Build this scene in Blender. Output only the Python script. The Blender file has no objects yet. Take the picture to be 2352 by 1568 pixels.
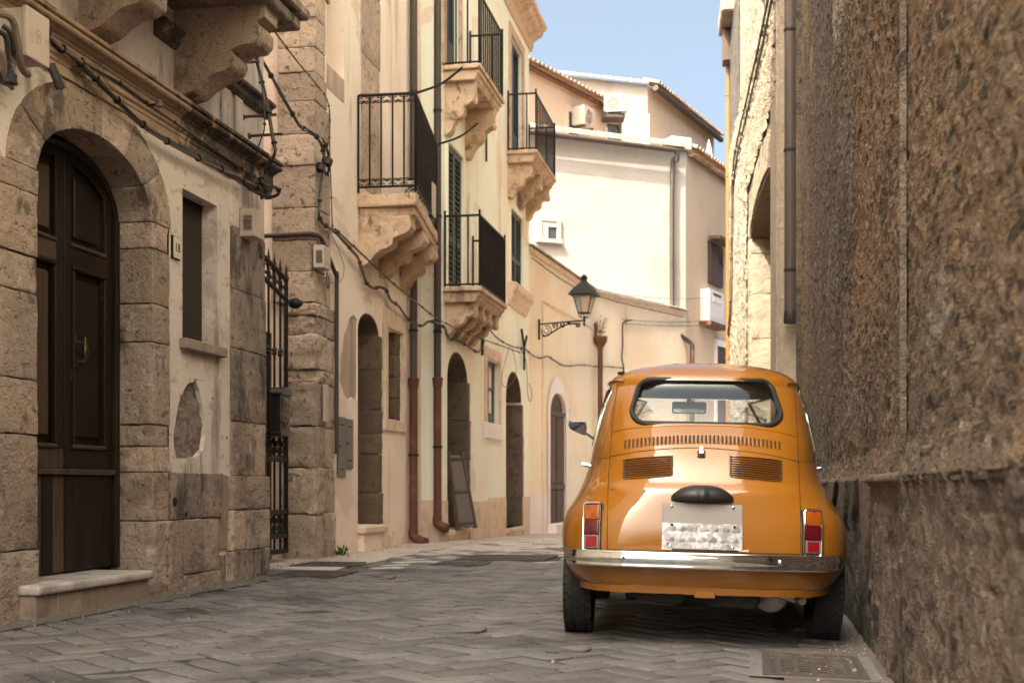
import bpy, bmesh, math, random
from mathutils import Vector, Matrix, noise
from mathutils.geometry import tessellate_polygon
from mathutils.bvhtree import BVHTree

R = math.radians
scene = bpy.context.scene
col = scene.collection

# ---------------------------------------------------------------- camera
FOC, HX, HY, CAMH = 2950.0, 1176.0, 1115.0, 0.70      # focal length and horizon measured in a 2352 x 1568 frame
cam_d = bpy.data.cameras.new('camera')
cam = bpy.data.objects.new('camera', cam_d)
col.objects.link(cam)
cam.location = (0, 0, CAMH)
cam.rotation_euler = (R(90), 0, 0)
cam_d.sensor_width = 36.0
cam_d.lens = 36.0 * FOC / 2352.0
cam_d.shift_y = (HY - 784.0) / 2352.0
cam_d.clip_start = 0.05
cam_d.clip_end = 3000
cam_d.dof.use_dof = True
cam_d.dof.focus_distance = 6.6
cam_d.dof.aperture_fstop = 4.5
scene.camera = cam

# ---------------------------------------------------------------- sky and sun
SUN = Vector((-0.74, -0.88, 1.35)).normalized()        # direction towards the sun
elev = math.asin(SUN.z)
azim = math.atan2(SUN.x, SUN.y)
world = bpy.data.worlds.new('World')
scene.world = world
world.use_nodes = True
wn = world.node_tree
wn.nodes.clear()
sky = wn.nodes.new('ShaderNodeTexSky')
sky.sky_type = 'NISHITA'
sky.sun_disc = False
sky.sun_elevation = elev
sky.sun_rotation = azim
sky.altitude = 50
sky.air_density = 0.28
sky.dust_density = 9.0
sky.ozone_density = 0.2
bg = wn.nodes.new('ShaderNodeBackground')
bg.inputs['Strength'].default_value = 0.15
wo = wn.nodes.new('ShaderNodeOutputWorld')
wn.links.new(sky.outputs[0], bg.inputs[0])
wn.links.new(bg.outputs[0], wo.inputs[0])

sun_d = bpy.data.lights.new('sun', 'SUN')
sun_d.energy = 2.6
sun_d.angle = R(0.53)
sun_d.color = (1.0, 0.93, 0.82)
sun = bpy.data.objects.new('sun', sun_d)
col.objects.link(sun)
sun.rotation_euler = SUN.to_track_quat('Z', 'Y').to_euler()
sun.location = SUN * 40

vs = scene.view_settings
vs.view_transform = 'Standard'
vs.look = 'None'
vs.gamma = 1.0
vs.use_curve_mapping = False
vs.exposure = 2.4
vs.use_white_balance = True
vs.white_balance_temperature = 6900
vs.white_balance_tint = -8
scene.render.resolution_x, scene.render.resolution_y = 1024, 682
scene.cycles.use_denoising = True
scene.cycles.max_bounces = 10
scene.cycles.diffuse_bounces = 6
scene.cycles.transparent_max_bounces = 16
scene.cycles.caustics_reflective = False
scene.cycles.caustics_refractive = False
# ---------------------------------------------------------------- helpers
rnd = random.Random(7)
ORG = {}


class Frame:
    """A facade frame: a runs along the facade away from the camera, b outwards, z up."""
    def __init__(self, o, heading, side=1):
        t = R(heading)
        self.o = Vector((o[0], o[1], 0))
        self.d = Vector((math.sin(t), math.cos(t), 0))
        self.n = Vector((math.cos(t), -math.sin(t), 0)) * side
        self.side = side

    def __call__(self, a, b, z):
        return self.o + self.d * a + self.n * b + Vector((0, 0, z))

    def px(self, x, y, b=0.0):
        """the (a, z) where the sight line through a picture point meets the plane at offset b"""
        r = Vector(((x - HX) / FOC, 1.0, 0.0))
        t = (self.o.dot(self.n) + b) / r.dot(self.n)
        p = r * t
        return (p - self.o).dot(self.d), CAMH + (HY - y) / FOC * t

    def a(self, x, b=0.0):
        return self.px(x, HY, b)[0]


W = Frame((0, 0), 0)
W.d, W.n = Vector((1, 0, 0)), Vector((0, 1, 0))          # world frame: (x, y, z)


def uframe(u, th):
    t = R(th)
    return Frame((math.cos(t) * u, -math.sin(t) * u), th)


def at(x, y, Y):
    return Vector(((x - HX) / FOC * Y, Y, CAMH + (HY - y) / FOC * Y))


class MB:
    def __init__(self):
        self.v, self.f = [], []

    def add(self, vs_, fs):
        k = len(self.v)
        self.v += [Vector(p) for p in vs_]
        self.f += [tuple(i + k for i in f) for f in fs]
        return self

    def hexa(self, c):
        return self.add(c, [(0, 3, 2, 1), (4, 5, 6, 7), (0, 1, 5, 4), (1, 2, 6, 5), (2, 3, 7, 6), (3, 0, 4, 7)])

    def box(self, F, a0, a1, b0, b1, z0, z1):
        return self.hexa([F(a0, b0, z0), F(a1, b0, z0), F(a1, b1, z0), F(a0, b1, z0),
                          F(a0, b0, z1), F(a1, b0, z1), F(a1, b1, z1), F(a0, b1, z1)])

    def prism(self, F, poly, b0, b1):
        """poly of (a, z) extruded from b0 to b1"""
        n = len(poly)
        vs_ = [F(a, b0, z) for a, z in poly] + [F(a, b1, z) for a, z in poly]
        return self.add(vs_, [tuple(range(n))[::-1], tuple(range(n, 2 * n))] + [(i, (i + 1) % n, n + (i + 1) % n, n + i) for i in range(n)])

    def vprism(self, poly, z0, z1):
        """poly of (x, y) extruded upwards"""
        n = len(poly)
        vs_ = [Vector((x, y, z0)) for x, y in poly] + [Vector((x, y, z1)) for x, y in poly]
        return self.add(vs_, [tuple(range(n))[::-1], tuple(range(n, 2 * n))] + [(i, (i + 1) % n, n + (i + 1) % n, n + i) for i in range(n)])

    def sweep(self, F, prof, a0, a1):
        """profile of (b, z) swept along a"""
        n = len(prof)
        vs_ = [F(a0, b, z) for b, z in prof] + [F(a1, b, z) for b, z in prof]
        return self.add(vs_, [tuple(range(n)), tuple(range(n, 2 * n))[::-1]] + [(i, n + i, n + (i + 1) % n, (i + 1) % n) for i in range(n)])

    def tube(self, pts, r, n=6, close=False, cap=True):
        pts = [Vector(p) for p in pts]
        m = len(pts)
        rs = r if isinstance(r, (list, tuple)) else [r] * m
        k = len(self.v)
        up = None
        for i, p in enumerate(pts):
            q0 = pts[(i - 1) % m] if (close or i > 0) else p
            q1 = pts[(i + 1) % m] if (close or i < m - 1) else p
            t = (q1 - q0)
            t = t.normalized() if t.length > 1e-9 else Vector((0, 0, 1))
            if up is None:
                up = t.orthogonal().normalized()
            else:
                up = up - t * up.dot(t)
                up = up.normalized() if up.length > 1e-6 else t.orthogonal().normalized()
            w = t.cross(up)
            for j in range(n):
                an = 2 * math.pi * j / n
                self.v.append(p + (up * math.cos(an) + w * math.sin(an)) * rs[i])
        rng = m if close else m - 1
        for i in range(rng):
            for j in range(n):
                i2 = (i + 1) % m
                self.f.append((k + i * n + j, k + i * n + (j + 1) % n, k + i2 * n + (j + 1) % n, k + i2 * n + j))
        if cap and not close:
            self.f.append(tuple(k + j for j in range(n))[::-1])
            self.f.append(tuple(k + (m - 1) * n + j for j in range(n)))
        return self

    def lathe(self, o, prof, n=16, axis=None):
        o = Vector(o)
        ax = Vector(axis or (0, 0, 1)).normalized()
        e1 = ax.orthogonal().normalized()
        e2 = ax.cross(e1)
        k = len(self.v)
        for r, h in prof:
            for j in range(n):
                an = 2 * math.pi * j / n
                self.v.append(o + ax * h + (e1 * math.cos(an) + e2 * math.sin(an)) * r)
        for i in range(len(prof) - 1):
            for j in range(n):
                self.f.append((k + i * n + j, k + i * n + (j + 1) % n, k + (i + 1) * n + (j + 1) % n, k + (i + 1) * n + j))
        self.f.append(tuple(k + j for j in range(n))[::-1])
        self.f.append(tuple(k + (len(prof) - 1) * n + j for j in range(n)))
        return self

    def holes(self, F, outer, hs, b=0.0, reveal=0.0):
        """flat wall of (a, z) with openings; reveal quads run back by reveal"""
        rings = [outer] + list(hs)
        flat = [p for r_ in rings for p in r_]
        tris = tessellate_polygon([[Vector((p[0], p[1], 0)) for p in r_] for r_ in rings])
        k = len(self.v)
        self.v += [F(p[0], b, p[1]) for p in flat]
        for t in tris:
            p0, p1, p2 = (Vector((flat[i][0], flat[i][1], 0)) for i in t)
            cr = (p1 - p0).cross(p2 - p0).z
            if abs(cr) < 1e-9:
                continue
            tt = t if (cr > 0) == (F.d.cross(Vector((0, 0, 1))).dot(F.n) > 0) else t[::-1]
            self.f.append(tuple(k + i for i in tt))
        off = len(outer)
        for h in hs:
            rv = reveal
            if rv:
                q = len(self.v)
                n = len(h)
                self.v += [F(p[0], b, p[1]) for p in h] + [F(p[0], b - rv, p[1]) for p in h]
                for i in range(n):
                    self.f.append((q + i, q + (i + 1) % n, q + n + (i + 1) % n, q + n + i))
            off += len(h)
        return self

    def bm(self):
        b = bmesh.new()
        vv = [b.verts.new(p) for p in self.v]
        for f in self.f:
            try:
                b.faces.new([vv[i] for i in f])
            except ValueError:
                pass
        return b


def mesh_from(mb, shift=Vector((0, 0, 0)), bevel=0.0, seg=1, smooth=False, recalc=True, angle=40, weld=True):
    b = mb.bm() if isinstance(mb, MB) else mb
    if shift.length:
        bmesh.ops.translate(b, verts=b.verts, vec=-shift)
    if weld:
        bmesh.ops.remove_doubles(b, verts=b.verts, dist=1e-5)
    if recalc:
        bmesh.ops.recalc_face_normals(b, faces=b.faces)
    if bevel:
        es = [e for e in b.edges if len(e.link_faces) == 2 and e.calc_face_angle(0) > R(25)]
        bmesh.ops.bevel(b, geom=es, offset=bevel, segments=seg, profile=0.6, affect='EDGES', clamp_overlap=True)
    for f in b.faces:
        f.smooth = smooth
    if smooth:
        for e in b.edges:
            if len(e.link_faces) == 2 and e.calc_face_angle(0) > R(angle):
                e.smooth = False
    me = bpy.data.meshes.new('mesh')
    b.to_mesh(me)
    b.free()
    return me


def link(name, me, mat_, parent=None, loc=(0, 0, 0)):
    me.name = name
    o = bpy.data.objects.new(name, me)
    col.objects.link(o)
    if mat_ is not None and len(me.materials) == 0:
        me.materials.append(mat_)
    if parent is not None:
        o.parent = parent
        ORG[o] = ORG[parent]
    else:
        o.location = loc
        ORG[o] = Vector(loc)
    return o


def part(name, mb, mat_, parent, bevel=0.0, seg=1, smooth=False, **k):
    return link(name, mesh_from(mb, ORG[parent], bevel, seg, smooth, **k), mat_, parent)


def tag(o, label, cat, group=None, kind=None):
    if label:
        o['label'] = label
    if cat:
        o['category'] = cat
    if group:
        o['group'] = group
    if kind:
        o['kind'] = kind
    return o


def thing(name, label, cat, loc, group=None):
    o = bpy.data.objects.new(name, None)
    o.empty_display_size = 0.1
    col.objects.link(o)
    o.location = loc
    ORG[o] = Vector(loc)
    return tag(o, label, cat, group)


def solo(name, mb, mat_, label, cat, loc, group=None, bevel=0.0, seg=1, smooth=False, kind=None, **k):
    """a thing that is one mesh"""
    o = link(name, mesh_from(mb, Vector(loc), bevel, seg, smooth, **k), mat_, None, loc)
    return tag(o, label, cat, group, kind)


def struct(name, mb, mat_, smooth=False, loc=(0, 0, 0), **k):
    o = link(name, mesh_from(mb, Vector(loc), smooth=smooth, **k), mat_, None, loc)
    o['kind'] = 'structure'
    return o


def rough_block(c8, cuts=4, amp=0.008, bev=0.007, freq=9.0, seed=0.0, pit=0.0):
    """a hewn stone: hexahedron with worn edges and a lumpy face"""
    b = MB().hexa(c8).bm()
    bmesh.ops.recalc_face_normals(b, faces=b.faces)
    if bev:
        bmesh.ops.bevel(b, geom=b.edges[:], offset=bev, segments=2, profile=0.6, affect='EDGES', clamp_overlap=True)
    big = [e for e in b.edges if e.calc_length() > bev * 4]
    bmesh.ops.subdivide_edges(b, edges=big, cuts=cuts, use_grid_fill=True)
    bmesh.ops.recalc_face_normals(b, faces=b.faces)
    b.normal_update()
    sv = Vector((seed * 3.7, seed * 1.3, -seed * 2.1))
    for v in b.verts:
        p = v.co * freq + sv
        h = noise.noise(p) * 0.5 + noise.noise(p * 2.7) * 0.35 + noise.noise(p * 6.5) * 0.35
        v.co += v.normal * (h * amp)
    return b


def stone(parent, F, a0, a1, z0, z1, b0, b1, mat_, name='stone_block', **k):
    k.setdefault('seed', rnd.random() * 50)
    jo = 0.0035
    b = rough_block([F(a0 + jo, b0, z0 + jo), F(a1 - jo, b0, z0 + jo), F(a1 - jo, b1, z0 + jo), F(a0 + jo, b1, z0 + jo),
                     F(a0 + jo, b0, z1 - jo), F(a1 - jo, b0, z1 - jo), F(a1 - jo, b1, z1 - jo), F(a0 + jo, b1, z1 - jo)], **k)
    return part(name, b, mat_, parent, smooth=True, recalc=False, weld=False, angle=60)


def stone_quad(parent, F, q, b0, b1, mat_, name='stone_block', **k):
    """q: four (a, z) corners"""
    k.setdefault('seed', rnd.random() * 50)
    b = rough_block([F(q[0][0], b0, q[0][1]), F(q[1][0], b0, q[1][1]), F(q[1][0], b1, q[1][1]), F(q[0][0], b1, q[0][1]),
                     F(q[3][0], b0, q[3][1]), F(q[2][0], b0, q[2][1]), F(q[2][0], b1, q[2][1]), F(q[3][0], b1, q[3][1])], **k)
    return part(name, b, mat_, parent, smooth=True, recalc=False, weld=False, angle=60)


def arch(a0, a1, z0, zs, rise, n=14):
    """opening outline: jambs a0..a1, foot z0, springing zs, elliptical head"""
    c, w = (a0 + a1) / 2, (a1 - a0) / 2
    return [(a0, z0), (a1, z0)] + [(c + w * math.cos(math.pi * i / n), zs + rise * math.sin(math.pi * i / n)) for i in range(n + 1)]


def rect(a0, a1, z0, z1):
    return [(a0, z0), (a1, z0), (a1, z1), (a0, z1)]


def catenary(p, q, sag, n=12, wob=0.0, seed=0):
    p, q = Vector(p), Vector(q)
    out = []
    for i in range(n + 1):
        t = i / n
        v = p.lerp(q, t) - Vector((0, 0, sag * 4 * t * (1 - t)))
        if wob and 0 < i < n:
            v += Vector((noise.noise(Vector((i * 0.9, seed, 0))), noise.noise(Vector((i * 0.9, seed, 5))), noise.noise(Vector((i * 0.9, seed, 9))))) * wob
        out.append(v)
    return out


def smoothline(pts, n=6):
    """Catmull-Rom through points"""
    pts = [Vector(p) for p in pts]
    out = []
    for i in range(len(pts) - 1):
        p0, p1, p2, p3 = pts[max(i - 1, 0)], pts[i], pts[i + 1], pts[min(i + 2, len(pts) - 1)]
        for j in range(n):
            t = j / n
            out.append(0.5 * ((2 * p1) + (p2 - p0) * t + (2 * p0 - 5 * p1 + 4 * p2 - p3) * t * t + (3 * p1 - p0 - 3 * p2 + p3) * t ** 3))
    out.append(pts[-1])
    return out
# ---------------------------------------------------------------- materials
MATS = {}
SAT = {'plaster_near': 0.75, 'stone_near': 0.9, 'stone_weathered': 0.95, 'cornice_stone': 0.95, 'plaster_upper_near': 0.7, 'plaster_mid': 0.78, 'stone_mid': 0.95, 'plaster_cream': 0.85, 'plaster_apricot': 0.85, 'carved_stone': 0.9, 'ochre_trim': 0.75, 'tan_render': 1.0, 'white_limewash': 0.8, 'bare_render': 0.9, 'ochre_rubble_render': 0.75, 'brown_rough_render': 0.78, 'lower_wall_render': 0.8, 'dusty_concrete': 0.6, 'paving_stone': 0.6, 'terracotta_tile': 0.8, 'pale_tile': 0.8, 'shaded_jamb_stone': 1.0}
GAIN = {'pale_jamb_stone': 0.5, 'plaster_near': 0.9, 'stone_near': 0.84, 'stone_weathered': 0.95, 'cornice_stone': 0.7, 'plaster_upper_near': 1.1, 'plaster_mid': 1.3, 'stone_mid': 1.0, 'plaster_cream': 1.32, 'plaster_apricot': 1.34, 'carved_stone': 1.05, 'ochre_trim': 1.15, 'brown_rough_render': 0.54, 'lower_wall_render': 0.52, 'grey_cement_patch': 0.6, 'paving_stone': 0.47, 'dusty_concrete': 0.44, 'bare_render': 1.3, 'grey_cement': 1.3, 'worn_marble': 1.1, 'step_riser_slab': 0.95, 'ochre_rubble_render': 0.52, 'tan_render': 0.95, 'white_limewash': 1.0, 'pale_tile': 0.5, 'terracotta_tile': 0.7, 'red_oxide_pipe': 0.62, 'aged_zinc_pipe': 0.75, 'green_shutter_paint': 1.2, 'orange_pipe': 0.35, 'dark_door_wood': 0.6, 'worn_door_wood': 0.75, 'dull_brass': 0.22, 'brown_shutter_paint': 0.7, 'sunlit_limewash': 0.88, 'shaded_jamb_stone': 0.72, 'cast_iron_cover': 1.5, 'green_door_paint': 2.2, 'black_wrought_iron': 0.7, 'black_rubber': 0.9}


def mat(name, base, rough=0.85, metal=0.0, layers=(), bumps=(), spec=0.35, rand=0.0, coat=0.0, coat_rough=0.03, alpha=None, rough_var=None, **inp):
    """layers: (colour, scale, lo, hi, stretch, amount[, kind]); bumps: (scale, strength, distance, stretch[, kind])"""
    m = bpy.data.materials.new(name)
    m.use_nodes = True
    nt = m.node_tree
    N, L = nt.nodes, nt.links
    p = N['Principled BSDF']
    p.inputs['Roughness'].default_value = rough
    p.inputs['Metallic'].default_value = metal
    p.inputs['Specular IOR Level'].default_value = spec
    p.inputs['Coat Weight'].default_value = coat
    p.inputs['Coat Roughness'].default_value = coat_rough
    for k, v in inp.items():
        p.inputs[k].default_value = v
    geo = N.new('ShaderNodeNewGeometry')

    def field(scale, stretch, kind, detail=4.0, rgh=0.62):
        mp = N.new('ShaderNodeMapping')
        mp.inputs['Scale'].default_value = tuple(s * scale for s in stretch)
        mp.inputs['Location'].default_value = (scale * 0.37, scale * 0.11 + 3.1, 1.7)
        L.new(geo.outputs['Position'], mp.inputs['Vector'])
        if kind == 'v':
            t = N.new('ShaderNodeTexVoronoi')
            t.feature = 'F1'
            t.inputs['Scale'].default_value = 1.0
            L.new(mp.outputs[0], t.inputs['Vector'])
            return t.outputs['Distance']
        if kind == 'w':
            t = N.new('ShaderNodeTexWave')
            t.inputs['Scale'].default_value = 1.0
            t.inputs['Distortion'].default_value = 6.0
            t.inputs['Detail'].default_value = 3.0
            L.new(mp.outputs[0], t.inputs['Vector'])
            return t.outputs['Fac']
        t = N.new('ShaderNodeTexNoise')
        t.inputs['Scale'].default_value = 1.0
        t.inputs['Detail'].default_value = detail
        t.inputs['Roughness'].default_value = rgh
        L.new(mp.outputs[0], t.inputs['Vector'])
        return t.outputs['Fac']

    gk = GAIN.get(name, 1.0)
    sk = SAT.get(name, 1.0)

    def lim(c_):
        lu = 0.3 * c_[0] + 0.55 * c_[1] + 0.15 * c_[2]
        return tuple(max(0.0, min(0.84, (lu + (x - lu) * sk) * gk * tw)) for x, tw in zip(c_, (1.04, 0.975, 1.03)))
    base = lim(base)
    layers = [(lim(ly[0]),) + tuple(ly[1:]) for ly in layers]
    rgb = N.new('ShaderNodeRGB')
    rgb.outputs[0].default_value = (*base, 1)
    c = rgb.outputs[0]
    for ly in layers:
        colr, sc, lo, hi, st, amt = ly[:6]
        kind = ly[6] if len(ly) > 6 else 'n'
        f = field(sc, st, kind)
        mr = N.new('ShaderNodeMapRange')
        mr.interpolation_type = 'SMOOTHSTEP'
        mr.inputs['From Min'].default_value = lo
        mr.inputs['From Max'].default_value = hi
        mr.inputs['To Min'].default_value = amt if kind == 'v' else 0.0
        mr.inputs['To Max'].default_value = 0.0 if kind == 'v' else amt
        L.new(f, mr.inputs['Value'])
        mx = N.new('ShaderNodeMix')
        mx.data_type = 'RGBA'
        L.new(mr.outputs[0], mx.inputs['Factor'])
        L.new(c, mx.inputs['A'])
        mx.inputs['B'].default_value = (*colr, 1)
        c = mx.outputs['Result']
    if rand:
        oi = N.new('ShaderNodeObjectInfo')
        ad = N.new('ShaderNodeMath')
        ad.operation = 'ADD'
        L.new(oi.outputs['Random'], ad.inputs[0])
        L.new(geo.outputs['Random Per Island'], ad.inputs[1])
        fr_ = N.new('ShaderNodeMath')
        fr_.operation = 'FRACT'
        L.new(ad.outputs[0], fr_.inputs[0])
        mr = N.new('ShaderNodeMapRange')
        mr.inputs['To Min'].default_value = 1 - rand
        mr.inputs['To Max'].default_value = 1 + rand
        L.new(fr_.outputs[0], mr.inputs['Value'])
        hs = N.new('ShaderNodeHueSaturation')
        L.new(mr.outputs[0], hs.inputs['Value'])
        L.new(c, hs.inputs['Color'])
        c = hs.outputs[0]
    L.new(c, p.inputs['Base Color'])
    if rough_var:
        f = field(rough_var[0], (1, 1, 1), 'n')
        mr = N.new('ShaderNodeMapRange')
        mr.inputs['To Min'].default_value = rough_var[1]
        mr.inputs['To Max'].default_value = rough_var[2]
        mr.inputs['From Min'].default_value = 0.3
        mr.inputs['From Max'].default_value = 0.7
        L.new(f, mr.inputs['Value'])
        L.new(mr.outputs[0], p.inputs['Roughness'])
    nrm = None
    for bp in bumps:
        sc, strn, dist, st = bp[:4]
        kind = bp[4] if len(bp) > 4 else 'n'
        f = field(sc, st, kind, 4.0, 0.65)
        b = N.new('ShaderNodeBump')
        b.inputs['Strength'].default_value = strn
        b.inputs['Distance'].default_value = dist
        L.new(f, b.inputs['Height'])
        if nrm:
            L.new(nrm, b.inputs['Normal'])
        nrm = b.outputs[0]
    if nrm:
        L.new(nrm, p.inputs['Normal'])
        if coat:
            L.new(nrm, p.inputs['Coat Normal'])
    MATS[name] = m
    return m


I3 = (1, 1, 1)
VS = (1, 1, 0.16)
# near palazzo
M_PLA = mat('plaster_near', (0.72, 0.62, 0.52), 0.9, layers=[((0.54, 0.42, 0.32), 1.2, 0.50, 0.64, (1, 0.6, 1), 0.7), ((0.80, 0.72, 0.64), 2.6, 0.56, 0.66, (1, 0.6, 1), 0.7), ((0.42, 0.33, 0.25), 2.0, 0.60, 0.66, (1, 0.6, 0.9), 0.55),
            ((0.22, 0.165, 0.125), 2.6, 0.575, 0.67, (1, 0.8, 0.12), 0.8), ((0.11, 0.085, 0.066), 5.5, 0.605, 0.67, (1, 0.7, 0.15), 0.8), ((0.36, 0.27, 0.20), 16, 0.57, 0.65, (1, 0.5, 1), 0.6), ((0.10, 0.075, 0.06), 9, 0.0, 0.09, I3, 0.85, 'v')],
            bumps=[(3, 0.4, 0.04, I3), (22, 0.5, 0.012, I3), (120, 0.4, 0.003, I3)])
SL_ = (1, 0.5, 1)
M_STO = mat('stone_near', (0.43, 0.335, 0.26), 0.92, rand=0.26, layers=[((0.52, 0.38, 0.265), 1.7, 0.46, 0.62, I3, 0.7), ((0.24, 0.175, 0.13), 2.6, 0.53, 0.64, (1, 0.8, 0.7), 0.8), ((0.58, 0.49, 0.41), 8.0, 0.55, 0.66, SL_, 0.75),
            ((0.075, 0.058, 0.046), 3.4, 0.585, 0.66, (1, 0.8, 0.5), 0.7), ((0.13, 0.10, 0.08), 18, 0.575, 0.66, SL_, 0.7), ((0.56, 0.47, 0.39), 40, 0.57, 0.68, SL_, 0.45), ((0.10, 0.078, 0.062), 46, 0.58, 0.67, SL_, 0.6)],
            bumps=[(6, 0.5, 0.05, I3), (24, 0.8, 0.025, (1, 0.6, 0.9)), (80, 0.9, 0.010, SL_)])
M_JAMB = mat('shaded_jamb_stone', (0.185, 0.132, 0.092), 0.92, rand=0.15, layers=[((0.25, 0.18, 0.125), 3, 0.48, 0.66, I3, 0.8), ((0.08, 0.06, 0.045), 9, 0.54, 0.68, I3, 0.8)], bumps=[(30, 0.7, 0.02, I3)])  # brown stone, darkened further with the shade of the door recesses
M_STO_D = mat('stone_weathered', (0.25, 0.205, 0.165), 0.95, rand=0.18, layers=[((0.40, 0.31, 0.24), 2.2, 0.48, 0.66, I3, 0.85), ((0.075, 0.062, 0.052), 3.4, 0.50, 0.64, (1, 1, 0.45), 0.9), ((0.05, 0.042, 0.036), 21, 0.56, 0.68, I3, 0.8)],
              bumps=[(7, 0.5, 0.05, I3), (36, 0.8, 0.018, (1, 1, 0.7)), (110, 0.6, 0.008, I3), (28, 0.5, 0.02, (1, 1, 0.6), 'v')])
M_COR = mat('cornice_stone', (0.47, 0.345, 0.235), 0.9, rand=0.14, layers=[((0.16, 0.115, 0.08), 3.5, 0.54, 0.66, (1, 0.5, 1), 0.8), ((0.10, 0.075, 0.055), 16, 0.57, 0.66, (1, 0.4, 1), 0.7), ((0.35, 0.22, 0.13), 2.4, 0.46, 0.66, I3, 0.75), ((0.13, 0.085, 0.055), 7, 0.58, 0.70, (1, 1, 0.4), 0.7), ((0.54, 0.42, 0.30), 9, 0.56, 0.70, I3, 0.5)],
            bumps=[(20, 0.4, 0.012, I3), (90, 0.4, 0.005, I3)])
M_CRUST = mat('black_crust_stone', (0.085, 0.066, 0.052), 0.95, rand=0.1, layers=[((0.40, 0.27, 0.165), 5.5, 0.56, 0.66, I3, 0.9), ((0.03, 0.025, 0.022), 9, 0.48, 0.62, I3, 0.8), ((0.24, 0.17, 0.11), 18, 0.57, 0.68, I3, 0.7)],
              bumps=[(14, 0.6, 0.025, I3), (70, 0.6, 0.01, I3)])
M_PLU = mat('plaster_upper_near', (0.50, 0.44, 0.385), 0.92, layers=[((0.30, 0.255, 0.215), 2.6, 0.46, 0.64, (1, 1, 0.3), 0.85), ((0.06, 0.052, 0.046), 4.2, 0.58, 0.70, (1, 1, 0.16), 0.9), ((0.10, 0.085, 0.07), 30, 0.60, 0.70, (1, 1, 0.4), 0.8)],
            bumps=[(10, 0.4, 0.02, I3), (60, 0.5, 0.008, I3)])
M_WOOD = mat('dark_door_wood', (0.022, 0.0145, 0.011), 0.5, spec=0.2, layers=[((0.05, 0.032, 0.022), 5, 0.5, 0.7, (1, 1, 0.08), 0.8), ((0.012, 0.008, 0.007), 26, 0.52, 0.66, (1, 1, 0.05), 0.7), ((0.22, 0.18, 0.145), 60, 0.69, 0.73, (1, 1, 0.25), 0.8)],
             bumps=[(60, 0.25, 0.003, (1, 1, 0.05))])
M_WOODL = mat('worn_door_wood', (0.085, 0.056, 0.038), 0.55, spec=0.2, layers=[((0.15, 0.10, 0.065), 5, 0.5, 0.7, (1, 1, 0.08), 0.8), ((0.03, 0.02, 0.015), 26, 0.52, 0.66, (1, 1, 0.05), 0.6), ((0.22, 0.18, 0.145), 60, 0.68, 0.73, (1, 1, 0.25), 0.8)],
              bumps=[(60, 0.25, 0.003, (1, 1, 0.05))])
M_MARB = mat('worn_marble', (0.42, 0.395, 0.365), 0.45, layers=[((0.24, 0.21, 0.18), 4, 0.48, 0.66, I3, 0.8), ((0.56, 0.53, 0.5), 11, 0.55, 0.7, (1, 1, 2), 0.6), ((0.13, 0.11, 0.09), 40, 0.6, 0.7, I3, 0.6)], bumps=[(50, 0.2, 0.004, I3)])
M_RISER = mat('step_riser_slab', (0.29, 0.235, 0.185), 0.75, rand=0.1, layers=[((0.17, 0.13, 0.10), 4, 0.48, 0.68, I3, 0.8), ((0.38, 0.32, 0.26), 7, 0.55, 0.7, I3, 0.6), ((0.09, 0.07, 0.055), 30, 0.62, 0.7, I3, 0.7)], bumps=[(40, 0.25, 0.005, I3)])
M_SCREEN = mat('dark_mesh_screen', (0.02, 0.016, 0.013), 0.6, bumps=[(260, 0.7, 0.004, I3, 'v')], layers=[((0.055, 0.04, 0.03), 260, 0.25, 0.5, I3, 0.8, 'v')])
M_CEM = mat('grey_cement', (0.21, 0.175, 0.145), 0.95, layers=[((0.13, 0.105, 0.085), 8, 0.48, 0.66, I3, 0.8), ((0.33, 0.26, 0.20), 22, 0.56, 0.68, I3, 0.8), ((0.07, 0.055, 0.045), 50, 0.58, 0.7, I3, 0.8)], bumps=[(30, 0.9, 0.03, I3), (100, 0.8, 0.01, I3)])
# mid-street house
M_PL2 = mat('plaster_mid', (0.66, 0.545, 0.425), 0.9, layers=[((0.50, 0.39, 0.285), 1.3, 0.60, 0.615, (1, 0.5, 0.9), 0.8), ((0.30, 0.21, 0.145), 3.0, 0.60, 0.68, (1, 0.6, 0.10), 0.7), ((0.58, 0.45, 0.33), 0.9, 0.45, 0.66, I3, 0.8), ((0.70, 0.60, 0.49), 2.1, 0.55, 0.72, I3, 0.6), ((0.36, 0.25, 0.165), 2.2, 0.60, 0.74, (1, 1, 0.10), 0.75), ((0.25, 0.17, 0.11), 16, 0.64, 0.72, I3, 0.5)], bumps=[(4, 0.3, 0.03, I3), (40, 0.25, 0.006, I3)])
M_ST2 = mat('stone_mid', (0.43, 0.34, 0.262), 0.92, rand=0.2, layers=[((0.53, 0.41, 0.295), 1.6, 0.46, 0.64, I3, 0.8), ((0.26, 0.19, 0.14), 4, 0.54, 0.66, (1, 0.8, 0.8), 0.75), ((0.58, 0.49, 0.40), 9, 0.56, 0.68, I3, 0.6), ((0.10, 0.076, 0.058), 14, 0.585, 0.66, I3, 0.8), ((0.12, 0.09, 0.07), 36, 0.58, 0.66, I3, 0.6)],
            bumps=[(9, 0.6, 0.05, I3), (34, 0.8, 0.02, I3), (100, 0.7, 0.008, I3)])
M_GPL = mat('bare_render', (0.36, 0.28, 0.215), 0.95, layers=[((0.22, 0.175, 0.14), 6, 0.46, 0.66, VS, 0.8), ((0.43, 0.36, 0.30), 14, 0.6, 0.7, VS, 0.7)], bumps=[(30, 0.5, 0.01, I3)])
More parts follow.
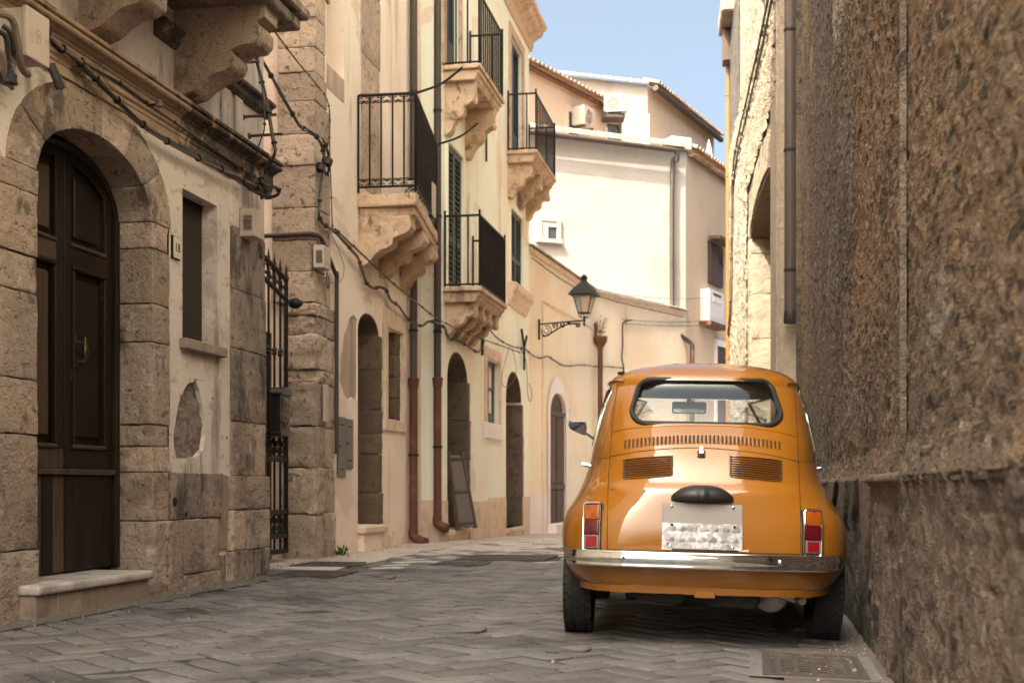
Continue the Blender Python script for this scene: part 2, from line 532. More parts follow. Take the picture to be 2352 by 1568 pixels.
M_CORB = mat('carved_stone', (0.55, 0.405, 0.265), 0.9, rand=0.06, layers=[((0.40, 0.275, 0.17), 4, 0.46, 0.66, I3, 0.8), ((0.64, 0.51, 0.37), 8, 0.55, 0.7, I3, 0.6), ((0.12, 0.085, 0.06), 11, 0.58, 0.67, (1, 1, 0.6), 0.8), ((0.20, 0.14, 0.095), 3.2, 0.57, 0.68, (1, 1, 0.35), 0.7)], bumps=[(16, 0.7, 0.03, I3), (60, 0.6, 0.008, I3)])
M_PL3 = mat('plaster_cream', (0.74, 0.645, 0.51), 0.9, layers=[((0.58, 0.46, 0.33), 1.1, 0.60, 0.62, (1, 0.4, 0.9), 0.75), ((0.40, 0.285, 0.19), 2.6, 0.60, 0.69, (1, 0.5, 0.10), 0.65), ((0.68, 0.55, 0.40), 0.8, 0.45, 0.68, I3, 0.8), ((0.50, 0.36, 0.235), 1.7, 0.62, 0.76, (1, 1, 0.12), 0.7), ((0.78, 0.70, 0.58), 2.6, 0.55, 0.72, I3, 0.6)], bumps=[(3, 0.3, 0.03, I3), (40, 0.2, 0.006, I3)])
M_TRIM3 = mat('ochre_trim', (0.60, 0.46, 0.30), 0.9, layers=[((0.46, 0.32, 0.19), 5, 0.48, 0.66, I3, 0.8), ((0.68, 0.56, 0.41), 9, 0.55, 0.7, I3, 0.6)], bumps=[(16, 0.4, 0.015, I3), (60, 0.3, 0.005, I3)])
M_PL4 = mat('plaster_apricot', (0.70, 0.535, 0.365), 0.9, layers=[((0.50, 0.355, 0.225), 2.2, 0.59, 0.68, (1, 0.5, 0.12), 0.65), ((0.60, 0.43, 0.27), 0.7, 0.45, 0.68, I3, 0.8), ((0.74, 0.60, 0.44), 1.9, 0.55, 0.72, I3, 0.7), ((0.45, 0.31, 0.19), 1.5, 0.62, 0.76, (1, 1, 0.15), 0.6)], bumps=[(3, 0.3, 0.03, I3)])
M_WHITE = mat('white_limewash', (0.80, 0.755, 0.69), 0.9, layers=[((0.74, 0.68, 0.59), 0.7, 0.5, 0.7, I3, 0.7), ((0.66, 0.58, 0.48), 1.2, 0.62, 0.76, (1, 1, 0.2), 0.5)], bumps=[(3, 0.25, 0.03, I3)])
M_WHITEH = mat('sunlit_limewash', (0.37, 0.345, 0.31), 0.9, layers=[((0.33, 0.30, 0.255), 0.6, 0.48, 0.66, I3, 0.8), ((0.27, 0.225, 0.175), 1.1, 0.60, 0.72, (1, 1, 0.16), 0.6), ((0.40, 0.375, 0.34), 2.5, 0.55, 0.7, I3, 0.6)], bumps=[(3, 0.3, 0.04, I3)])  # limewash copy for sunlit walls, its colour lowered against the strong sun
M_TAN = mat('tan_render', (0.63, 0.50, 0.36), 0.9, layers=[((0.55, 0.42, 0.29), 0.5, 0.45, 0.68, I3, 0.7), ((0.45, 0.33, 0.22), 1.2, 0.62, 0.78, (1, 1, 0.15), 0.5)], bumps=[(3, 0.25, 0.03, I3)])
M_TILE = mat('terracotta_tile', (0.44, 0.27, 0.16), 0.9, rand=0.25, layers=[((0.58, 0.45, 0.33), 5, 0.5, 0.66, I3, 0.8), ((0.24, 0.15, 0.10), 9, 0.58, 0.7, I3, 0.7)], bumps=[(30, 0.4, 0.01, I3)])
M_TILEP = mat('pale_tile', (0.66, 0.53, 0.40), 0.9, rand=0.15, layers=[((0.74, 0.64, 0.52), 5, 0.5, 0.66, I3, 0.8), ((0.42, 0.28, 0.18), 9, 0.58, 0.7, I3, 0.6)], bumps=[(30, 0.4, 0.01, I3)])
# right-hand side
AL_ = (1, 0.2, 1)
AM_ = (1, 0.25, 0.5)
M_BRN = mat('brown_rough_render', (0.215, 0.150, 0.098), 0.95, layers=[((0.36, 0.215, 0.095), 0.9, 0.42, 0.58, AM_, 0.9), ((0.27, 0.235, 0.205), 1.6, 0.56, 0.68, AM_, 0.7), ((0.11, 0.078, 0.054), 2.7, 0.53, 0.66, AM_, 0.75),
            ((0.43, 0.33, 0.235), 26, 0.54, 0.64, AL_, 0.75), ((0.05, 0.036, 0.027), 20, 0.55, 0.63, AL_, 0.85), ((0.06, 0.043, 0.032), 60, 0.55, 0.64, AL_, 0.7), ((0.50, 0.44, 0.39), 2.1, 0.66, 0.69, AM_, 0.6)],
            bumps=[(30, 0.8, 0.03, (1, 0.5, 1)), (90, 0.9, 0.012, (1, 0.5, 1))])
M_LOW = mat('lower_wall_render', (0.24, 0.175, 0.122), 0.95, layers=[((0.14, 0.105, 0.078), 1.8, 0.46, 0.62, (1, 0.35, 0.3), 0.85), ((0.35, 0.265, 0.195), 4, 0.55, 0.68, (1, 0.3, 0.4), 0.8), ((0.05, 0.038, 0.03), 11, 0.56, 0.66, (1, 0.25, 0.5), 0.85), ((0.40, 0.315, 0.235), 30, 0.56, 0.66, AL_, 0.6), ((0.05, 0.04, 0.03), 45, 0.56, 0.65, AL_, 0.6)],
            bumps=[(26, 0.8, 0.03, (1, 0.5, 0.8)), (90, 0.9, 0.012, (1, 0.5, 1))])
M_GREY = mat('grey_cement_patch', (0.165, 0.145, 0.128), 0.95, layers=[((0.085, 0.075, 0.068), 5, 0.46, 0.64, (1, 0.3, 0.4), 0.85), ((0.27, 0.245, 0.22), 12, 0.56, 0.68, (1, 0.25, 0.6), 0.8), ((0.03, 0.027, 0.024), 18, 0.60, 0.68, (1, 0.3, 0.5), 0.9), ((0.30, 0.20, 0.13), 7, 0.63, 0.70, AL_, 0.7)],
             bumps=[(26, 0.7, 0.025, (1, 0.5, 1)), (90, 0.8, 0.01, (1, 0.5, 1))])
M_YEL = mat('ochre_rubble_render', (0.64, 0.51, 0.33), 0.95, layers=[((0.74, 0.63, 0.46), 1.4, 0.46, 0.64, (1, 0.4, 1), 0.7), ((0.46, 0.31, 0.16), 4, 0.54, 0.66, (1, 0.3, 1), 0.75), ((0.16, 0.105, 0.06), 12, 0.575, 0.66, (1, 0.25, 0.8), 0.85), ((0.70, 0.66, 0.60), 2.1, 0.62, 0.7, (1, 0.4, 1), 0.7), ((0.22, 0.15, 0.09), 30, 0.57, 0.66, (1, 0.25, 1), 0.7)],
            bumps=[(8, 0.9, 0.08, (1, 0.5, 1)), (26, 0.9, 0.03, (1, 0.5, 1))])
M_YST = mat('pale_jamb_stone', (0.52, 0.435, 0.325), 0.95, layers=[((0.40, 0.32, 0.235), 2.2, 0.48, 0.66, I3, 0.8), ((0.62, 0.54, 0.43), 7, 0.55, 0.7, I3, 0.6)], bumps=[(10, 0.6, 0.05, I3), (40, 0.6, 0.015, I3)])
M_PLANK = mat('weathered_plank', (0.33, 0.235, 0.16), 0.85, rand=0.12, layers=[((0.22, 0.15, 0.10), 18, 0.48, 0.66, (1, 1, 0.04), 0.8), ((0.42, 0.32, 0.23), 30, 0.56, 0.7, (1, 1, 0.04), 0.6)], bumps=[(50, 0.4, 0.006, (1, 1, 0.04))])
M_DKWOOD = mat('dark_brown_wood', (0.075, 0.05, 0.036), 0.75, rand=0.12, layers=[((0.13, 0.09, 0.065), 12, 0.5, 0.66, VS, 0.7)], bumps=[(50, 0.3, 0.004, VS)])
# ground
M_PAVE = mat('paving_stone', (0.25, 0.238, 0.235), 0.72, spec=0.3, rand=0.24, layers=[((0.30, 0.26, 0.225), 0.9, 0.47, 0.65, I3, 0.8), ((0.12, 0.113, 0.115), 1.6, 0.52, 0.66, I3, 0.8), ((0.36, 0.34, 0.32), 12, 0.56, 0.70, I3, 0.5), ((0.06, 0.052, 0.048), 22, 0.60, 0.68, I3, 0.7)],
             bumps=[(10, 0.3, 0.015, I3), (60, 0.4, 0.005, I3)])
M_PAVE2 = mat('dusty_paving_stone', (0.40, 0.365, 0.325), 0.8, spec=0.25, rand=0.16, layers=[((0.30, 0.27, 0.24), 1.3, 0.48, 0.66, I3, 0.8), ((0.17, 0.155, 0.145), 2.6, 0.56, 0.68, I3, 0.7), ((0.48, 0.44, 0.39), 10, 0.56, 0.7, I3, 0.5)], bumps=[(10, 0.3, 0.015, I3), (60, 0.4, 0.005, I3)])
M_CONC2 = mat('pale_dust_concrete', (0.42, 0.37, 0.315), 0.92, layers=[((0.30, 0.26, 0.22), 1.6, 0.48, 0.66, I3, 0.8), ((0.50, 0.44, 0.37), 4, 0.55, 0.70, I3, 0.7), ((0.15, 0.125, 0.105), 20, 0.62, 0.70, I3, 0.6)], bumps=[(12, 0.35, 0.02, I3)])
M_DIRT = mat('sandy_joint_fill', (0.040, 0.035, 0.031), 0.95, layers=[((0.10, 0.083, 0.066), 3, 0.58, 0.72, I3, 0.7), ((0.06, 0.05, 0.043), 14, 0.55, 0.68, I3, 0.7)], bumps=[(40, 0.5, 0.01, I3), (180, 0.5, 0.004, I3)])
M_CONC = mat('dusty_concrete', (0.27, 0.225, 0.185), 0.92, layers=[((0.19, 0.165, 0.14), 1.4, 0.47, 0.66, I3, 0.8), ((0.35, 0.285, 0.22), 4, 0.55, 0.70, I3, 0.7), ((0.09, 0.075, 0.062), 26, 0.62, 0.70, I3, 0.7)], bumps=[(12, 0.35, 0.02, I3), (90, 0.5, 0.006, I3)])
M_IRONC = mat('cast_iron_cover', (0.05, 0.043, 0.038), 0.7, metal=0.2, layers=[((0.10, 0.08, 0.065), 20, 0.52, 0.68, I3, 0.7)], bumps=[(80, 0.4, 0.004, I3)])
# metals and small things
M_IRON = mat('black_wrought_iron', (0.02, 0.016, 0.014), 0.6, metal=0.2, layers=[((0.075, 0.042, 0.026), 12, 0.56, 0.70, I3, 0.7)], bumps=[(90, 0.3, 0.003, I3)])
M_PIPE = mat('aged_zinc_pipe', (0.085, 0.066, 0.056), 0.6, metal=0.3, layers=[((0.15, 0.115, 0.095), 3, 0.5, 0.68, VS, 0.7), ((0.045, 0.036, 0.031), 14, 0.54, 0.7, VS, 0.6)], bumps=[(40, 0.2, 0.004, I3)])
M_RUST = mat('red_oxide_pipe', (0.175, 0.072, 0.042), 0.65, layers=[((0.26, 0.115, 0.062), 5, 0.5, 0.66, I3, 0.8), ((0.085, 0.04, 0.028), 12, 0.56, 0.7, VS, 0.8)], bumps=[(50, 0.3, 0.004, I3)])
M_COPPER = mat('orange_pipe', (0.55, 0.27, 0.09), 0.6, layers=[((0.40, 0.19, 0.07), 5, 0.5, 0.66, VS, 0.6)])
M_CABLE = mat('black_cable', (0.026, 0.023, 0.021), 0.55, layers=[((0.075, 0.064, 0.054), 20, 0.5, 0.7, I3, 0.6)])
M_CABLEG = mat('dusty_cable', (0.17, 0.135, 0.105), 0.8, layers=[((0.09, 0.072, 0.058), 25, 0.5, 0.68, I3, 0.7)])
M_BOX = mat('ivory_plastic', (0.47, 0.40, 0.33), 0.55, layers=[((0.36, 0.295, 0.235), 6, 0.5, 0.7, I3, 0.6)], bumps=[(120, 0.1, 0.002, I3)])
M_BOXD = mat('dark_vent_plastic', (0.06, 0.05, 0.043), 0.6)
M_GREYM = mat('grey_enamel', (0.115, 0.105, 0.098), 0.5, layers=[((0.15, 0.13, 0.12), 7, 0.5, 0.7, I3, 0.6)])
M_WPL = mat('white_enamel', (0.72, 0.69, 0.64), 0.45, layers=[((0.58, 0.53, 0.47), 4, 0.52, 0.7, VS, 0.6)])
M_GREEN = mat('green_shutter_paint', (0.052, 0.066, 0.048), 0.6, layers=[((0.10, 0.105, 0.078), 7, 0.52, 0.7, I3, 0.7)])
M_GRDOOR = mat('green_door_paint', (0.02, 0.10, 0.06), 0.5, layers=[((0.04, 0.13, 0.08), 9, 0.5, 0.7, VS, 0.6)])
M_BLUE = mat('dark_blue_joinery', (0.022, 0.032, 0.042), 0.5)
M_GLASSD = mat('window_glass', (0.05, 0.06, 0.068), 0.06, spec=0.6, coat=0.4)
M_BROWN = mat('brown_shutter_paint', (0.13, 0.075, 0.055), 0.65, rand=0.1, layers=[((0.19, 0.12, 0.09), 8, 0.5, 0.7, VS, 0.7)])
M_MAIL = mat('black_cast_mailbox', (0.022, 0.02, 0.02), 0.42, metal=0.25, spec=0.5, layers=[((0.06, 0.05, 0.045), 14, 0.54, 0.7, I3, 0.6)], bumps=[(60, 0.15, 0.003, I3)])
M_BRASS = mat('dull_brass', (0.42, 0.29, 0.15), 0.4, metal=0.8)
M_PLATEW = mat('ceramic_plate', (0.62, 0.53, 0.44), 0.35)
M_INK = mat('dark_ink', (0.04, 0.03, 0.025), 0.6)
M_LEAF = mat('leaf', (0.055, 0.085, 0.03), 0.6, rand=0.3)
M_LEAFY = mat('dry_leaf', (0.20, 0.19, 0.08), 0.7, rand=0.3)
M_DARK = mat('dark_interior', (0.015, 0.012, 0.01), 0.9)
M_FROST = mat('lantern_glass', (0.75, 0.68, 0.58), 0.25, spec=0.4, **{'Transmission Weight': 0.85})
M_GRIT = mat('grit', (0.26, 0.21, 0.165), 0.95, rand=0.45)
# ---------------------------------------------------------------- ground
TH = 10.6
ST = uframe(0.0, TH)                 # street frame: a = s along the street, b = u across it (to the right)


def gz(u, s):
    z = -0.0227 * max(0.0, min(u, 1.0) + 0.8)
    return z - 0.023 * max(0.0, min(s, 70.0) - 15.5)


us = [-600, -200, -60, -20, -8, -6, -5, -4.5, -4, -3.5, -3, -2.5, -2, -1.6, -1.2, -0.8, -0.4, 0, 0.3, 0.6, 1.0, 2, 4, 8, 16, 40, 100, 300, 800]
ss = [-300, -100, -40, -15, -6, -3, 0, 2, 4, 6, 8, 10, 12, 13.5, 14.5, 15.5, 16, 17, 18, 20, 22, 25, 30, 40, 55, 70, 120, 300, 1500]
mb = MB()
for s in ss:
    for u in us:
        mb.v.append(ST(s, u, gz(u, s) - 0.006))
nu = len(us)
for i in range(len(ss) - 1):
    for j in range(nu - 1):
        mb.f.append((i * nu + j, i * nu + j + 1, (i + 1) * nu + j + 1, (i + 1) * nu + j))
ground = struct('ground', mb, M_DIRT, smooth=True)


def gpatch(name, u0, u1, s0, s1, lift, m, nu_=8, ns_=60, wob=0.05, mat_=None):
    b = MB()
    for i in range(ns_ + 1):
        s = s0 + (s1 - s0) * i / ns_
        for j in range(nu_ + 1):
            u = u0 + (u1 - u0) * j / nu_
            e = wob * noise.noise(Vector((s * 1.7, j * 3.1, u0))) if j in (0, nu_) else 0
            b.v.append(ST(s, u + e, gz(u + e, s) + lift + 0.003 * noise.noise(Vector((s * 3, u * 3, 0)))))
    for i in range(ns_):
        for j in range(nu_):
            k = i * (nu_ + 1) + j
            b.f.append((k, k + 1, k + nu_ + 2, k + nu_ + 1))
    return struct(name, b, m, smooth=True)


gpatch('pavement', 0.12, 0.62, 2.0, 16.0, 0.0025, M_CONC, wob=0.07)                # concrete strip along the right-hand wall
gpatch('pavement', -4.9, -3.52, 3.0, 10.2, 0.003, M_CONC, nu_=10, ns_=40, wob=0.09)
gpatch('pavement', -4.9, -3.42, 10.2, 30.0, 0.0032, M_CONC2, nu_=10, ns_=90, wob=0.10)   # sandy strip along the houses

gpatch('pavement', -2.3, 3.0, 19.5, 34.0, 0.014, M_WHITE, nu_=8, ns_=30, wob=0.05)      # pale flags added mostly out of sight to bounce sun onto the facades
# herringbone paving, one object for each of the 300 stones that show largest
PL, PW = 0.30, 0.15
def stone_mesh(seed):
    b = MB().box(W, -PL / 2 + 0.008, PL / 2 - 0.008, -PW / 2 + 0.008, PW / 2 - 0.008, -0.05, 0.0).bm()
    bmesh.ops.recalc_face_normals(b, faces=b.faces)
    top = [e for e in b.edges if all(v.co.z > -0.01 for v in e.verts)] + [e for e in b.edges if abs(e.verts[0].co.z - e.verts[1].co.z) > 0.02]
    bmesh.ops.bevel(b, geom=top, offset=0.007, segments=2, profile=0.5, affect='EDGES')
    for v in b.verts:
        if v.co.z > -0.03:
            v.co += Vector((noise.noise(v.co * 14 + Vector((seed, 0, 0))), noise.noise(v.co * 14 + Vector((0, seed, 0))), 0.3 * noise.noise(v.co * 9 + Vector((0, 0, seed))))) * 0.006
    return mesh_from(b, smooth=True, recalc=False, weld=False, angle=50)


variants = [stone_mesh(i * 7.3) for i in range(8)]
for me in variants:
    me.materials.append(M_PAVE)
cells = []
rot = R(45 + 3)
ca, sa = math.cos(rot), math.sin(rot)
for m_ in range(-150, 150):
    for n_ in range(-90, 90):
        ox, oy = m_ + 2 * n_, m_ - 2 * n_
        for hz_, (cx, cy) in ((1, (ox + 1.0, oy + 0.5)), (0, (ox + 2.5, oy + 0.0))):
            X_, Y_ = cx * PW, cy * PW
            u, s = ca * X_ - sa * Y_ - 1.5, sa * X_ + ca * Y_ + 12
            if not (-3.75 < u < 0.30 and 2.2 < s < 30):
                continue
            wob = 0.12 * noise.noise(Vector((s * 0.9, u * 0.9, 3)))
            if u < -3.62 + wob or u > 0.18 + wob * 0.5:
                continue
            cells.append((u, s, hz_))
MANH = [  # u, s, half along, half across, kind
]
def shows(u, s):
    p = ST(s, u, gz(u, s))
    x, y = p.x / p.y * FOC + HX, HY - (p.z - CAMH) / p.y * FOC
    if not (-40 < x < 2390 and y < 1600):
        return 0
    if 1370 < x < 1860 and y < 1440:
        return 0.3 / p.y
    return 1.0 / p.y


COVERS = []


def add_cover(px0, px1, py0, py1):
    pts = []
    for x, y in ((px0, py1), (px1, py1), (px1, py0), (px0, py0)):
        Yd = CAMH * FOC / (y - HY)
        for _ in range(4):
            p = Vector(((x - HX) / FOC * Yd, Yd, 0))
            z = gz(p.dot(ST.n), p.dot(ST.d))
            Yd = (CAMH - z) * FOC / (y - HY)
        p = Vector(((x - HX) / FOC * Yd, Yd, 0))
        pts.append((p.dot(ST.n), p.dot(ST.d)))
    COVERS.append((min(p[0] for p in pts), max(p[0] for p in pts), min(p[1] for p in pts), max(p[1] for p in pts)))


add_cover(1752, 1968, 1512, 1552)
add_cover(1832, 1898, 1473, 1484)
add_cover(712, 800, 1292, 1301)
add_cover(668, 776, 1313, 1324)
add_cover(1085, 1255, 1276, 1286)
add_cover(1010, 1110, 1292, 1298)
covn = ['wide cast-iron drain cover with a bar grid nearest the camera, by the right-hand wall', 'small flat iron cover behind the right rear tyre of the car',
        'far dark drain cover by the foot of the rough stone pillar', 'nearer dark drain cover in front of the iron gate',
        'long drain cover in the brighter paving left of the car', 'narrow drain cover in mid street']


def on_cover(u, s):
    return any(c[0] - 0.04 < u < c[1] + 0.04 and c[2] - 0.04 < s < c[3] + 0.04 for c in COVERS)


cells = [c for c in cells if not on_cover(c[0], c[1])]
cells.sort(key=lambda c: -shows(c[0], c[1]))
eS = Vector((ST.n.x, ST.n.y, 0))


def stone_matrix(u, s, hz_):
    an = math.atan2(eS.y, eS.x) + rot + (0 if hz_ else R(90)) + rnd.gauss(0, 0.018)
    h = gz(u, s) + rnd.gauss(0, 0.0018) + 0.004 * noise.noise(Vector((u * 1.1, s * 1.1, 8)))
    p = ST(s, u, h)
    tilt = Matrix.Rotation(rnd.gauss(0, 0.005) + (0.0227 if u > -0.8 else 0), 4, 'Y') @ Matrix.Rotation(rnd.gauss(0, 0.005), 4, 'X')
    return Matrix.Translation(p) @ tilt @ Matrix.Rotation(an, 4, 'Z') @ Matrix.Diagonal((1, 1, 1, 1))


for u, s, hz_ in cells[:300]:
    o = bpy.data.objects.new('paving_stone', rnd.choice(variants))
    col.objects.link(o)
    o.parent = ground
    o.matrix_local = stone_matrix(u, s, hz_)
base_v = [[v.co.copy() for v in me.vertices] for me in variants]
base_f = [[tuple(p.vertices) for p in me.polygons] for me in variants]
near_mb, far_mb = MB(), MB()
for u, s, hz_ in cells[300:]:
    k = rnd.randrange(8)
    M4 = stone_matrix(u, s, hz_)
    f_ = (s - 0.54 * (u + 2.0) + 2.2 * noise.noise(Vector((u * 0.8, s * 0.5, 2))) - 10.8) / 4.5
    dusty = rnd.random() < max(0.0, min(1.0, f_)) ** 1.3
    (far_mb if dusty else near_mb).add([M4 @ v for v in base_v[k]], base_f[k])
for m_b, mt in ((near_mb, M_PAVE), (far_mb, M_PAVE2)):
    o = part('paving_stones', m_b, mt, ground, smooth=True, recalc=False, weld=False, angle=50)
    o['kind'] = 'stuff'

# drain covers: frame and grid bars, each bedded in a cement apron
for c in COVERS[:2]:
    gpatch('pavement', c[0] - 0.05, c[1] + 0.05, c[2] - 0.04, c[3] + 0.04, 0.0045, M_PAVE, nu_=6, ns_=6, wob=0.0)
for i, c in enumerate(COVERS):
    u0, u1, s0, s1 = c
    w, h = u1 - u0, s1 - s0
    uc, sc_ = (u0 + u1) / 2, (s0 + s1) / 2
    z = gz(uc, sc_) + 0.002
    t = thing('drain_cover', covn[i], 'drain cover', ST(sc_, uc, z), 'iron covers set in the street')
    SL = lambda a, b, zz: ST(a, b, gz(b, a) + zz)
    SL.d = SL.n = None
    fm = MB()
    e = 0.03
    for q in ((s0, s1, u0, u0 + e), (s0, s1, u1 - e, u1), (s0, s0 + e, u0 + e, u1 - e), (s1 - e, s1, u0 + e, u1 - e)):
        fm.box(SL, q[0], q[1], q[2], q[3], -0.03, 0.012)
    part('frame', fm, M_IRONC, t, bevel=0.002)
    part('plate', MB().box(SL, s0 + e, s1 - e, u0 + e, u1 - e, -0.03, 0.004), M_DARK if i == 0 else M_IRONC, t)
    if i == 1:
        continue
    nb = max(3, int(w / 0.075))
    ns = max(2, int(h / 0.075))
    for j in range(nb):
        uu = u0 + e + (w - 2 * e) * (j + 0.5) / nb
        part('grid_bar', MB().box(SL, s0 + e, s1 - e, uu - 0.011, uu + 0.011, -0.008, 0.011), M_IRONC, t)
    for j in range(1, ns):
        sv_ = s0 + e + (h - 2 * e) * j / ns
        part('cross_bar', MB().box(SL, sv_ - 0.01, sv_ + 0.01, u0 + e, u1 - e, -0.008, 0.0095), M_IRONC, t)

# grit and crumbs of plaster along the wall feet and in the joints: nobody could count them
gm = MB()
rg = random.Random(11)
for k in range(2600):
    s = 3.5 + 15.0 * rg.random() ** 1.4
    r_ = rg.random()
    if r_ < 0.5:
        wall_u = -3.79 if s < 9.6 else -4.12
        u = wall_u + 0.03 + abs(rg.gauss(0, 0.16))
    elif r_ < 0.72:
        u = 0.50 - abs(rg.gauss(0, 0.12))
    else:
        u = rg.uniform(-3.5, 0.3)
    if 5.1 < s < 8.6 and -1.0 < u < 0.45 and r_ >= 0.72:
        continue
    z_ = gz(u, s) + 0.004
    sz_ = rg.uniform(0.002, 0.006) * (1.8 if rg.random() < 0.06 else 1)
    c_ = ST(s, u, z_ + sz_ * 0.4)
    q_ = [c_ + Vector((rg.gauss(0, 0.3) + x, rg.gauss(0, 0.3) + y, rg.gauss(0, 0.2) + z)) * sz_ for x, y, z in ((1, 0, 0), (0, 1, 0), (-1, 0, 0), (0, -1, 0), (0, 0, 0.9), (0, 0, -0.9))]
    gm.add(q_, [(0, 1, 4), (1, 2, 4), (2, 3, 4), (3, 0, 4), (1, 0, 5), (2, 1, 5), (3, 2, 5), (0, 3, 5)])
tag(link('grit', mesh_from(gm, recalc=False, weld=False), M_GRIT), 'sandy grit and plaster crumbs along the wall feet', 'grit', kind='stuff')
# ---------------------------------------------------------------- near palazzo on the left
F1 = uframe(-3.79, TH)
A_END = 9.60
pal = thing('palazzo', 'weathered stone palazzo with arched dark door, number 18, filling the left edge', 'building', F1(7.0, 0, 0))
AC, AW, AS, AR = 6.98, 0.668, 2.39, 0.365       # door arch: centre, half width, springing, rise
EW, ER = 0.945, 0.625


def ell(t, w, r):
    return AC + w * math.cos(t), AS + r * math.sin(t)


ext = [(AC - EW, -0.3), (AC + EW, -0.3)] + [ell(math.pi * i / 20, EW, ER) for i in range(21)]
win1 = rect(8.131, 8.706, 1.695, 2.712)
pxs = [(450, 875), (458, 895), (463, 920), (470, 960), (472, 1000), (468, 1030), (452, 1048), (425, 1054), (405, 1052), (400, 1030), (398, 1005), (402, 970), (410, 930), (420, 900), (432, 880)]
patch = [F1.px(x, y) for x, y in pxs]
patch = [(a + 0.012 * noise.noise(Vector((i * 1.7, 3, 0))), z + 0.012 * noise.noise(Vector((i * 1.7, 9, 0)))) for i, (a, z) in enumerate([p for q in range(len(patch)) for p in (patch[q], ((patch[q][0] + patch[(q + 1) % len(patch)][0]) / 2, (patch[q][1] + patch[(q + 1) % len(patch)][1]) / 2))])]
H1 = 17.0
lower = [(-5.5, -0.3), (AC - EW, -0.3)] + [(AC - EW, AS)] + [ell(math.pi - math.pi * i / 20, EW, ER) for i in range(1, 20)] + [(AC + EW, AS), (AC + EW, -0.3), (A_END, -0.3), (A_END, 3.05), (-5.5, 3.05)]
m = MB().holes(F1, lower, [win1, patch], 0.0, 0.0)
for h, dpt in ((win1, 0.125), (patch, 0.035)):
    q = len(m.v)
    n = len(h)
    m.v += [F1(p[0], 0, p[1]) for p in h] + [F1(p[0], -dpt, p[1]) for p in h]
    m.f += [(q + i, q + (i + 1) % n, q + n + (i + 1) % n, q + n + i) for i in range(n)]
part('wall', m, M_PLA, pal)
# bare cement where the plaster fell
gx = MB()
ga0, ga1, gz0, gz1 = 7.93, 8.56, 0.84, 1.46
ng = 34
for i in range(ng + 1):
    for j in range(ng + 1):
        a_, z_ = ga0 + (ga1 - ga0) * i / ng, gz0 + (gz1 - gz0) * j / ng
        gx.v.append(F1(a_, -0.03 + 0.022 * noise.noise(Vector((a_ * 11, z_ * 11, 1))) + 0.012 * noise.noise(Vector((a_ * 37, z_ * 37, 1))), z_))
for i in range(ng):
    for j in range(ng):
        k = i * (ng + 1) + j
        gx.f.append((k, k + ng + 1, k + ng + 2, k + 1))
part('bare_cement_patch', gx, M_CEM, pal, smooth=True)
m = MB().box(F1, 7.95, A_END, -4.5, 0.0, 3.05, 11.8)
part('upper_wall', m, M_PLU, pal)
m = MB().box(F1, 1.5, 7.949, -4.5, -0.001, 3.05, H1)
part('upper_wall', m, M_PLU, pal)
m = MB().box(F1, -5.5, 1.499, -4.5, -0.002, 3.05, 14.0)
part('upper_wall', m, M_PLU, pal)
m = MB().box(F1, -5.5, A_END - 0.002, -4.5, -0.32, -0.3, 3.05)
part('wall_core', m, M_DARK, pal)
m = MB().add([F1(A_END, 0, -0.3), F1(A_END, -4.5, -0.3), F1(A_END, -4.5, 3.05), F1(A_END, 0, 3.05)], [(0, 1, 2, 3)])
part('end_wall', m, M_PLA, pal)

# jamb and pilaster blocks
for z0, z1 in ((-0.06, 0.474), (0.474, 0.787), (0.787, 0.951), (0.951, 1.092), (1.092, 1.619), (1.619, 1.865), (1.865, 2.22), (2.22, AS)):
    e = 0.02 if z0 < 0.4 else 0.0
    stone(pal, F1, AC + AW - rnd.uniform(0, 0.012), 7.885 + e + rnd.uniform(-0.01, 0.02), z0, z1, -0.27, 0.016 + e + rnd.uniform(0, 0.012), M_STO, amp=0.010, cuts=7)
for z0, z1 in ((-0.06, 0.36), (0.36, 0.97), (0.97, 1.26), (1.26, 1.72), (1.72, 1.916), (1.916, 2.25), (2.25, AS)):
    stone(pal, F1, 5.93 + rnd.uniform(-0.02, 0.02), AC - AW + rnd.uniform(-0.015, 0.008), z0, z1, -0.27, 0.016 + rnd.uniform(0, 0.014), M_STO, amp=0.010, cuts=7)
# arch stones
cuts_t = [0, 33, 62, 88, 118, 150, 180]
for i in range(6):
    t0, t1 = R(cuts_t[i]) + 0.005, R(cuts_t[i + 1]) - 0.005
    L_ = (t1 - t0) * 0.7
    b = rough_block([Vector((x, y, z)) for z in (0, 0.27) for x, y in ((0, 0), (L_, 0), (L_, 0.285), (0, 0.285))], cuts=7, amp=0.011, bev=0.006, seed=i * 5.1)
    for v in b.verts:
        t = t0 + (t1 - t0) * v.co.x / L_
        r = v.co.z / 0.27
        p0, p1 = ell(t, AW, AR), ell(t, EW, ER)
        v.co = F1(p0[0] + (p1[0] - p0[0]) * r, -0.27 + v.co.y, p0[1] + (p1[1] - p0[1]) * r)
    bmesh.ops.recalc_face_normals(b, faces=b.faces)
    part('arch_stone', b, M_STO, pal, smooth=True, recalc=False, weld=False, angle=60)
# base course between the door and the corner
for a0, a1, z0, z1 in ((7.91, 8.74, 0.474, 0.79), (7.90, 8.10, -0.06, 0.474), (8.10, 8.42, 0.10, 0.474), (8.42, 8.70, 0.10, 0.474), (8.10, 8.70, -0.06, 0.10)):
    stone(pal, F1, a0, a1, z0, z1, -0.1, 0.022 + rnd.uniform(0, 0.012), M_STO_D if z0 > 0.3 else M_STO, amp=0.013, cuts=6)
stone(pal, F1, 8.72, 8.86, -0.06, 0.20, -0.1, 0.004, M_STO, amp=0.004, cuts=3)
part('channel_board', MB().box(F1, 8.735, 8.865, -0.05, 0.012, 0.24, 0.78), M_RISER, pal, bevel=0.004)
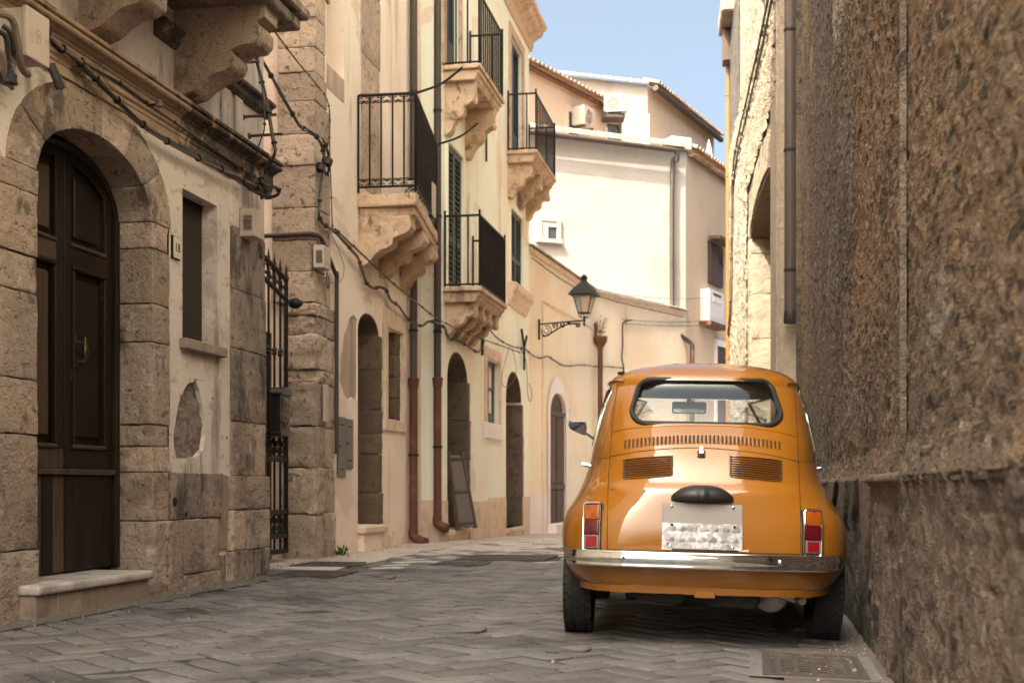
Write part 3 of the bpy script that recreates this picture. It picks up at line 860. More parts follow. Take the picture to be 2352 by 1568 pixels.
# corner pier
for a0, a1, z0, z1, bb in ((8.87, 9.60, -0.06, 0.22, 0.055), (8.87, 9.14, 0.22, 0.52, 0.05), (9.14, 9.60, 0.22, 0.52, 0.055), (8.87, 9.60, 0.52, 0.775, 0.055),
                           (8.93, 9.27, 0.775, 1.18, 0.02), (9.27, 9.60, 0.775, 1.18, 0.02), (8.93, 9.60, 1.18, 1.72, 0.022), (8.93, 9.22, 1.72, 2.16, 0.02), (9.22, 9.60, 1.72, 2.16, 0.022)):
    stone(pal, F1, a0, a1, z0, z1, -0.2, bb, M_STO_D if z0 < 0.2 or z0 > 1.1 else M_STO, amp=0.012, cuts=6)
stone(pal, F1, 8.93, 9.60, 2.16, 2.62, -0.2, 0.014, M_STO_D, amp=0.008, cuts=7)
stone(pal, F1, 8.93, 9.60, 2.62, 3.0, -0.2, 0.008, M_PLA, name='plastered_block', amp=0.006, cuts=7)

# cornice in jointed lengths, black-crusted towards the corner
prof = [(-0.02, 2.975), (0.028, 2.975), (0.028, 3.03), (0.036, 3.034), (0.036, 3.055), (0.050, 3.064), (0.056, 3.078), (0.042, 3.084), (0.042, 3.150), (0.052, 3.154), (0.052, 3.166), (0.070, 3.172), (0.085, 3.182)] + \
       [(0.100 + 0.024 * math.cos(R(t)), 3.205 + 0.020 * math.sin(R(t))) for t in range(-90, 91, 36)] + [(0.108, 3.228), (0.128, 3.232), (0.128, 3.256), (0.05, 3.268), (-0.02, 3.30)]
for a0, a1 in ((2.0, 4.2), (4.2, 5.65), (5.65, 6.93), (6.93, 8.02), (8.02, 8.86), (8.86, 9.40), (9.40, 9.70)):
    part('cornice_length', MB().sweep(F1, prof, a0 + 0.003, a1 - 0.003), M_CRUST if a0 > 8.0 else M_COR, pal, bevel=0.003)
prof2 = [(-0.02, 3.60), (0.02, 3.60), (0.05, 3.63), (0.05, 3.67), (0.085, 3.69), (0.085, 3.715), (-0.02, 3.74)]
for a0, a1 in ((7.7, 8.75), (8.75, 9.05), (9.05, 9.66)):
    part('string_course', MB().sweep(F1, prof2, a0 + 0.003, a1 - 0.003), M_CRUST, pal, bevel=0.003)
for a0, a1 in ((8.75, 8.92), (9.0, 9.14)):
    part('pilaster_strip', MB().box(F1, a0, a1, -0.02, 0.02, 3.30, 3.60), M_PLU, pal, bevel=0.004)
part('pilaster_strip', MB().box(F1, 8.78, 8.9, -0.02, 0.02, 3.74, 6.0), M_PLU, pal, bevel=0.004)

# balcony overhead
bal = part('balcony', MB().box(F1, 3.2, 8.52, -0.02, 0.70, 3.86, 3.94).box(F1, 3.16, 8.57, -0.02, 0.75, 3.945, 4.02), M_STO_D, pal, bevel=0.012)


def corbel(F, a0, a1, prof, parent, m_, amp=0.012, nm='corbel', cuts=3):
    n = len(prof)
    b = MB().sweep(F, prof, a0, a1).bm()
    bmesh.ops.recalc_face_normals(b, faces=b.faces)
    bmesh.ops.triangulate(b, faces=[f for f in b.faces if len(f.verts) > 4])
    bmesh.ops.subdivide_edges(b, edges=b.edges[:], cuts=cuts, use_grid_fill=True)
    b.normal_update()
    sd = rnd.random() * 40
    for v in b.verts:
        p = v.co * 8 + Vector((sd, 0, 0))
        v.co += v.normal * (noise.noise(p) * amp + noise.noise(p * 3.1) * amp * 0.5)
    return part(nm, b, m_, parent, smooth=True, recalc=False, weld=False, angle=50)


cp = [(-0.02, 3.30), (0.07, 3.30), (0.14, 3.325), (0.20, 3.375), (0.27, 3.42), (0.36, 3.44), (0.41, 3.47), (0.425, 3.53), (0.40, 3.575), (0.46, 3.60), (0.57, 3.615), (0.60, 3.65), (0.61, 3.72), (0.585, 3.75), (0.64, 3.78), (0.645, 3.86), (-0.02, 3.86)]
for a0 in (4.35, 5.57, 6.77, 7.99):
    corbel(F1, a0, a0 + 0.25, cp, bal, M_STO)

# the door
DB = -0.225
d0, d1, dm = AC - AW + 0.01, AC + AW - 0.01, 7.0


def dz(a_, inset=0.0):
    t = max(-1, min(1, (a_ - AC) / (AW - inset)))
    return AS + (AR - inset) * math.sqrt(max(0, 1 - t * t))


def leaf_poly(a0, a1, z0, inset=0.0, n=12):
    return [(a0, z0), (a1, z0)] + [(a1 + (a0 - a1) * i / n, dz(a1 + (a0 - a1) * i / n, inset)) for i in range(n + 1)]


door = part('door', MB().prism(F1, leaf_poly(d0, d1, 0.18, 0.0, 24), DB - 0.06, DB - 0.03), M_WOOD, pal)
door['label'] = 'tall arched double door of dark panelled wood'
for q0_, q1_ in ((d1 - 0.055, d1 - 0.005), (d0, d0 + 0.05)):
    part('door_frame_post', MB().box(F1, q0_, q1_, DB - 0.03, DB + 0.03, 0.18, AS), M_WOOD, door, bevel=0.004)
fr_ = MB()
pts = [F1(*(lambda p: (p[0], DB, p[1]))(ell(math.pi * i / 20, AW - 0.03, AR - 0.03))) for i in range(21)]
fr_.tube(pts, 0.028, 6)
part('arch_frame', fr_, M_WOOD, door, smooth=True)


def slabp(poly, b0, b1, m_, nm, bev=0.004):
    return part(nm, MB().prism(F1, poly, b0, b1), m_, door, bevel=bev)


for k, (a0, a1, m_) in enumerate(((d0 + 0.055, dm - 0.004, M_WOODL), (dm + 0.004, d1 - 0.06, M_WOOD))):
    st = 0.085
    slabp(rect(a0, a1, 0.765, 0.80), DB - 0.03, DB + 0.028, M_WOODL, 'rail')
    slabp(rect(a0, a1, 0.80, 0.92), DB - 0.03, DB, m_, 'rail')
    slabp(rect(a0, a1, 2.02, 2.13), DB - 0.03, DB, m_, 'rail')
    for s0, s1 in ((a0, a0 + st), (a1 - st, a1)):
        tz = min(dz(s0, 0.03), dz(s1, 0.03))
        slabp([(s0, 0.92), (s1, 0.92), (s1, dz(s1, 0.03)), (s0, dz(s0, 0.03))], DB - 0.03, DB + 0.001, M_WOOD, 'stile')
    i0, i1 = a0 + st, a1 - st
    # top rail under the arch
    n = 8
    up = [(i0 + (i1 - i0) * i / n, dz(i0 + (i1 - i0) * i / n, 0.03)) for i in range(n + 1)]
    lo = [(x, z - 0.09) for x, z in up]
    slabp(lo + up[::-1], DB - 0.03, DB, M_WOOD, 'top_rail')
    # lower panel with its moulding
    zz0, zz1 = 0.92, 2.02
    for q in (rect(i0, i1, zz0, zz0 + 0.028), rect(i0, i1, zz1 - 0.028, zz1), rect(i0, i0 + 0.028, zz0 + 0.028, zz1 - 0.028), rect(i1 - 0.028, i1, zz0 + 0.028, zz1 - 0.028)):
        slabp(q, DB - 0.03, DB + 0.016, M_WOODL if q[0][1] == zz0 else M_WOOD, 'moulding', 0.008)
    slabp(rect(i0 + 0.06, i1 - 0.06, zz0 + 0.07, zz1 - 0.07), DB - 0.03, DB - 0.008, m_, 'panel', 0.012)
    # upper panel
    q = [(i0 + 0.05, 2.19), (i1 - 0.05, 2.19)] + [(i1 - 0.05 + (i0 - i1 + 0.1) * i / 6, dz(i1 - 0.05 + (i0 - i1 + 0.1) * i / 6, 0.03) - 0.15) for i in range(7)]
    slabp(q, DB - 0.03, DB - 0.008, m_, 'panel', 0.012)
    slabp(rect(i0, i1, 2.13, 2.155), DB - 0.03, DB + 0.014, M_WOODL, 'moulding', 0.008)
    # boarded foot
    npk = 5
    for i in range(npk):
        p0, p1 = a0 + (a1 - a0) * i / npk, a0 + (a1 - a0) * (i + 1) / npk
        slabp(rect(p0 + 0.004, p1 - 0.004, 0.19, 0.765), DB - 0.03, DB + 0.006, M_WOOD if k else M_WOODL if i % 2 == 0 else M_WOOD, 'plank', 0.005)
ha, hz_ = F1.px(180, 808, DB)
for q0_, q1_ in ((0.03, 0.10), (-0.09, -0.04)):
    part('handle_plate', MB().box(F1, ha - 0.07, ha - 0.032, DB, DB + 0.012, hz_ + q0_, hz_ + q1_), M_BRASS, door, bevel=0.003)
part('pull_handle', MB().lathe(F1(ha, DB + 0.045, hz_ - 0.075), [(0.004, 0), (0.010, 0.012), (0.008, 0.03), (0.019, 0.055), (0.020, 0.09), (0.010, 0.125), (0.012, 0.14), (0.004, 0.165)], 12)
     .tube([F1(ha - 0.05, DB, hz_ + 0.055), F1(ha, DB + 0.045, hz_ + 0.055)], 0.007).tube([F1(ha - 0.05, DB, hz_ - 0.06), F1(ha, DB + 0.045, hz_ - 0.06)], 0.007), M_BRASS, door, smooth=True)
ka, kz = F1.px(162, 862, DB)
part('keyhole_plate', MB().prism(F1, [(ka + 0.02 * math.cos(R(t)), kz + 0.034 * math.sin(R(t))) for t in range(0, 360, 30)], DB, DB + 0.006), M_BRASS, door)
# doorstep
step = part('doorstep', MB().box(F1, 6.11, 7.415, -0.34, 0.145, 0.125, 0.178), M_MARB, pal, bevel=0.018, seg=3, smooth=True, angle=60)
xs = [6.125, 6.33, 6.60, 6.86, 7.12, 7.40]
for i in range(5):
    part('riser_slab', MB().box(F1, xs[i] + 0.002, xs[i + 1] - 0.002, -0.2, 0.118 + 0.004 * (i % 2), -0.08, 0.124), M_RISER, step, bevel=0.004)
# window
wi = part('window', MB().box(F1, 8.11, 8.73, -0.16, -0.118, 1.67, 2.73), M_SCREEN, pal)
part('sill', MB().box(F1, 8.085, 8.765, -0.115, 0.055, 1.625, 1.694), M_RISER, wi, bevel=0.006)
part('screen_frame', MB().box(F1, 8.131, 8.16, -0.118, -0.10, 1.7, 2.71), M_DARK, wi)
part('screen_frame', MB().box(F1, 8.16, 8.68, -0.118, -0.10, 2.68, 2.71), M_DARK, wi)
# socket hole and fixing holes
for x, y, r in ((392, 1152, 0.035), (488, 915, 0.010), (448, 872, 0.008), (520, 1005, 0.012), (418, 1180, 0.02)):
    a_, z_ = F1.px(x, y)
    part('wall_hole', MB().lathe(F1(a_, 0.004 if y < 1080 else 0.030, z_), [(r, 0), (r * 0.6, 0.003)], 8, axis=tuple(F1.n)), M_DARK, pal)

# house number plaque
pa0, pz0 = F1.px(394, 591)
pa1, pz1 = F1.px(410, 549)
pq = thing('number_plaque', 'small square plaque with the number 18 beside the screened window', 'house number', F1(pa0, 0, pz0))
pa1 = pa0 + 0.105
part('plate_back', MB().box(F1, pa0 - 0.012, pa1 + 0.004, 0.0, 0.012, pz0 - 0.006, pz1 + 0.006), M_DARK, pq, bevel=0.002)
part('plate', MB().box(F1, pa0, pa1, 0.012, 0.018, pz0, pz1), M_PLATEW, pq, bevel=0.002)


def text_part(s, F, a_, b_, z_, size, m_, parent, name='lettering', mirror=False, shear=0):
    cu = bpy.data.curves.new('t', 'FONT')
    cu.body = s
    cu.size = size
    cu.align_x = 'CENTER'
    cu.align_y = 'CENTER'
    cu.extrude = 0.0012
    cu.resolution_u = 3
    tmp = bpy.data.objects.new('t', cu)
    col.objects.link(tmp)
    bpy.context.view_layer.update()
    me = bpy.data.meshes.new_from_object(tmp.evaluated_get(bpy.context.evaluated_depsgraph_get()))
    bpy.data.objects.remove(tmp)
    bpy.data.curves.remove(cu)
    for v in me.vertices:
        v.co = F(a_ + v.co.x, b_ + v.co.z, z_ + v.co.y) - ORG[parent]
    me.materials.clear()
    return link(name, me, m_, parent)


text_part('18', F1, (pa0 + pa1) / 2, 0.0185, (pz0 + pz1) / 2 - 0.002, 0.085, M_INK, pq)
# ---------------------------------------------------------------- mid-street house with the scroll balcony
F2 = uframe(-4.12, TH)
S2 = 11.72
A3 = 15.76                                   # where the cream house begins
hs2 = thing('townhouse', 'plastered house with stone quoins and scrollwork balcony, left of the two downpipes', 'building', F2(13.5, 0, 0))
H2 = 9.0
door4 = arch(13.11, 13.90, 0.27, 2.36, 0.22, 10)
win2 = rect(14.19, 14.83, 1.47, 2.50)
win3 = rect(12.09, 12.64, 4.86, 6.6)
pp = [(822, 735), (812, 722), (803, 730), (797, 752), (790, 770), (787, 800), (781, 820), (782, 850), (780, 872), (787, 893), (790, 907), (800, 918), (808, 912), (818, 921), (821, 905)]
pat2 = [F2.px(x, y) for x, y in pp]
pat2 = [(min(a_, 13.09), z_) for a_, z_ in pat2]
m = MB().holes(F2, [(S2 + 0.06, -0.4), (A3, -0.4), (A3, H2), (S2 + 0.06, H2)], [door4, win2, win3, pat2])
for h, dpt in ((door4, 0.36), (win2, 0.28), (win3, 0.25), (pat2, 0.014)):
    q, n = len(m.v), len(h)
    m.v += [F2(p[0], 0, p[1]) for p in h] + [F2(p[0], -dpt, p[1]) for p in h]
    m.f += [(q + i, q + (i + 1) % n, q + n + (i + 1) % n, q + n + i) for i in range(n)]
part('wall', m, M_PL2, hs2)
part('bare_render_patch', MB().box(F2, 12.35, 13.10, -0.04, -0.013, 1.3, 2.7), M_GPL, hs2)
q = [(878, 742), (884, 738), (891, 752), (892, 800), (891, 900), (889, 960), (882, 968), (878, 950), (879, 850)]
part('bare_render_patch', MB().prism(F2, [F2.px(x, y) for x, y in q], -0.02, 0.004), M_GPL, hs2)
part('wall_core', MB().box(F2, S2 + 0.35, A3 - 0.01, -5, -0.40, -0.4, H2), M_DARK, hs2)
part('roof', MB().box(F2, S2 + 0.05, A3, -5, -0.001, H2 - 0.05, H2 - 0.001), M_TILE, hs2)
part('end_wall', MB().box(F2, S2 + 0.10, S2 + 0.34, -5, -0.03, -0.4, H2), M_PL2, hs2)
# quoins: dressed above, rusticated below
zq = [5.9, 5.45, 5.17, 4.89, 4.65, 4.375, 4.06, 3.76, 3.36, 3.05, 2.75, 2.45, 2.32, 2.14, 1.81, 1.68, 1.27, 0.87, 0.43, -0.06]
for i in range(len(zq) - 1):
    z1, z0 = zq[i], zq[i + 1]
    ru = z1 < 2.5
    a1 = 12.06 + rnd.choice((-0.05, 0.0, 0.1)) * (1 if not ru else 1.4)
    bb = -0.36 if not ru else -0.30
    if 2.4 < z0 < 3.8:
        bb = -0.42
    stone(hs2, F2, S2 - (0.05 if ru and z1 - z0 > 0.3 else 0.015) - rnd.uniform(0, 0.02), a1, z0, z1, bb, 0.012 + (rnd.uniform(0.01, 0.035) if ru else rnd.uniform(0, 0.01)), M_ST2, amp=0.045 if ru else 0.010, bev=0.02 if ru else 0.008, cuts=7, freq=6 if ru else 8)
    if ru:
        stone(hs2, F2, a1 + 0.005, 12.33 + rnd.uniform(-0.05, 0.02), z0, z1, -0.1, 0.012 + rnd.uniform(0, 0.015), M_ST2, amp=0.018, bev=0.012, cuts=4)
# exposed stone strip beside the balcony
zz = 3.9
while zz < H2 - 0.6:
    h = rnd.uniform(0.5, 0.95)
    stone(hs2, F2, 13.2 + rnd.uniform(-0.03, 0.03), 13.92 + rnd.uniform(-0.04, 0.06), zz, zz + h, -0.1, 0.012, M_ST2, amp=0.02, bev=0.012, cuts=5)
    zz += h
# stone surrounds: door
door = part('door', MB().prism(F2, arch(13.06, 13.95, 0.25, 2.36, 0.25, 10), -0.42, -0.365), M_DKWOOD, hs2)
zr = [0.27, 0.62, 1.05, 1.28, 1.55, 2.0, 2.38]
for i in range(6):
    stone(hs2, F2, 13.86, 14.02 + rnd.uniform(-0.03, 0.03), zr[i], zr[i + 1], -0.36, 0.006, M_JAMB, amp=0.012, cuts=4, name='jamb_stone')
stp = part('doorstep', MB().box(F2, 13.08, 13.95, -0.36, 0.10, 0.19, 0.265), M_TRIM3, hs2, bevel=0.012)
stone(hs2, F2, 13.12, 13.92, -0.15, 0.19, -0.1, 0.07, M_PL2, amp=0.02, name='step_base')
# blind window with moulded surround
wn_ = part('window', MB().box(F2, 14.15, 14.87, -0.34, -0.285, 1.42, 2.55), M_ST2, hs2)
for q in (rect(14.06, 14.185, 1.33, 2.72), rect(14.835, 14.97, 1.33, 2.72), rect(14.185, 14.835, 2.505, 2.72), rect(14.185, 14.835, 1.33, 1.465)):
    part('surround', MB().prism(F2, q, -0.02, 0.03), M_TRIM3, wn_, bevel=0.01)
for i in range(4):
    z0 = 1.475 + i * 0.256
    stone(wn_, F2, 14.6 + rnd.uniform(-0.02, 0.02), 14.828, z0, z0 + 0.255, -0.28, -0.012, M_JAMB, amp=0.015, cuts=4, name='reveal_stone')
# upper window with splayed sill
w3 = part('window', MB().box(F2, 12.05, 12.68, -0.32, -0.255, 4.8, 6.7), M_ST2, hs2)
m = MB()
m.prism(F2, [(12.09, 4.62), (12.64, 4.62), (12.64, 4.855), (12.09, 4.855)], -0.02, 0.004)
part('splayed_sill', m, M_GPL, w3)

# scroll balcony
nz = 3.78
P0, P1, P2_, P3_ = F2(13.09, 0, 0), Vector((-1.01, 13.48, 0)), Vector((-0.905, 15.60, 0)), F2(15.70, 0.02, 0)


def zat(v, z):
    return Vector((v.x, v.y, z))


balc = part('balcony', MB().add([zat(P0, nz - 0.13), zat(P1, nz - 0.13), zat(P2_, nz - 0.13), zat(P3_, nz - 0.13), zat(P0, nz), zat(P1, nz), zat(P2_, nz), zat(P3_, nz)],
            [(0, 1, 2, 3), (4, 5, 6, 7), (0, 1, 5, 4), (1, 2, 6, 5), (2, 3, 7, 6), (3, 0, 4, 7)]), M_CORB, hs2, bevel=0.02, seg=2)
m = MB()
c = (P0 + P1 + P2_ + P3_) / 4
ins = [c + (p - c) * f for p, f in ((P0, 0.97), (P1, 0.92), (P2_, 0.92), (P3_, 0.97))]
m.add([zat(p, nz - 0.22) for p in ins] + [zat(p, nz - 0.132) for p in ins], [(0, 1, 2, 3), (4, 5, 6, 7), (0, 1, 5, 4), (1, 2, 6, 5), (2, 3, 7, 6), (3, 0, 4, 7)])
part('slab_moulding', m, M_CORB, balc, bevel=0.02, seg=2)
cpf = lambda zt, d, h: [(-0.03, zt - h), (d * 0.12, zt - h), (d * 0.22, zt - h * 0.93), (d * 0.30, zt - h * 0.80), (d * 0.42, zt - h * 0.70), (d * 0.56, zt - h * 0.66), (d * 0.64, zt - h * 0.58), (d * 0.66, zt - h * 0.46), (d * 0.78, zt - h * 0.42), (d * 0.93, zt - h * 0.36), (d, zt - h * 0.24), (d * 0.98, zt - h * 0.12), (d * 1.02, zt), (-0.03, zt)]
for a0, dd in ((13.12, 0.58), (13.9, 0.52), (14.75, 0.42)):
    corbel(F2, a0, a0 + 0.20, cpf(nz - 0.22, dd, 0.52), balc, M_CORB, amp=0.016)


def cring(m, c, ex, ez, r, t0, t1, rr, n=10):
    m.tube([c + ex * (r * math.cos(R(t0 + (t1 - t0) * i / n))) + ez * (r * math.sin(R(t0 + (t1 - t0) * i / n))) for i in range(n + 1)], rr, 5)


ZU = Vector((0, 0, 1))


def railing(parent, segs, z0, z1, bar_r=0.011, scroll=False, top_r=0.016, over=0.0):
    """segs: (start, end, bars); every bar is its own piece"""
    for p, q, n in segs:
        p, q = zat(p, 0), zat(q, 0)
        ex = (q - p).normalized()
        part('top_rail', MB().tube([zat(p, z1), zat(q, z1)], top_r, 6), M_IRON, parent)
        part('bottom_rail', MB().tube([zat(p, z0 + 0.06), zat(q, z0 + 0.06)], top_r * 0.85, 6), M_IRON, parent)
        for i in range(n + 1):
            c_ = p.lerp(q, i / n)
            part('bar', MB().tube([zat(c_, z0 + (0.0 if i in (0, n) else 0.06)), zat(c_, z1 + (over if i in (0, n) else 0))], bar_r * (1.25 if i in (0, n) else 1), 6), M_IRON, parent)
            if scroll and i < n:
                w = (q - p).length / n
                if scroll == 1:
                    for zc, sg in ((z1 - 0.055, 1), (z0 + 0.115, -1)):
                        s_ = MB()
                        for sd in (-1, 1):
                            cc = zat(p.lerp(q, (i + 0.5) / n), zc) + ex * (sd * w * 0.22)
                            cring(s_, cc, ex * sd, ZU * sg, w * 0.24, -170, 110, 0.006)
                            cring(s_, cc - ex * (sd * w * 0.04), ex * sd, ZU * sg, w * 0.12, -190, 20, 0.006, 7)
                        part('scroll', s_, M_IRON, parent)


rp = [P0 + (P1 - P0) * 0.02, P1.lerp(c, 0.04), P2_.lerp(c, 0.04), P3_ + (P2_ - P3_) * 0.05]
railing(balc, [(rp[0], rp[1], 5), (rp[1], rp[2], 17), (rp[3], rp[2], 4)], nz + 0.02, nz + 1.05, scroll=1)
# clothes-line arms on the corner posts
for base, tip in ((zat(rp[1], nz + 1.05), at(1062, 155, 13.5)), (zat(rp[2], nz + 1.05), at(1098, 283, 15.6))):
    mid = base.lerp(tip, 0.55) - Vector((0, 0, 0.05))
    solo('line_arm', MB().tube(smoothline([base, mid, tip], 5), 0.013, 6), M_IRON, 'iron clothes-line arm from the near post of the scrollwork balcony' if base.y < 14 else 'iron clothes-line arm from the far post of the scrollwork balcony', 'iron arm', base, 'clothes-line arms')
# air conditioner standing on that balcony
acp = P3_.lerp(P2_, 0.30)


def ac_unit(name, label, o, ex, ey, w, d, h, m_, fan=0.5):
    """o: lower corner; ex along the front, ey away from the viewer"""
    t = thing(name, label, 'air conditioner', o, 'air conditioner outdoor units')
    L = lambda a_, b_, z_: Vector(o) + ex * a_ + ey * b_ + Vector((0, 0, z_))
    part('case', MB().box(L, 0, w, 0, d, 0, h), m_, t, bevel=0.02, seg=2)
    cx, cz, r = w * fan, h * 0.5, h * 0.38
    part('fan_opening', MB().prism(lambda a_, b_, z_: L(a_, b_, z_), [(cx + r * math.cos(R(k * 20)), cz + r * math.sin(R(k * 20))) for k in range(18)], -0.012, -0.002), M_BOXD, t)
    for k in range(4):
        rr = r * (0.25 + 0.25 * k)
        part('grille_ring', MB().tube([L(cx + rr * math.cos(R(j * 24)), -0.016, cz + rr * math.sin(R(j * 24))) for j in range(15)], 0.006, 5, close=True), m_, t)
    for k in range(6):
        an = R(60 * k + 15)
        part('grille_spoke', MB().tube([L(cx, -0.02, cz), L(cx + r * math.cos(an), -0.018, cz + r * math.sin(an))], 0.005, 5), m_, t)
    for sx in (0.15, 0.85):
        part('foot', MB().box(L, w * sx - 0.03, w * sx + 0.03, 0.02, d - 0.02, -0.06, 0.001), M_BOXD, t)
    return t


ac_unit('air_conditioner', 'pale air conditioner unit standing inside the scrollwork balcony', Vector((-1.30, 15.02, 3.86)), Vector((0.98, -0.18, 0)).normalized(), Vector((0.18, 0.98, 0)).normalized(), 0.36, 0.28, 0.40, M_BOX)

# gate across the alley
FG = uframe(-4.26, TH)
gt = thing('iron_gate', 'tall black wrought-iron gate with spear tips between the palazzo and stone pillar', 'gate', FG(10.8, 0, 0.05))


def zrow(x, y):
    return FG.px(x, y)[1]


gx_px = [657 - i * 13.4 for i in range(9)]
g_as = [FG.a(x) for x in gx_px]
g_as = [a_ for a_ in g_as if a_ > 9.75]
ga0, ga1 = min(g_as), FG.a(659)
zt = lambda a_: 2.42 + 0.16 * (ga1 - a_)            # rising head band
for i, a_ in enumerate(g_as):
    big = i == 0
    r = 0.022 if big else 0.012
    ztop = zt(a_) + 0.31
    b = MB().tube([FG(a_, 0, 0.08), FG(a_, 0, ztop - 0.14)], r, 6)
    br = part('bar', b, M_IRON, gt)
    part('spear_tip', MB().lathe(FG(a_, 0, ztop - 0.14), [(r * 0.8, 0), (r * 1.5, 0.03), (r * 1.1, 0.05), (0.017, 0.07), (0.010, 0.11), (0.001, 0.17)], 6), M_IRON, br)
    if not big:
        part('collar', MB().lathe(FG(a_, 0, 1.88), [(r, 0), (0.026, 0.02), (0.018, 0.035), (0.028, 0.05), (r, 0.08)], 8), M_IRON, br)
for dz0, nm in ((0.0, 'head_band'), (0.19, 'head_band')):
    part(nm, MB().tube([FG(ga0, 0.0, zt(ga0) + dz0), FG((ga0 + ga1) / 2, 0, zt((ga0 + ga1) / 2) + dz0 + 0.03), FG(ga1, 0, zt(ga1) + dz0)], 0.022, 6), M_IRON, gt)
for z_ in (0.10, 0.24, 0.46, 0.94, 1.17):
    part('cross_rail', MB().box(FG, ga0, ga1 + 0.01, -0.015, 0.015, z_ - 0.022, z_ + 0.022), M_IRON, gt, bevel=0.004)
for z0, z1 in ((0.26, 0.44), (0.96, 1.15)):
    for i in range(len(g_as) - 1):
        s_ = MB()
        ac_, zc = (g_as[i] + g_as[i + 1]) / 2, (z0 + z1) / 2
        w = abs(g_as[i] - g_as[i + 1])
        for sg in (-1, 1):
            cring(s_, FG(ac_, 0, zc + sg * 0.045), FG.d, ZU * sg, 0.04, -200, 120, 0.008)
            cring(s_, FG(ac_, 0, zc + sg * 0.045), FG.d, ZU * sg, 0.018, -200, 60, 0.007, 6)
        part('scroll', s_, M_IRON, gt)
for i in range(len(g_as) - 1):
    s_ = MB()
    ac_ = (g_as[i] + g_as[i + 1]) / 2
    for sg in (-1, 1):
        cring(s_, FG(ac_, 0, zt(ac_) + 0.095 + sg * 0.035), FG.d, ZU * sg, 0.045, -200, 120, 0.008)
    part('scroll', s_, M_IRON, gt)
part('latch_boss', MB().lathe(FG(ga1 + 0.04, 0.05, 2.40), [(0.03, -0.04), (0.05, -0.01), (0.055, 0.03), (0.03, 0.07), (0.012, 0.09)], 10, axis=tuple(FG.n)), M_IRON, gt, smooth=True)
# alley paving and far alley wall behind the gate
alley = thing('alley_wall', 'dark stone wall closing the alley behind the iron gate', 'wall', FG(10.8, -2.2, 0))
part('wall', MB().box(FG, 9.62, 11.62, -2.5, -2.2, -0.2, 3.4), M_ST2, alley)
part('dark_backing', MB().box(FG, 9.62, 11.60, -0.30, -0.24, 0.0, 2.15), M_DKWOOD, alley)  # dark panel added behind the bars, standing in for the alley's darkness

# mailbox on the gate
ma0, mz0 = FG.px(645, 1000, 0.13)
ma1, mz1 = FG.px(668, 905, 0.13)
mbx = thing('mailbox', 'black cast-metal mailbox with domed lid hung on the iron gate', 'mailbox', FG(ma0, 0.02, mz0))
mw = ma1 - ma0
body = [(ma0, mz0 + 0.03), (ma1, mz0 + 0.03), (ma1, mz1 - 0.02), (ma0, mz1 - 0.02)]
part('body', MB().prism(FG, body, 0.03, 0.125), M_MAIL, mbx, bevel=0.004)
part('foot', MB().box(FG, ma0 - 0.012, ma1 + 0.012, 0.028, 0.137, mz0, mz0 + 0.032), M_MAIL, mbx, bevel=0.006)
dome = [(ma0 - 0.015, mz1 - 0.02), (ma1 + 0.015, mz1 - 0.02), (ma1 + 0.015, mz1)] + [((ma0 + ma1) / 2 + (mw / 2) * math.cos(R(t)), mz1 + 0.055 * math.sin(R(t))) for t in range(10, 171, 20)] + [(ma0 - 0.015, mz1)]
part('lid', MB().prism(FG, dome, 0.025, 0.145), M_MAIL, mbx, bevel=0.004)
zc = (mz0 + mz1) / 2
part('upper_panel', MB().box(FG, ma0 + 0.04, ma1 - 0.04, 0.125, 0.131, zc + 0.02, mz1 - 0.05), M_MAIL, mbx, bevel=0.003)
part('crest', MB().lathe(FG((ma0 + ma1) / 2, 0.131, zc + 0.11), [(0.05, 0), (0.042, 0.006), (0.02, 0.012), (0.016, 0.018)], 8, axis=tuple(FG.n)), M_GREYM, mbx)
part('lower_panel', MB().box(FG, ma0 + 0.04, ma1 - 0.04, 0.125, 0.131, mz0 + 0.06, zc), M_MAIL, mbx, bevel=0.003)
hn = [FG((ma0 + ma1) / 2 + 0.06 * math.cos(R(t)), 0.14, zc - 0.06 + 0.05 * math.sin(R(t))) for t in range(180, 361, 20)]
part('horn_emblem', MB().tube(hn, 0.008, 6), M_GREYM, mbx, smooth=True)
part('knob', MB().lathe(FG((ma0 + ma1) / 2, 0.131, zc - 0.03), [(0.012, 0), (0.014, 0.008), (0.006, 0.016)], 8, axis=tuple(FG.n)), M_GREYM, mbx)

# meter boxes on the walls
def meter_box(F, px0, px1, py0, py1, d, label, m_=M_BOX):
    a0, z1 = F.px(px0, py0, d)
    a1, z0 = F.px(px1, py1, d)
    t = thing('meter_box', label, 'meter box', F(a0, 0, z0), 'ivory wall boxes')
    part('case', MB().box(F, a0, a1, 0.012, d, z0, z1), m_, t, bevel=0.008, seg=2)
    n = 11
    for i in range(n):
        zz_ = z0 + (z1 - z0) * (0.22 + 0.56 * i / n)
        part('vent_slot', MB().box(F, a0 - 0.004, a0 + 0.01, d * 0.35, d * 0.85, zz_, zz_ + (z1 - z0) * 0.025), M_BOXD, t)
    part('back_plate', MB().box(F, a0 + 0.01, a1 - 0.01, -0.005, 0.013, z0 - 0.02, z1 + 0.01), M_BOXD, t)
    part('cover_seam', MB().box(F, a0 + (a1 - a0) * 0.12, a1 - (a1 - a0) * 0.12, d, d + 0.004, z0 + 0.05, z1 - 0.03), m_, t, bevel=0.002)
    return t


meter_box(F1, 584, 607, 478, 553, 0.13, 'ivory ventilated meter box on the palazzo corner below the cables')
meter_box(F2, 744, 760, 562, 622, 0.12, 'ivory ventilated meter box on the stone quoin above the gate pillar')
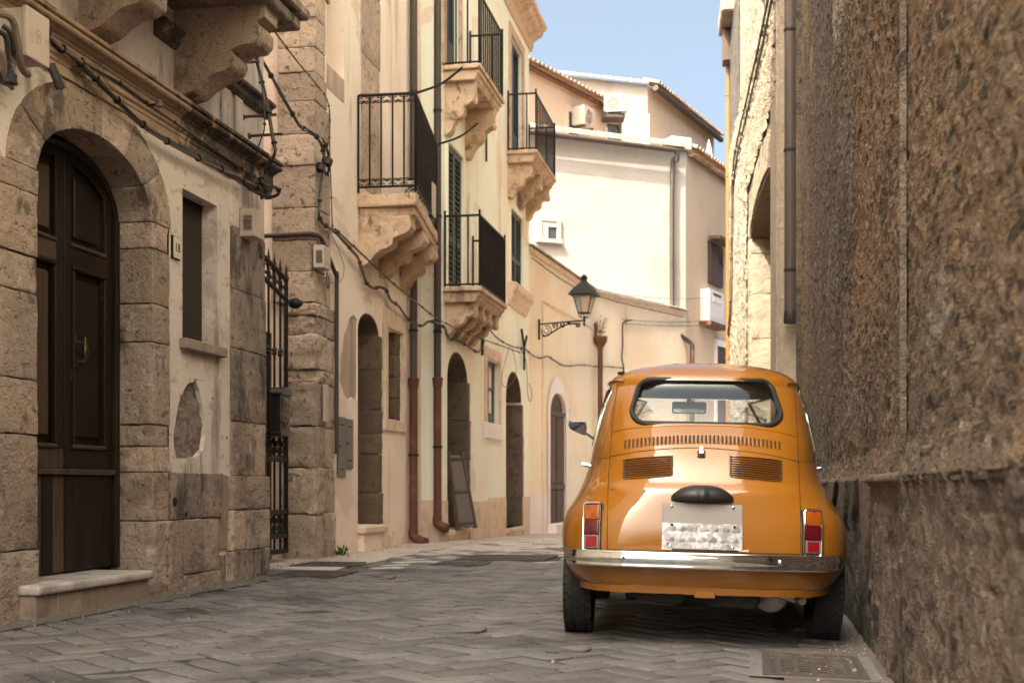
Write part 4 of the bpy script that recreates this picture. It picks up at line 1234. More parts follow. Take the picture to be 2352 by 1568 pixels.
# double utility hatch
t = thing('utility_hatch', 'flat grey double utility hatch low on the plaster wall', 'utility hatch', F2(12.4, 0, 0.9))
a0, a1 = F2.a(773), F2.a(808)
am = F2.a(791)
for q0, q1, z0, z1 in ((a0, am - 0.004, 0.79, 1.40), (am + 0.004, a1, 0.88, 1.39)):
    p_ = part('hatch_door', MB().box(F2, q0, q1, 0.0, 0.018, z0, z1), M_GREYM, t, bevel=0.004)
    part('lock', MB().lathe(F2(q0 + 0.05, 0.018, (z0 + z1) / 2), [(0.014, 0), (0.012, 0.006)], 8, axis=tuple(F2.n)), M_DARK, p_)
    for zz_ in (z0 + 0.08, z1 - 0.08):
        part('hinge', MB().box(F2, (q0 + q1) / 2 - 0.06, (q0 + q1) / 2 + 0.06, 0.018, 0.022, zz_ - 0.006, zz_ + 0.006), M_DARK, p_)
# name plate on the pillar
a0, z1 = F2.px(729, 892, 0.03)
solo('entry_plate', MB().box(F2, 11.83, 11.93, 0.05, 0.075, 1.32, 1.68), M_BOX, 'narrow pale entry-phone plate on the rough stone pillar', 'plate', F2(11.88, 0.04, 1.3), bevel=0.004)
# thin conduit down the quoin with its elbow across the end wall
cpath = [F2(S2 - 0.03, -1.2, 3.08), F2(S2 - 0.035, -0.2, 3.10), F2(S2 - 0.03, 0.03, 3.09), F2(11.85, 0.05, 3.04), F2(12.12, 0.05, 2.86), F2(12.25, 0.05, 2.78), F2(12.27, 0.045, 2.68), F2(12.27, 0.045, 1.02)]
solo('conduit', MB().tube(smoothline(cpath, 4), 0.022, 8), M_PIPE, 'thin dark conduit bending round the quoin and down to the hatch', 'conduit', F2(12.27, 0, 1.0), smooth=True)


def downpipe(label, p_top, p_join, p_foot, r, rl, elbow, colr=(M_PIPE, M_RUST)):
    t = thing('downpipe', label, 'downpipe', p_foot, 'paired downpipes')
    part('upper_pipe', MB().tube([p_top, p_join], r, 12), colr[0], t, smooth=True)
    part('lower_pipe', MB().tube([p_join + Vector((0, 0, 0.02)), p_foot + Vector((0, 0, 0.16))], rl, 12), colr[1], t, smooth=True)
    part('socket', MB().lathe(p_join - Vector((0, 0, 0.07)), [(rl, 0), (rl * 1.15, 0.02), (rl * 1.25, 0.09), (rl * 1.32, 0.10), (rl * 1.32, 0.13), (r, 0.135)], 14), colr[1], t, smooth=True)
    e = p_foot + Vector((0, 0, 0.17))
    part('shoe', MB().tube(smoothline([e, e - Vector((0, 0, 0.08)), e - Vector((0, 0, 0.13)) + elbow * 0.5, e - Vector((0, 0, 0.15)) + elbow], 5), rl * 1.12, 12), colr[1], t, smooth=True)
    for k, f in enumerate((0.12, 0.36, 0.6, 0.82)):
        z_ = p_foot.z + 0.3 + (p_top.z - p_foot.z) * f * 0.7
        rr = (rl if z_ < p_join.z else r) * 1.18
        part('bracket', MB().lathe(Vector((p_foot.x, p_foot.y, z_)), [(rr, 0), (rr, 0.03)], 12), M_IRON, t)
    return t


j1 = at(950, 880, 15.62)
downpipe('left-hand downpipe, grey above and rusty red below, in the wall corner', Vector((j1.x, j1.y, 9.0)), j1, Vector((j1.x, j1.y, 0.0)), 0.047, 0.052, ST.d * -0.02 + Vector((0.16, -0.10, 0)))
j2 = at(1005, 878, 16.02)
downpipe('right-hand downpipe at the corner of the cream house, its foot kicked out above ground', Vector((j2.x, j2.y, 8.7)), j2, Vector((j2.x, j2.y, 0.15)), 0.047, 0.052, Vector((0.13, -0.06, 0)))

# ---------------------------------------------------------------- cream house with three balconies
F3 = uframe(-3.86, TH)
E3 = 22.25
H3 = 8.75
hs3 = thing('cream_house', 'cream plastered house with three carved balconies and green shutters', 'building', F3(19, 0, 0))
door5 = arch(16.09, 17.30, 0.12, 2.10, 0.38, 12)
win6 = rect(18.56, 19.49, 1.64, 2.59)
door7 = arch(20.10, 21.50, 0.02, 2.12, 0.46, 12)
sh4 = rect(16.09, 16.95, 3.24, 5.12)
sh5 = rect(20.47, 21.51, 4.0, 5.22)
bd2 = rect(15.95, 16.72, 6.04, 8.15)
bd3 = rect(20.47, 21.51, 6.07, 8.02)
m = MB().holes(F3, [(A3, -0.6), (E3, -0.6), (E3, H3), (A3, H3)], [door5, win6, door7, sh4, sh5, bd2, bd3])
for h, dpt in ((door5, 0.34), (win6, 0.10), (door7, 0.38), (sh4, 0.07), (sh5, 0.07), (bd2, 0.12), (bd3, 0.12)):
    q, n = len(m.v), len(h)
    m.v += [F3(p[0], 0, p[1]) for p in h] + [F3(p[0], -dpt, p[1]) for p in h]
    m.f += [(q + i, q + (i + 1) % n, q + n + (i + 1) % n, q + n + i) for i in range(n)]
m.add([F3(A3, 0, -0.6), F3(A3, -0.5, -0.6), F3(A3, -0.5, H3), F3(A3, 0, H3)], [(0, 1, 2, 3)])
part('wall', m, M_PL3, hs3)
part('wall_core', MB().box(F3, A3 + 0.01, E3, -5, -0.42, -0.6, H3), M_DARK, hs3)
part('roof', MB().box(F3, A3, E3, -5, -0.001, H3 - 0.05, H3 - 0.002), M_TILE, hs3)
part('far_end_wall', MB().box(F3, E3 - 0.02, E3 + 0.001, -5, -0.002, -0.6, H3 - 0.06), M_PL3, hs3)
# eaves cornice
prc = [(-0.02, 8.35), (0.03, 8.35), (0.06, 8.42), (0.06, 8.50), (0.14, 8.56), (0.22, 8.60), (0.24, 8.68), (0.30, 8.70), (0.30, 8.78), (-0.02, 8.80)]
n = 8
for i in range(n):
    b0, b1 = A3 + (E3 + 0.12 - A3) * i / n, A3 + (E3 + 0.12 - A3) * (i + 1) / n
    part('cornice_length', MB().sweep(F3, prc, b0 + 0.004, b1 - 0.004), M_CORB, hs3, bevel=0.006)
# plinth and corner strip
zz = [-0.2, 0.62]
for a0, a1 in ((A3 + 0.02, 16.05), (17.36, 18.7), (18.7, 20.04), (21.56, E3)):
    stone(hs3, F3, a0, a1, -0.35, 0.48 + rnd.uniform(-0.03, 0.05), -0.1, 0.022, M_TRIM3, amp=0.012, cuts=6, name='plinth_panel')
part('end_plinth', MB().box(F3, A3 - 0.022, A3 + 0.01, -0.27, 0.02, -0.3, 0.52), M_TRIM3, hs3, bevel=0.004)
part('pipe_block', MB().box(F3, A3 - 0.16, A3 + 0.03, -0.12, 0.10, -0.3, 0.24), M_GPL, hs3, bevel=0.01)
# arched doors
d5 = part('door', MB().prism(F3, arch(16.03, 17.36, 0.10, 2.10, 0.41, 12), -0.40, -0.345), M_GRDOOR, hs3)
d5['label'] = 'green arched door behind a leaning dark frame'
part('door_leaf', MB().box(F3, 16.11, 16.16, -0.34, 0.0 - 0.05, 0.14, 2.2), M_GRDOOR, d5, bevel=0.004)
for z0, z1 in ((0.12, 0.6), (0.6, 1.05), (1.05, 1.6), (1.6, 2.12)):
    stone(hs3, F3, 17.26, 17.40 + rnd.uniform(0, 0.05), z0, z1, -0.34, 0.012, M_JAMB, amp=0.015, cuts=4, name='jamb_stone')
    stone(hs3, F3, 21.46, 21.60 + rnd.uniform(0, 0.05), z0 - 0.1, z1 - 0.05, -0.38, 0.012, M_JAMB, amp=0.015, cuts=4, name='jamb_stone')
part('door_sill', MB().box(F3, 16.05, 17.34, -0.36, 0.05, 0.05, 0.118), M_TRIM3, d5, bevel=0.008)
d7 = part('door', MB().prism(F3, arch(20.04, 21.56, -0.02, 2.12, 0.49, 12), -0.44, -0.385), M_DKWOOD, hs3)
d7['label'] = 'dark wooden door deep in its arched opening'
for i in range(4):
    a0 = 20.12 + i * 0.345
    part('plank', MB().box(F3, a0, a0 + 0.33, -0.386, -0.36, 0.05, 2.1), M_DKWOOD, d7, bevel=0.004)
part('door_sill', MB().box(F3, 20.05, 21.55, -0.40, 0.05, -0.05, 0.02), M_TRIM3, d7, bevel=0.008)
# small ground-floor window
w6 = part('window', MB().box(F3, 18.52, 19.53, -0.14, -0.10, 1.6, 2.63), M_GLASSD, hs3)
for q in (rect(18.42, 18.555, 1.50, 2.76), rect(19.495, 19.63, 1.50, 2.76), rect(18.555, 19.495, 2.595, 2.76)):
    part('surround', MB().prism(F3, q, -0.02, 0.025), M_TRIM3, w6, bevel=0.008)
part('sill', MB().box(F3, 18.38, 19.67, -0.09, 0.05, 1.40, 1.635), M_WHITE, w6, bevel=0.01)
for q in (rect(18.565, 18.64, 1.65, 2.58), rect(19.41, 19.485, 1.65, 2.58), rect(18.98, 19.06, 1.65, 2.58)):
    part('frame_stile', MB().prism(F3, q, -0.10, -0.065), M_GREEN, w6, bevel=0.004)
for q in (rect(18.64, 19.41, 1.65, 1.80), rect(18.64, 19.41, 2.52, 2.58), rect(18.64, 19.41, 2.15, 2.19)):
    part('frame_rail', MB().prism(F3, q, -0.10, -0.07), M_GREEN, w6, bevel=0.004)
for k, (q0, q1) in enumerate(((18.65, 18.97), (19.07, 19.40))):
    part('curtained_pane', MB().box(F3, q0, q1, -0.10, -0.092, 1.81, 2.51), M_WPL, w6)


def shutters(F, hole, parent, depth, nsl):
    (a0, z0), (a1, _), (_, z1), _ = hole
    am = (a0 + a1) / 2
    sh = part('shutters', MB().box(F, a0, a1, -depth - 0.03, -depth, z0, z1), M_DARK, parent)
    for q0, q1 in ((a0 + 0.01, am - 0.006), (am + 0.006, a1 - 0.01)):
        st = 0.05
        for r_ in (rect(q0, q0 + st, z0, z1), rect(q1 - st, q1, z0, z1)):
            part('stile', MB().prism(F, r_, -depth, -depth + 0.04), M_GREEN, sh)
        for zc in (z0 + 0.04, z0 + (z1 - z0) * 0.36, z1 - 0.04):
            part('rail', MB().box(F, q0 + st, q1 - st, -depth, -depth + 0.038, zc - 0.04, zc + 0.04), M_GREEN, sh)
        for i in range(nsl):
            zc = z0 + 0.09 + (z1 - z0 - 0.18) * (i + 0.5) / nsl
            if abs(zc - (z0 + (z1 - z0) * 0.36)) < 0.05:
                continue
            w = (z1 - z0) / nsl * 0.42
            part('slat', MB().hexa([F(q0 + st, -depth + 0.002, zc + w * 0.6), F(q1 - st, -depth + 0.002, zc + w * 0.6), F(q1 - st, -depth + 0.034, zc - w * 0.7), F(q0 + st, -depth + 0.034, zc - w * 0.7),
                                     F(q0 + st, -depth + 0.002, zc + w * 0.6 + 0.012), F(q1 - st, -depth + 0.002, zc + w * 0.6 + 0.012), F(q1 - st, -depth + 0.034, zc - w * 0.7 + 0.012), F(q0 + st, -depth + 0.034, zc - w * 0.7 + 0.012)]), M_GREEN, sh)
    for q in (rect(a0 - 0.10, a0 - 0.002, z0, z1 + 0.11), rect(a1 + 0.002, a1 + 0.10, z0, z1 + 0.11), rect(a0 - 0.002, a1 + 0.002, z1 + 0.002, z1 + 0.11)):
        part('surround', MB().prism(F, q, -0.02, 0.022), M_PL3, sh, bevel=0.006)
    return sh


shutters(F3, sh4, hs3, 0.05, 24)
s5 = shutters(F3, sh5, hs3, 0.05, 18)
prs = [(-0.02, 3.60), (0.03, 3.60), (0.06, 3.68), (0.10, 3.74), (0.10, 3.80), (0.16, 3.86), (0.16, 3.96), (-0.02, 3.985)]
part('moulded_sill', MB().sweep(F3, prs, 20.22, 21.85), M_TRIM3, s5, bevel=0.01)
for hole in (bd2, bd3):
    (a0, z0), (a1, _), (_, z1), _ = hole
    gd = part('balcony_door', MB().box(F3, a0, a1, -0.14, -0.10, z0, z1), M_GLASSD, hs3)
    am = (a0 + a1) / 2
    for q in (rect(a0, a0 + 0.07, z0, z1), rect(a1 - 0.07, a1, z0, z1), rect(am - 0.06, am + 0.06, z0, z1), rect(a0 + 0.07, am - 0.06, z1 - 0.08, z1), rect(am + 0.06, a1 - 0.07, z1 - 0.08, z1), rect(a0 + 0.07, am - 0.06, z0, z0 + 0.5), rect(am + 0.06, a1 - 0.07, z0, z0 + 0.5)):
        part('frame', MB().prism(F3, q, -0.10, -0.055), M_BLUE, gd)
    for q in (rect(a0 - 0.16, a0 - 0.002, z0, z1 + 0.16), rect(a1 + 0.002, a1 + 0.16, z0, z1 + 0.16), rect(a0 - 0.002, a1 + 0.002, z1 + 0.002, z1 + 0.16)):
        part('surround', MB().prism(F3, q, -0.02, 0.03), M_CORB, gd, bevel=0.008)


def carved_balcony(F, a0, a1, d, zt, parent, ncorb, hcorb, bars_f, bars_s, hr=0.90):
    bl = part('balcony', MB().box(F, a0, a1, -0.02, d, zt - 0.06, zt), M_CORB, parent, bevel=0.01)
    part('slab_moulding', MB().sweep(F, [(-0.02, zt - 0.19), (d - 0.10, zt - 0.19), (d - 0.075, zt - 0.16), (d - 0.06, zt - 0.12), (d - 0.03, zt - 0.105), (d - 0.03, zt - 0.062), (-0.02, zt - 0.062)], a0 + 0.04, a1 - 0.04), M_CORB, bl, bevel=0.006)
    w = 0.16
    for i in range(ncorb):
        ac_ = a0 + 0.12 + (a1 - a0 - 0.24 - w) * i / (ncorb - 1)
        corbel(F, ac_, ac_ + w, cpf(zt - 0.19, d - 0.10, hcorb), bl, M_CORB, amp=0.012)
        v_ = MB()
        for rr in (0.055, 0.032):
            cring(v_, F(ac_ - 0.012, d * 0.26, zt - 0.19 - hcorb * 0.62), F.n, ZU, rr, -30, 300, 0.012, 12)
        part('volute', v_, M_CORB, bl, smooth=True)
        part('bracket_boss', MB().lathe(F(ac_ + w / 2, d - 0.14, zt - 0.19 - hcorb * 0.35), [(0.03, -0.03), (0.05, 0), (0.05, 0.04), (0.02, 0.06)], 8, axis=tuple(F.n)), M_CORB, bl, smooth=True)
    p0, p1, p2, p3 = F(a0 + 0.04, 0.02, 0), F(a0 + 0.04, d - 0.03, 0), F(a1 - 0.04, d - 0.03, 0), F(a1 - 0.04, 0.02, 0)
    railing(bl, [(p0, p1, bars_s), (p1, p2, bars_f), (p3, p2, bars_s)], zt - 0.03, zt + hr, bar_r=0.0115, top_r=0.015, over=0.07)
    return bl


carved_balcony(F3, 15.85, 17.60, 0.50, 3.22, hs3, 4, 0.40, 17, 3)['label'] = 'low balcony with plain vertical bars'
carved_balcony(F3, 15.82, 17.42, 0.50, 6.02, hs3, 2, 0.66, 12, 3)['label'] = 'upper balcony beside the downpipe'
carved_balcony(F3, 20.15, 22.20, 0.50, 6.05, hs3, 3, 0.55, 12, 3)['label'] = 'far balcony against the white wall'
# wall irons: tie-rod anchors
def anchor(label, c, arms, r=0.016):
    t = thing('wall_anchor', label, 'wall iron', c, 'tie-rod irons on the cream house')
    for i, (da, dz_) in enumerate(arms):
        part('arm', MB().tube([c, c + F3.d * da + Vector((0, 0, dz_))], r, 6), M_IRON, t)
    return t


pa, pz_ = F3.px(1117, 305, 0.03)
anchor('Y-shaped iron wall anchor high on the cream facade', F3(pa, 0.03, pz_), [(0, -0.42), (-0.16, 0.24), (0.18, 0.20)])
pa, pz_ = F3.px(1204, 798, 0.05)
anchor('X-shaped iron wall anchor at the cream house corner, by the cables', F3(pa, 0.05, pz_), [(-0.25, 0.28), (0.25, 0.22), (0.0, -0.38), (-0.3, -0.05)], 0.02)
pa, pz_ = F3.px(1108, 760, 0.03)
anchor('twin iron bars hanging below the low balcony', F3(pa, 0.03, pz_), [(0.0, -0.35), (0.0, 0.25)], 0.022)
# dark frame and panel leaning in the green doorway
t = thing('leaning_frame', 'dark wooden frame and panel leaning in the green doorway', 'wooden frame', F3(16.7, 0, 0.14))
for b0, b1, s0, s1 in ((0.02, 0.06, 16.20, 16.30),):
    part('stile', MB().hexa([F3(16.35, 0.050, 0.13), F3(16.47, 0.050, 0.13), F3(16.47, 0.090, 0.13), F3(16.35, 0.090, 0.13), F3(16.20, -0.050, 1.15), F3(16.32, -0.050, 1.15), F3(16.32, -0.010, 1.15), F3(16.20, -0.010, 1.15)]), M_DKWOOD, t)
    part('stile', MB().hexa([F3(16.95, 0.150, 0.13), F3(17.07, 0.150, 0.13), F3(17.07, 0.190, 0.13), F3(16.95, 0.190, 0.13), F3(16.62, 0.030, 1.15), F3(16.74, 0.030, 1.15), F3(16.74, 0.070, 1.15), F3(16.62, 0.070, 1.15)]), M_DKWOOD, t)
for z_ in (0.2, 0.62, 1.05):
    f = (z_ - 0.13) / 1.02
    part('rail', MB().tube([F3(16.42 - 0.15 * f, 0.08 - 0.1 * f, z_), F3(17.0 - 0.33 * f, 0.17 - 0.12 * f, z_)], 0.025, 6), M_DKWOOD, t)
part('panel', MB().hexa([F3(16.45, 0.080, 0.15), F3(16.95, 0.170, 0.15), F3(16.95, 0.180, 0.15), F3(16.45, 0.090, 0.15), F3(16.30, -0.020, 1.1), F3(16.62, 0.050, 1.1), F3(16.62, 0.060, 1.1), F3(16.30, -0.010, 1.1)]), M_GREYM, t)

# stone lining added on the arch heads, its dark colour carrying the recess shade
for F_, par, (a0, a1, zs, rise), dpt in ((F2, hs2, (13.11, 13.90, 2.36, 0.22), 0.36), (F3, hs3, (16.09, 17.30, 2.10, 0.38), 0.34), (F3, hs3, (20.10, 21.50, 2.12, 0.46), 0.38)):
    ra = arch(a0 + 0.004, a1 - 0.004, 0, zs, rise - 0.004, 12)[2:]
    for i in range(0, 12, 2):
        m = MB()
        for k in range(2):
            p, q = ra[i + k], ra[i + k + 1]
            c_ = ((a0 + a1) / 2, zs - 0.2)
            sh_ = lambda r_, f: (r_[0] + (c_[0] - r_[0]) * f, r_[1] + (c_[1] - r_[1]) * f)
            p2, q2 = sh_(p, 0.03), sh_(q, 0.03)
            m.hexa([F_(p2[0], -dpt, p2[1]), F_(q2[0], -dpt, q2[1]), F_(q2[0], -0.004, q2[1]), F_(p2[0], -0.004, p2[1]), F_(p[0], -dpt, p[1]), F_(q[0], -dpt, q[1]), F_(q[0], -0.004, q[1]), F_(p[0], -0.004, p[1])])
        part('shaded_soffit_stone', m, M_JAMB, par)
# ---------------------------------------------------------------- low apricot house with the lantern, street bend
p4 = F3(E3, 0, 0)
F4 = Frame((p4.x, p4.y), 16.0)
L4 = F4.a(1362)
Z4 = 4.90
hs4 = thing('apricot_house', 'low apricot plastered house with brown arched shutter door, carrying the lantern', 'building', F4(2, 0, 0))
q0, q1 = F4.a(1262), F4.a(1298)
zb = F4.px(1280, 1200)[1]
door8 = arch(q0, q1, zb, 2.05, 0.42, 12)
m = MB().holes(F4, [(0, -1), (L4, -1), (L4, Z4), (0, Z4)], [door8])
q, n = len(m.v), len(door8)
m.v += [F4(p[0], 0, p[1]) for p in door8] + [F4(p[0], -0.05, p[1]) for p in door8]
m.f += [(q + i, q + (i + 1) % n, q + n + (i + 1) % n, q + n + i) for i in range(n)]
part('wall', m, M_PL4, hs4)
pc = F4(L4, 0, 0)
F4b = Frame((pc.x, pc.y), 36.0)
L4b = F4b.a(1577)
part('wall', MB().box(F4b, 0, L4b, -0.3, 0, -1, Z4), M_PL4, hs4)
part('wall_core', MB().vprism([(p.x, p.y) for p in (F4(0, -0.2, 0), F4(L4, -0.2, 0), F4b(0.3, -0.31, 0), F4b(L4b, -0.31, 0), F4b(L4b - 0.5, -1.2, 0), F4(0, -3.2, 0))], -1, Z4 - 0.02), M_TILEP, hs4)
# tile coping along the wall head
for F_, L_ in ((F4, L4), (F4b, L4b)):
    n = int(L_ / 0.24)
    for i in range(n):
        a0 = L_ * i / n
        part('coping_tile', MB().sweep(F_, [(-0.25, Z4 + 0.09), (0.10, Z4 + 0.0), (0.10, Z4 + 0.035), (-0.25, Z4 + 0.14)], a0 + 0.004, a0 + L_ / n - 0.004), M_TILEP, hs4, bevel=0.008)
    part('eaves_fillet', MB().box(F_, 0, L_, 0.0, 0.05, Z4 - 0.10, Z4 - 0.002), M_TRIM3, hs4, bevel=0.01)
# raised frame lines on the plaster
fa, fz = F4.px(1246, 692, 0.01)
part('plaster_fillet', MB().box(F4, fa - 0.02, fa + 0.02, 0, 0.022, -0.3, fz), M_TRIM3, hs4)
part('plaster_fillet', MB().box(F4, fa + 0.02, L4 - 0.1, 0, 0.022, fz - 0.02, fz + 0.02), M_TRIM3, hs4)
# white door surround, shutter door with boards
sur = arch(q0 - 0.20, q1 + 0.22, -0.6, 2.12, 0.66, 14)
part('door_surround', MB().holes(F4, sur, [arch(q0 - 0.001, q1 + 0.001, zb - 0.001, 2.05, 0.421, 12)], 0.02), M_WHITE, hs4)
part('white_base_panel', MB().box(F4, 0.05, q0 - 0.22, 0, 0.015, -0.6, 0.55), M_WHITE, hs4)
d8 = part('door', MB().prism(F4, arch(q0 - 0.03, q1 + 0.03, zb - 0.05, 2.05, 0.45, 12), -0.11, -0.05), M_BROWN, hs4)
d8['label'] = 'brown boarded door under a white arch'
nb = 8
for i in range(nb):
    a0 = q0 + (q1 - q0) * i / nb
    for z0, z1 in ((zb + 0.02, 0.62), (0.74, 2.03)):
        part('board', MB().box(F4, a0 + 0.008, a0 + (q1 - q0) / nb - 0.008, -0.05, -0.015, z0, z1), M_BROWN, d8, bevel=0.01)
part('rail', MB().box(F4, q0, q1, -0.05, 0.0, 0.63, 0.73), M_BROWN, d8, bevel=0.005)
part('rail', MB().box(F4, q0, q1, -0.05, 0.0, 2.03, 2.12), M_BROWN, d8, bevel=0.005)
part('meeting_stile', MB().box(F4, (q0 + q1) / 2 - 0.03, (q0 + q1) / 2 + 0.03, -0.015, 0.005, zb + 0.02, 2.03), M_BROWN, d8, bevel=0.005)
part('doorstep', MB().box(F4, q0 - 0.15, q1 + 0.15, -0.1, 0.18, zb - 0.5, zb - 0.005), M_WHITE, d8, bevel=0.01)
a_, z_ = F4.px(1306, 943)
solo('bell_plate', MB().box(F4, a_, a_ + 0.12, 0, 0.03, z_ - 0.15, z_ + 0.05), M_WPL, 'small white bell plate right of the brown arched door', 'bell plate', F4(a_, 0, z_), bevel=0.006)

# lantern on its scrolled bracket
la, lz0 = F4.px(1236, 770, 0.0)
wall_p = F4(la, 0.02, 0)
zb0, zb1 = F4.px(1236, 780)[1], F4.px(1236, 741)[1]
tip = at(1342, 722, wall_p.y - 0.25)
base = Vector((wall_p.x, wall_p.y, zb1 - 0.03))
arm = zat(tip, 0) - zat(base, 0)
AL = arm.length
ea = arm.normalized()
BR = lambda a_, b_, z_: zat(base, 0) + ea * a_ + Vector((-ea.y, ea.x, 0)) * b_ + Vector((0, 0, z_))
lan = thing('wall_lantern', 'black four-sided street lantern on a scrolled wall bracket', 'street lamp', base)
part('wall_bar', MB().box(BR, -0.015, 0.015, -0.015, 0.015, zb0, zb1 + 0.06), M_IRON, lan)
part('arm_bar', MB().tube([BR(0, 0, zb1 - 0.03), BR(AL, 0, zb1 + 0.01)], 0.014, 6), M_IRON, lan)
part('brace_bar', MB().tube(smoothline([BR(0.06, 0, zb0 + 0.06), BR(AL * 0.2, 0, zb0 + 0.08), BR(AL * 0.55, 0, zb0 + 0.24), BR(AL * 0.82, 0, zb1 - 0.04)], 5), 0.014, 6), M_IRON, lan)
cring_z = lambda nm, a_, z_, r, t0, t1: part(nm, (lambda s_: (cring(s_, BR(a_, 0, z_), ea, ZU, r, t0, t1, 0.010, 14), cring(s_, BR(a_, 0, z_), ea, ZU, r * 0.5, t0, t1, 0.009, 10), s_)[-1])(MB()), M_IRON, lan)
hgt = zb1 - zb0
cring_z('scroll', AL * 0.16, zb1 - 0.03 - hgt * 0.40, hgt * 0.30, -200, 110)
cring_z('scroll', AL * 0.36, zb1 - hgt * 0.20, hgt * 0.15, -60, 270)
cring_z('scroll', AL * 0.52, zb1 - hgt * 0.19, hgt * 0.13, -240, 60)
cring_z('scroll', AL * 0.66, zb1 - hgt * 0.12, hgt * 0.08, -60, 240)
cring_z('scroll', AL * 0.86, zb1 - hgt * 0.22, hgt * 0.12, -250, 90)
TP = BR(AL, 0, zb1)
LF = lambda a_, b_, z_: TP + ea * a_ + Vector((-ea.y, ea.x, 0)) * b_ + Vector((0, 0, z_))
k_ = 0.88 * wall_p.y / 2950.0                 # metres per picture pixel here
zg0, zg1, zr1, zf = 20 * k_, 66 * k_, 100 * k_, 118 * k_
w0, w1, w2 = 13 * k_, 24 * k_, 34 * k_
part('stem', MB().lathe(TP - Vector((0, 0, 0.10)), [(0.006, 0), (0.02, 0.03), (0.014, 0.08), (0.022, 0.12), (0.012, 0.16), (0.03, 0.19)], 8), M_IRON, lan)
for sx, sy in ((1, 1), (1, -1), (-1, 1), (-1, -1)):
    part('cradle_arm', MB().tube(smoothline([LF(0, 0, 0.05), LF(sx * w0 * 0.8, sy * w0 * 0.8, zg0 * 0.5), LF(sx * w0, sy * w0, zg0)], 4), 0.008, 5), M_IRON, lan)
    part('corner_bar', MB().tube([LF(sx * w0, sy * w0, zg0), LF(sx * w1, sy * w1, zg1)], 0.010, 5), M_IRON, lan)
for z_, w_ in ((zg0, w0), (zg1, w1)):
    for (x0, y0), (x1, y1) in (((1, 1), (1, -1)), ((1, -1), (-1, -1)), ((-1, -1), (-1, 1)), ((-1, 1), (1, 1))):
        part('ring_bar', MB().tube([LF(x0 * w_, y0 * w_, z_), LF(x1 * w_, y1 * w_, z_)], 0.011, 5), M_IRON, lan)
for (x0, y0), (x1, y1) in (((1, 1), (1, -1)), ((1, -1), (-1, -1)), ((-1, -1), (-1, 1)), ((-1, 1), (1, 1))):
    part('pane', MB().add([LF(x0 * w0, y0 * w0, zg0), LF(x1 * w0, y1 * w0, zg0), LF(x1 * w1, y1 * w1, zg1), LF(x0 * w1, y0 * w1, zg1)], [(0, 1, 2, 3)]), M_FROST, lan)
hood = [(w2 * 1.06, zg1), (w2 * 0.98, zg1 + 0.02), (w1 * 0.95, zr1 - 16 * k_), (w1 * 0.55, zr1 - 6 * k_), (w1 * 0.34, zr1), (w1 * 0.22, zr1 + 5 * k_), (w1 * 0.30, zr1 + 9 * k_), (w1 * 0.30, zr1 + 14 * k_), (w1 * 0.1, zf + 2 * k_)]
m = MB()
for w_, z_ in hood:
    m.v += [LF(sx * w_, sy * w_, z_) for sx, sy in ((1, 1), (-1, 1), (-1, -1), (1, -1))]
for i in range(len(hood) - 1):
    m.f += [(i * 4 + j, i * 4 + (j + 1) % 4, i * 4 + 4 + (j + 1) % 4, i * 4 + 4 + j) for j in range(4)]
m.f += [(0, 1, 2, 3), tuple(len(hood) * 4 - 4 + j for j in range(4))]
part('hood', m, M_IRON, lan, bevel=0.004)

# rainwater head with a plant in it
hp = at(1368, 790, F4b(0.15, 0.1, 0).y)
hp = F4b(0.12, 0.11, hp.z)
t = thing('downpipe', 'rust-red downpipe with a funnel head at the bend behind the car', 'downpipe', Vector((hp.x, hp.y, -0.3)))
part('pipe', MB().tube([hp - Vector((0, 0, 0.1)), Vector((hp.x, hp.y, -0.3))], 0.055, 10), M_RUST, t, smooth=True)
part('funnel', MB().lathe(hp - Vector((0, 0, 0.12)), [(0.06, 0), (0.07, 0.05), (0.15, 0.18), (0.155, 0.28), (0.13, 0.28)], 12), M_RUST, t, smooth=True)
part('spur', MB().tube([hp + Vector((-0.1, 0, 0)), hp + Vector((-0.1, 0, 0.45))], 0.035, 8), M_RUST, t)
t = thing('wild_plant', 'pale wild plant growing out of the downpipe funnel', 'plant', hp + Vector((0, 0, 0.1)))
for i in range(9):
    dx, dy = rnd.gauss(0, 0.13), rnd.gauss(0, 0.1)
    b0 = hp + Vector((0, 0, 0.12))
    e_ = b0 + Vector((dx, dy, rnd.uniform(0.3, 0.62)))
    part('stem', MB().tube([b0, b0.lerp(e_, 0.5) + Vector((dx * 0.2, 0, 0.05)), e_], 0.006, 4), M_LEAFY, t)
    lf = MB()
    for j in range(9):
        c_ = b0.lerp(e_, 0.3 + 0.7 * j / 8) + Vector((rnd.gauss(0, 0.03), rnd.gauss(0, 0.03), rnd.gauss(0, 0.02)))
        d_ = Vector((rnd.gauss(0, 1), rnd.gauss(0, 1), rnd.gauss(0.4, 1))).normalized() * 0.035
        e2 = d_.orthogonal().normalized() * 0.014
        lf.add([c_ - d_, c_ + e2, c_ + d_, c_ - e2], [(0, 1, 2, 3)])
    o = part('leaf_spray', lf, M_LEAFY, t, recalc=False)
    o['kind'] = 'stuff'
# weed at the foot of the plaster wall
wb = at(785, 1281, 12.75)
wb.z = 0.0
t = thing('weed', 'small green weed at the foot of the plaster wall', 'plant', wb)
lf = MB()
for j in range(40):
    d_ = Vector((rnd.gauss(0, 0.6), rnd.gauss(0, 0.6), rnd.uniform(0.2, 1))).normalized()
    c_ = wb + d_ * rnd.uniform(0.03, 0.10)
    e2 = d_.orthogonal().normalized() * 0.012
    lf.add([c_ - d_ * 0.03, c_ + e2, c_ + d_ * 0.035, c_ - e2], [(0, 1, 2, 3)])
part('leaves', lf, M_LEAF, t, recalc=False)['kind'] = 'stuff'

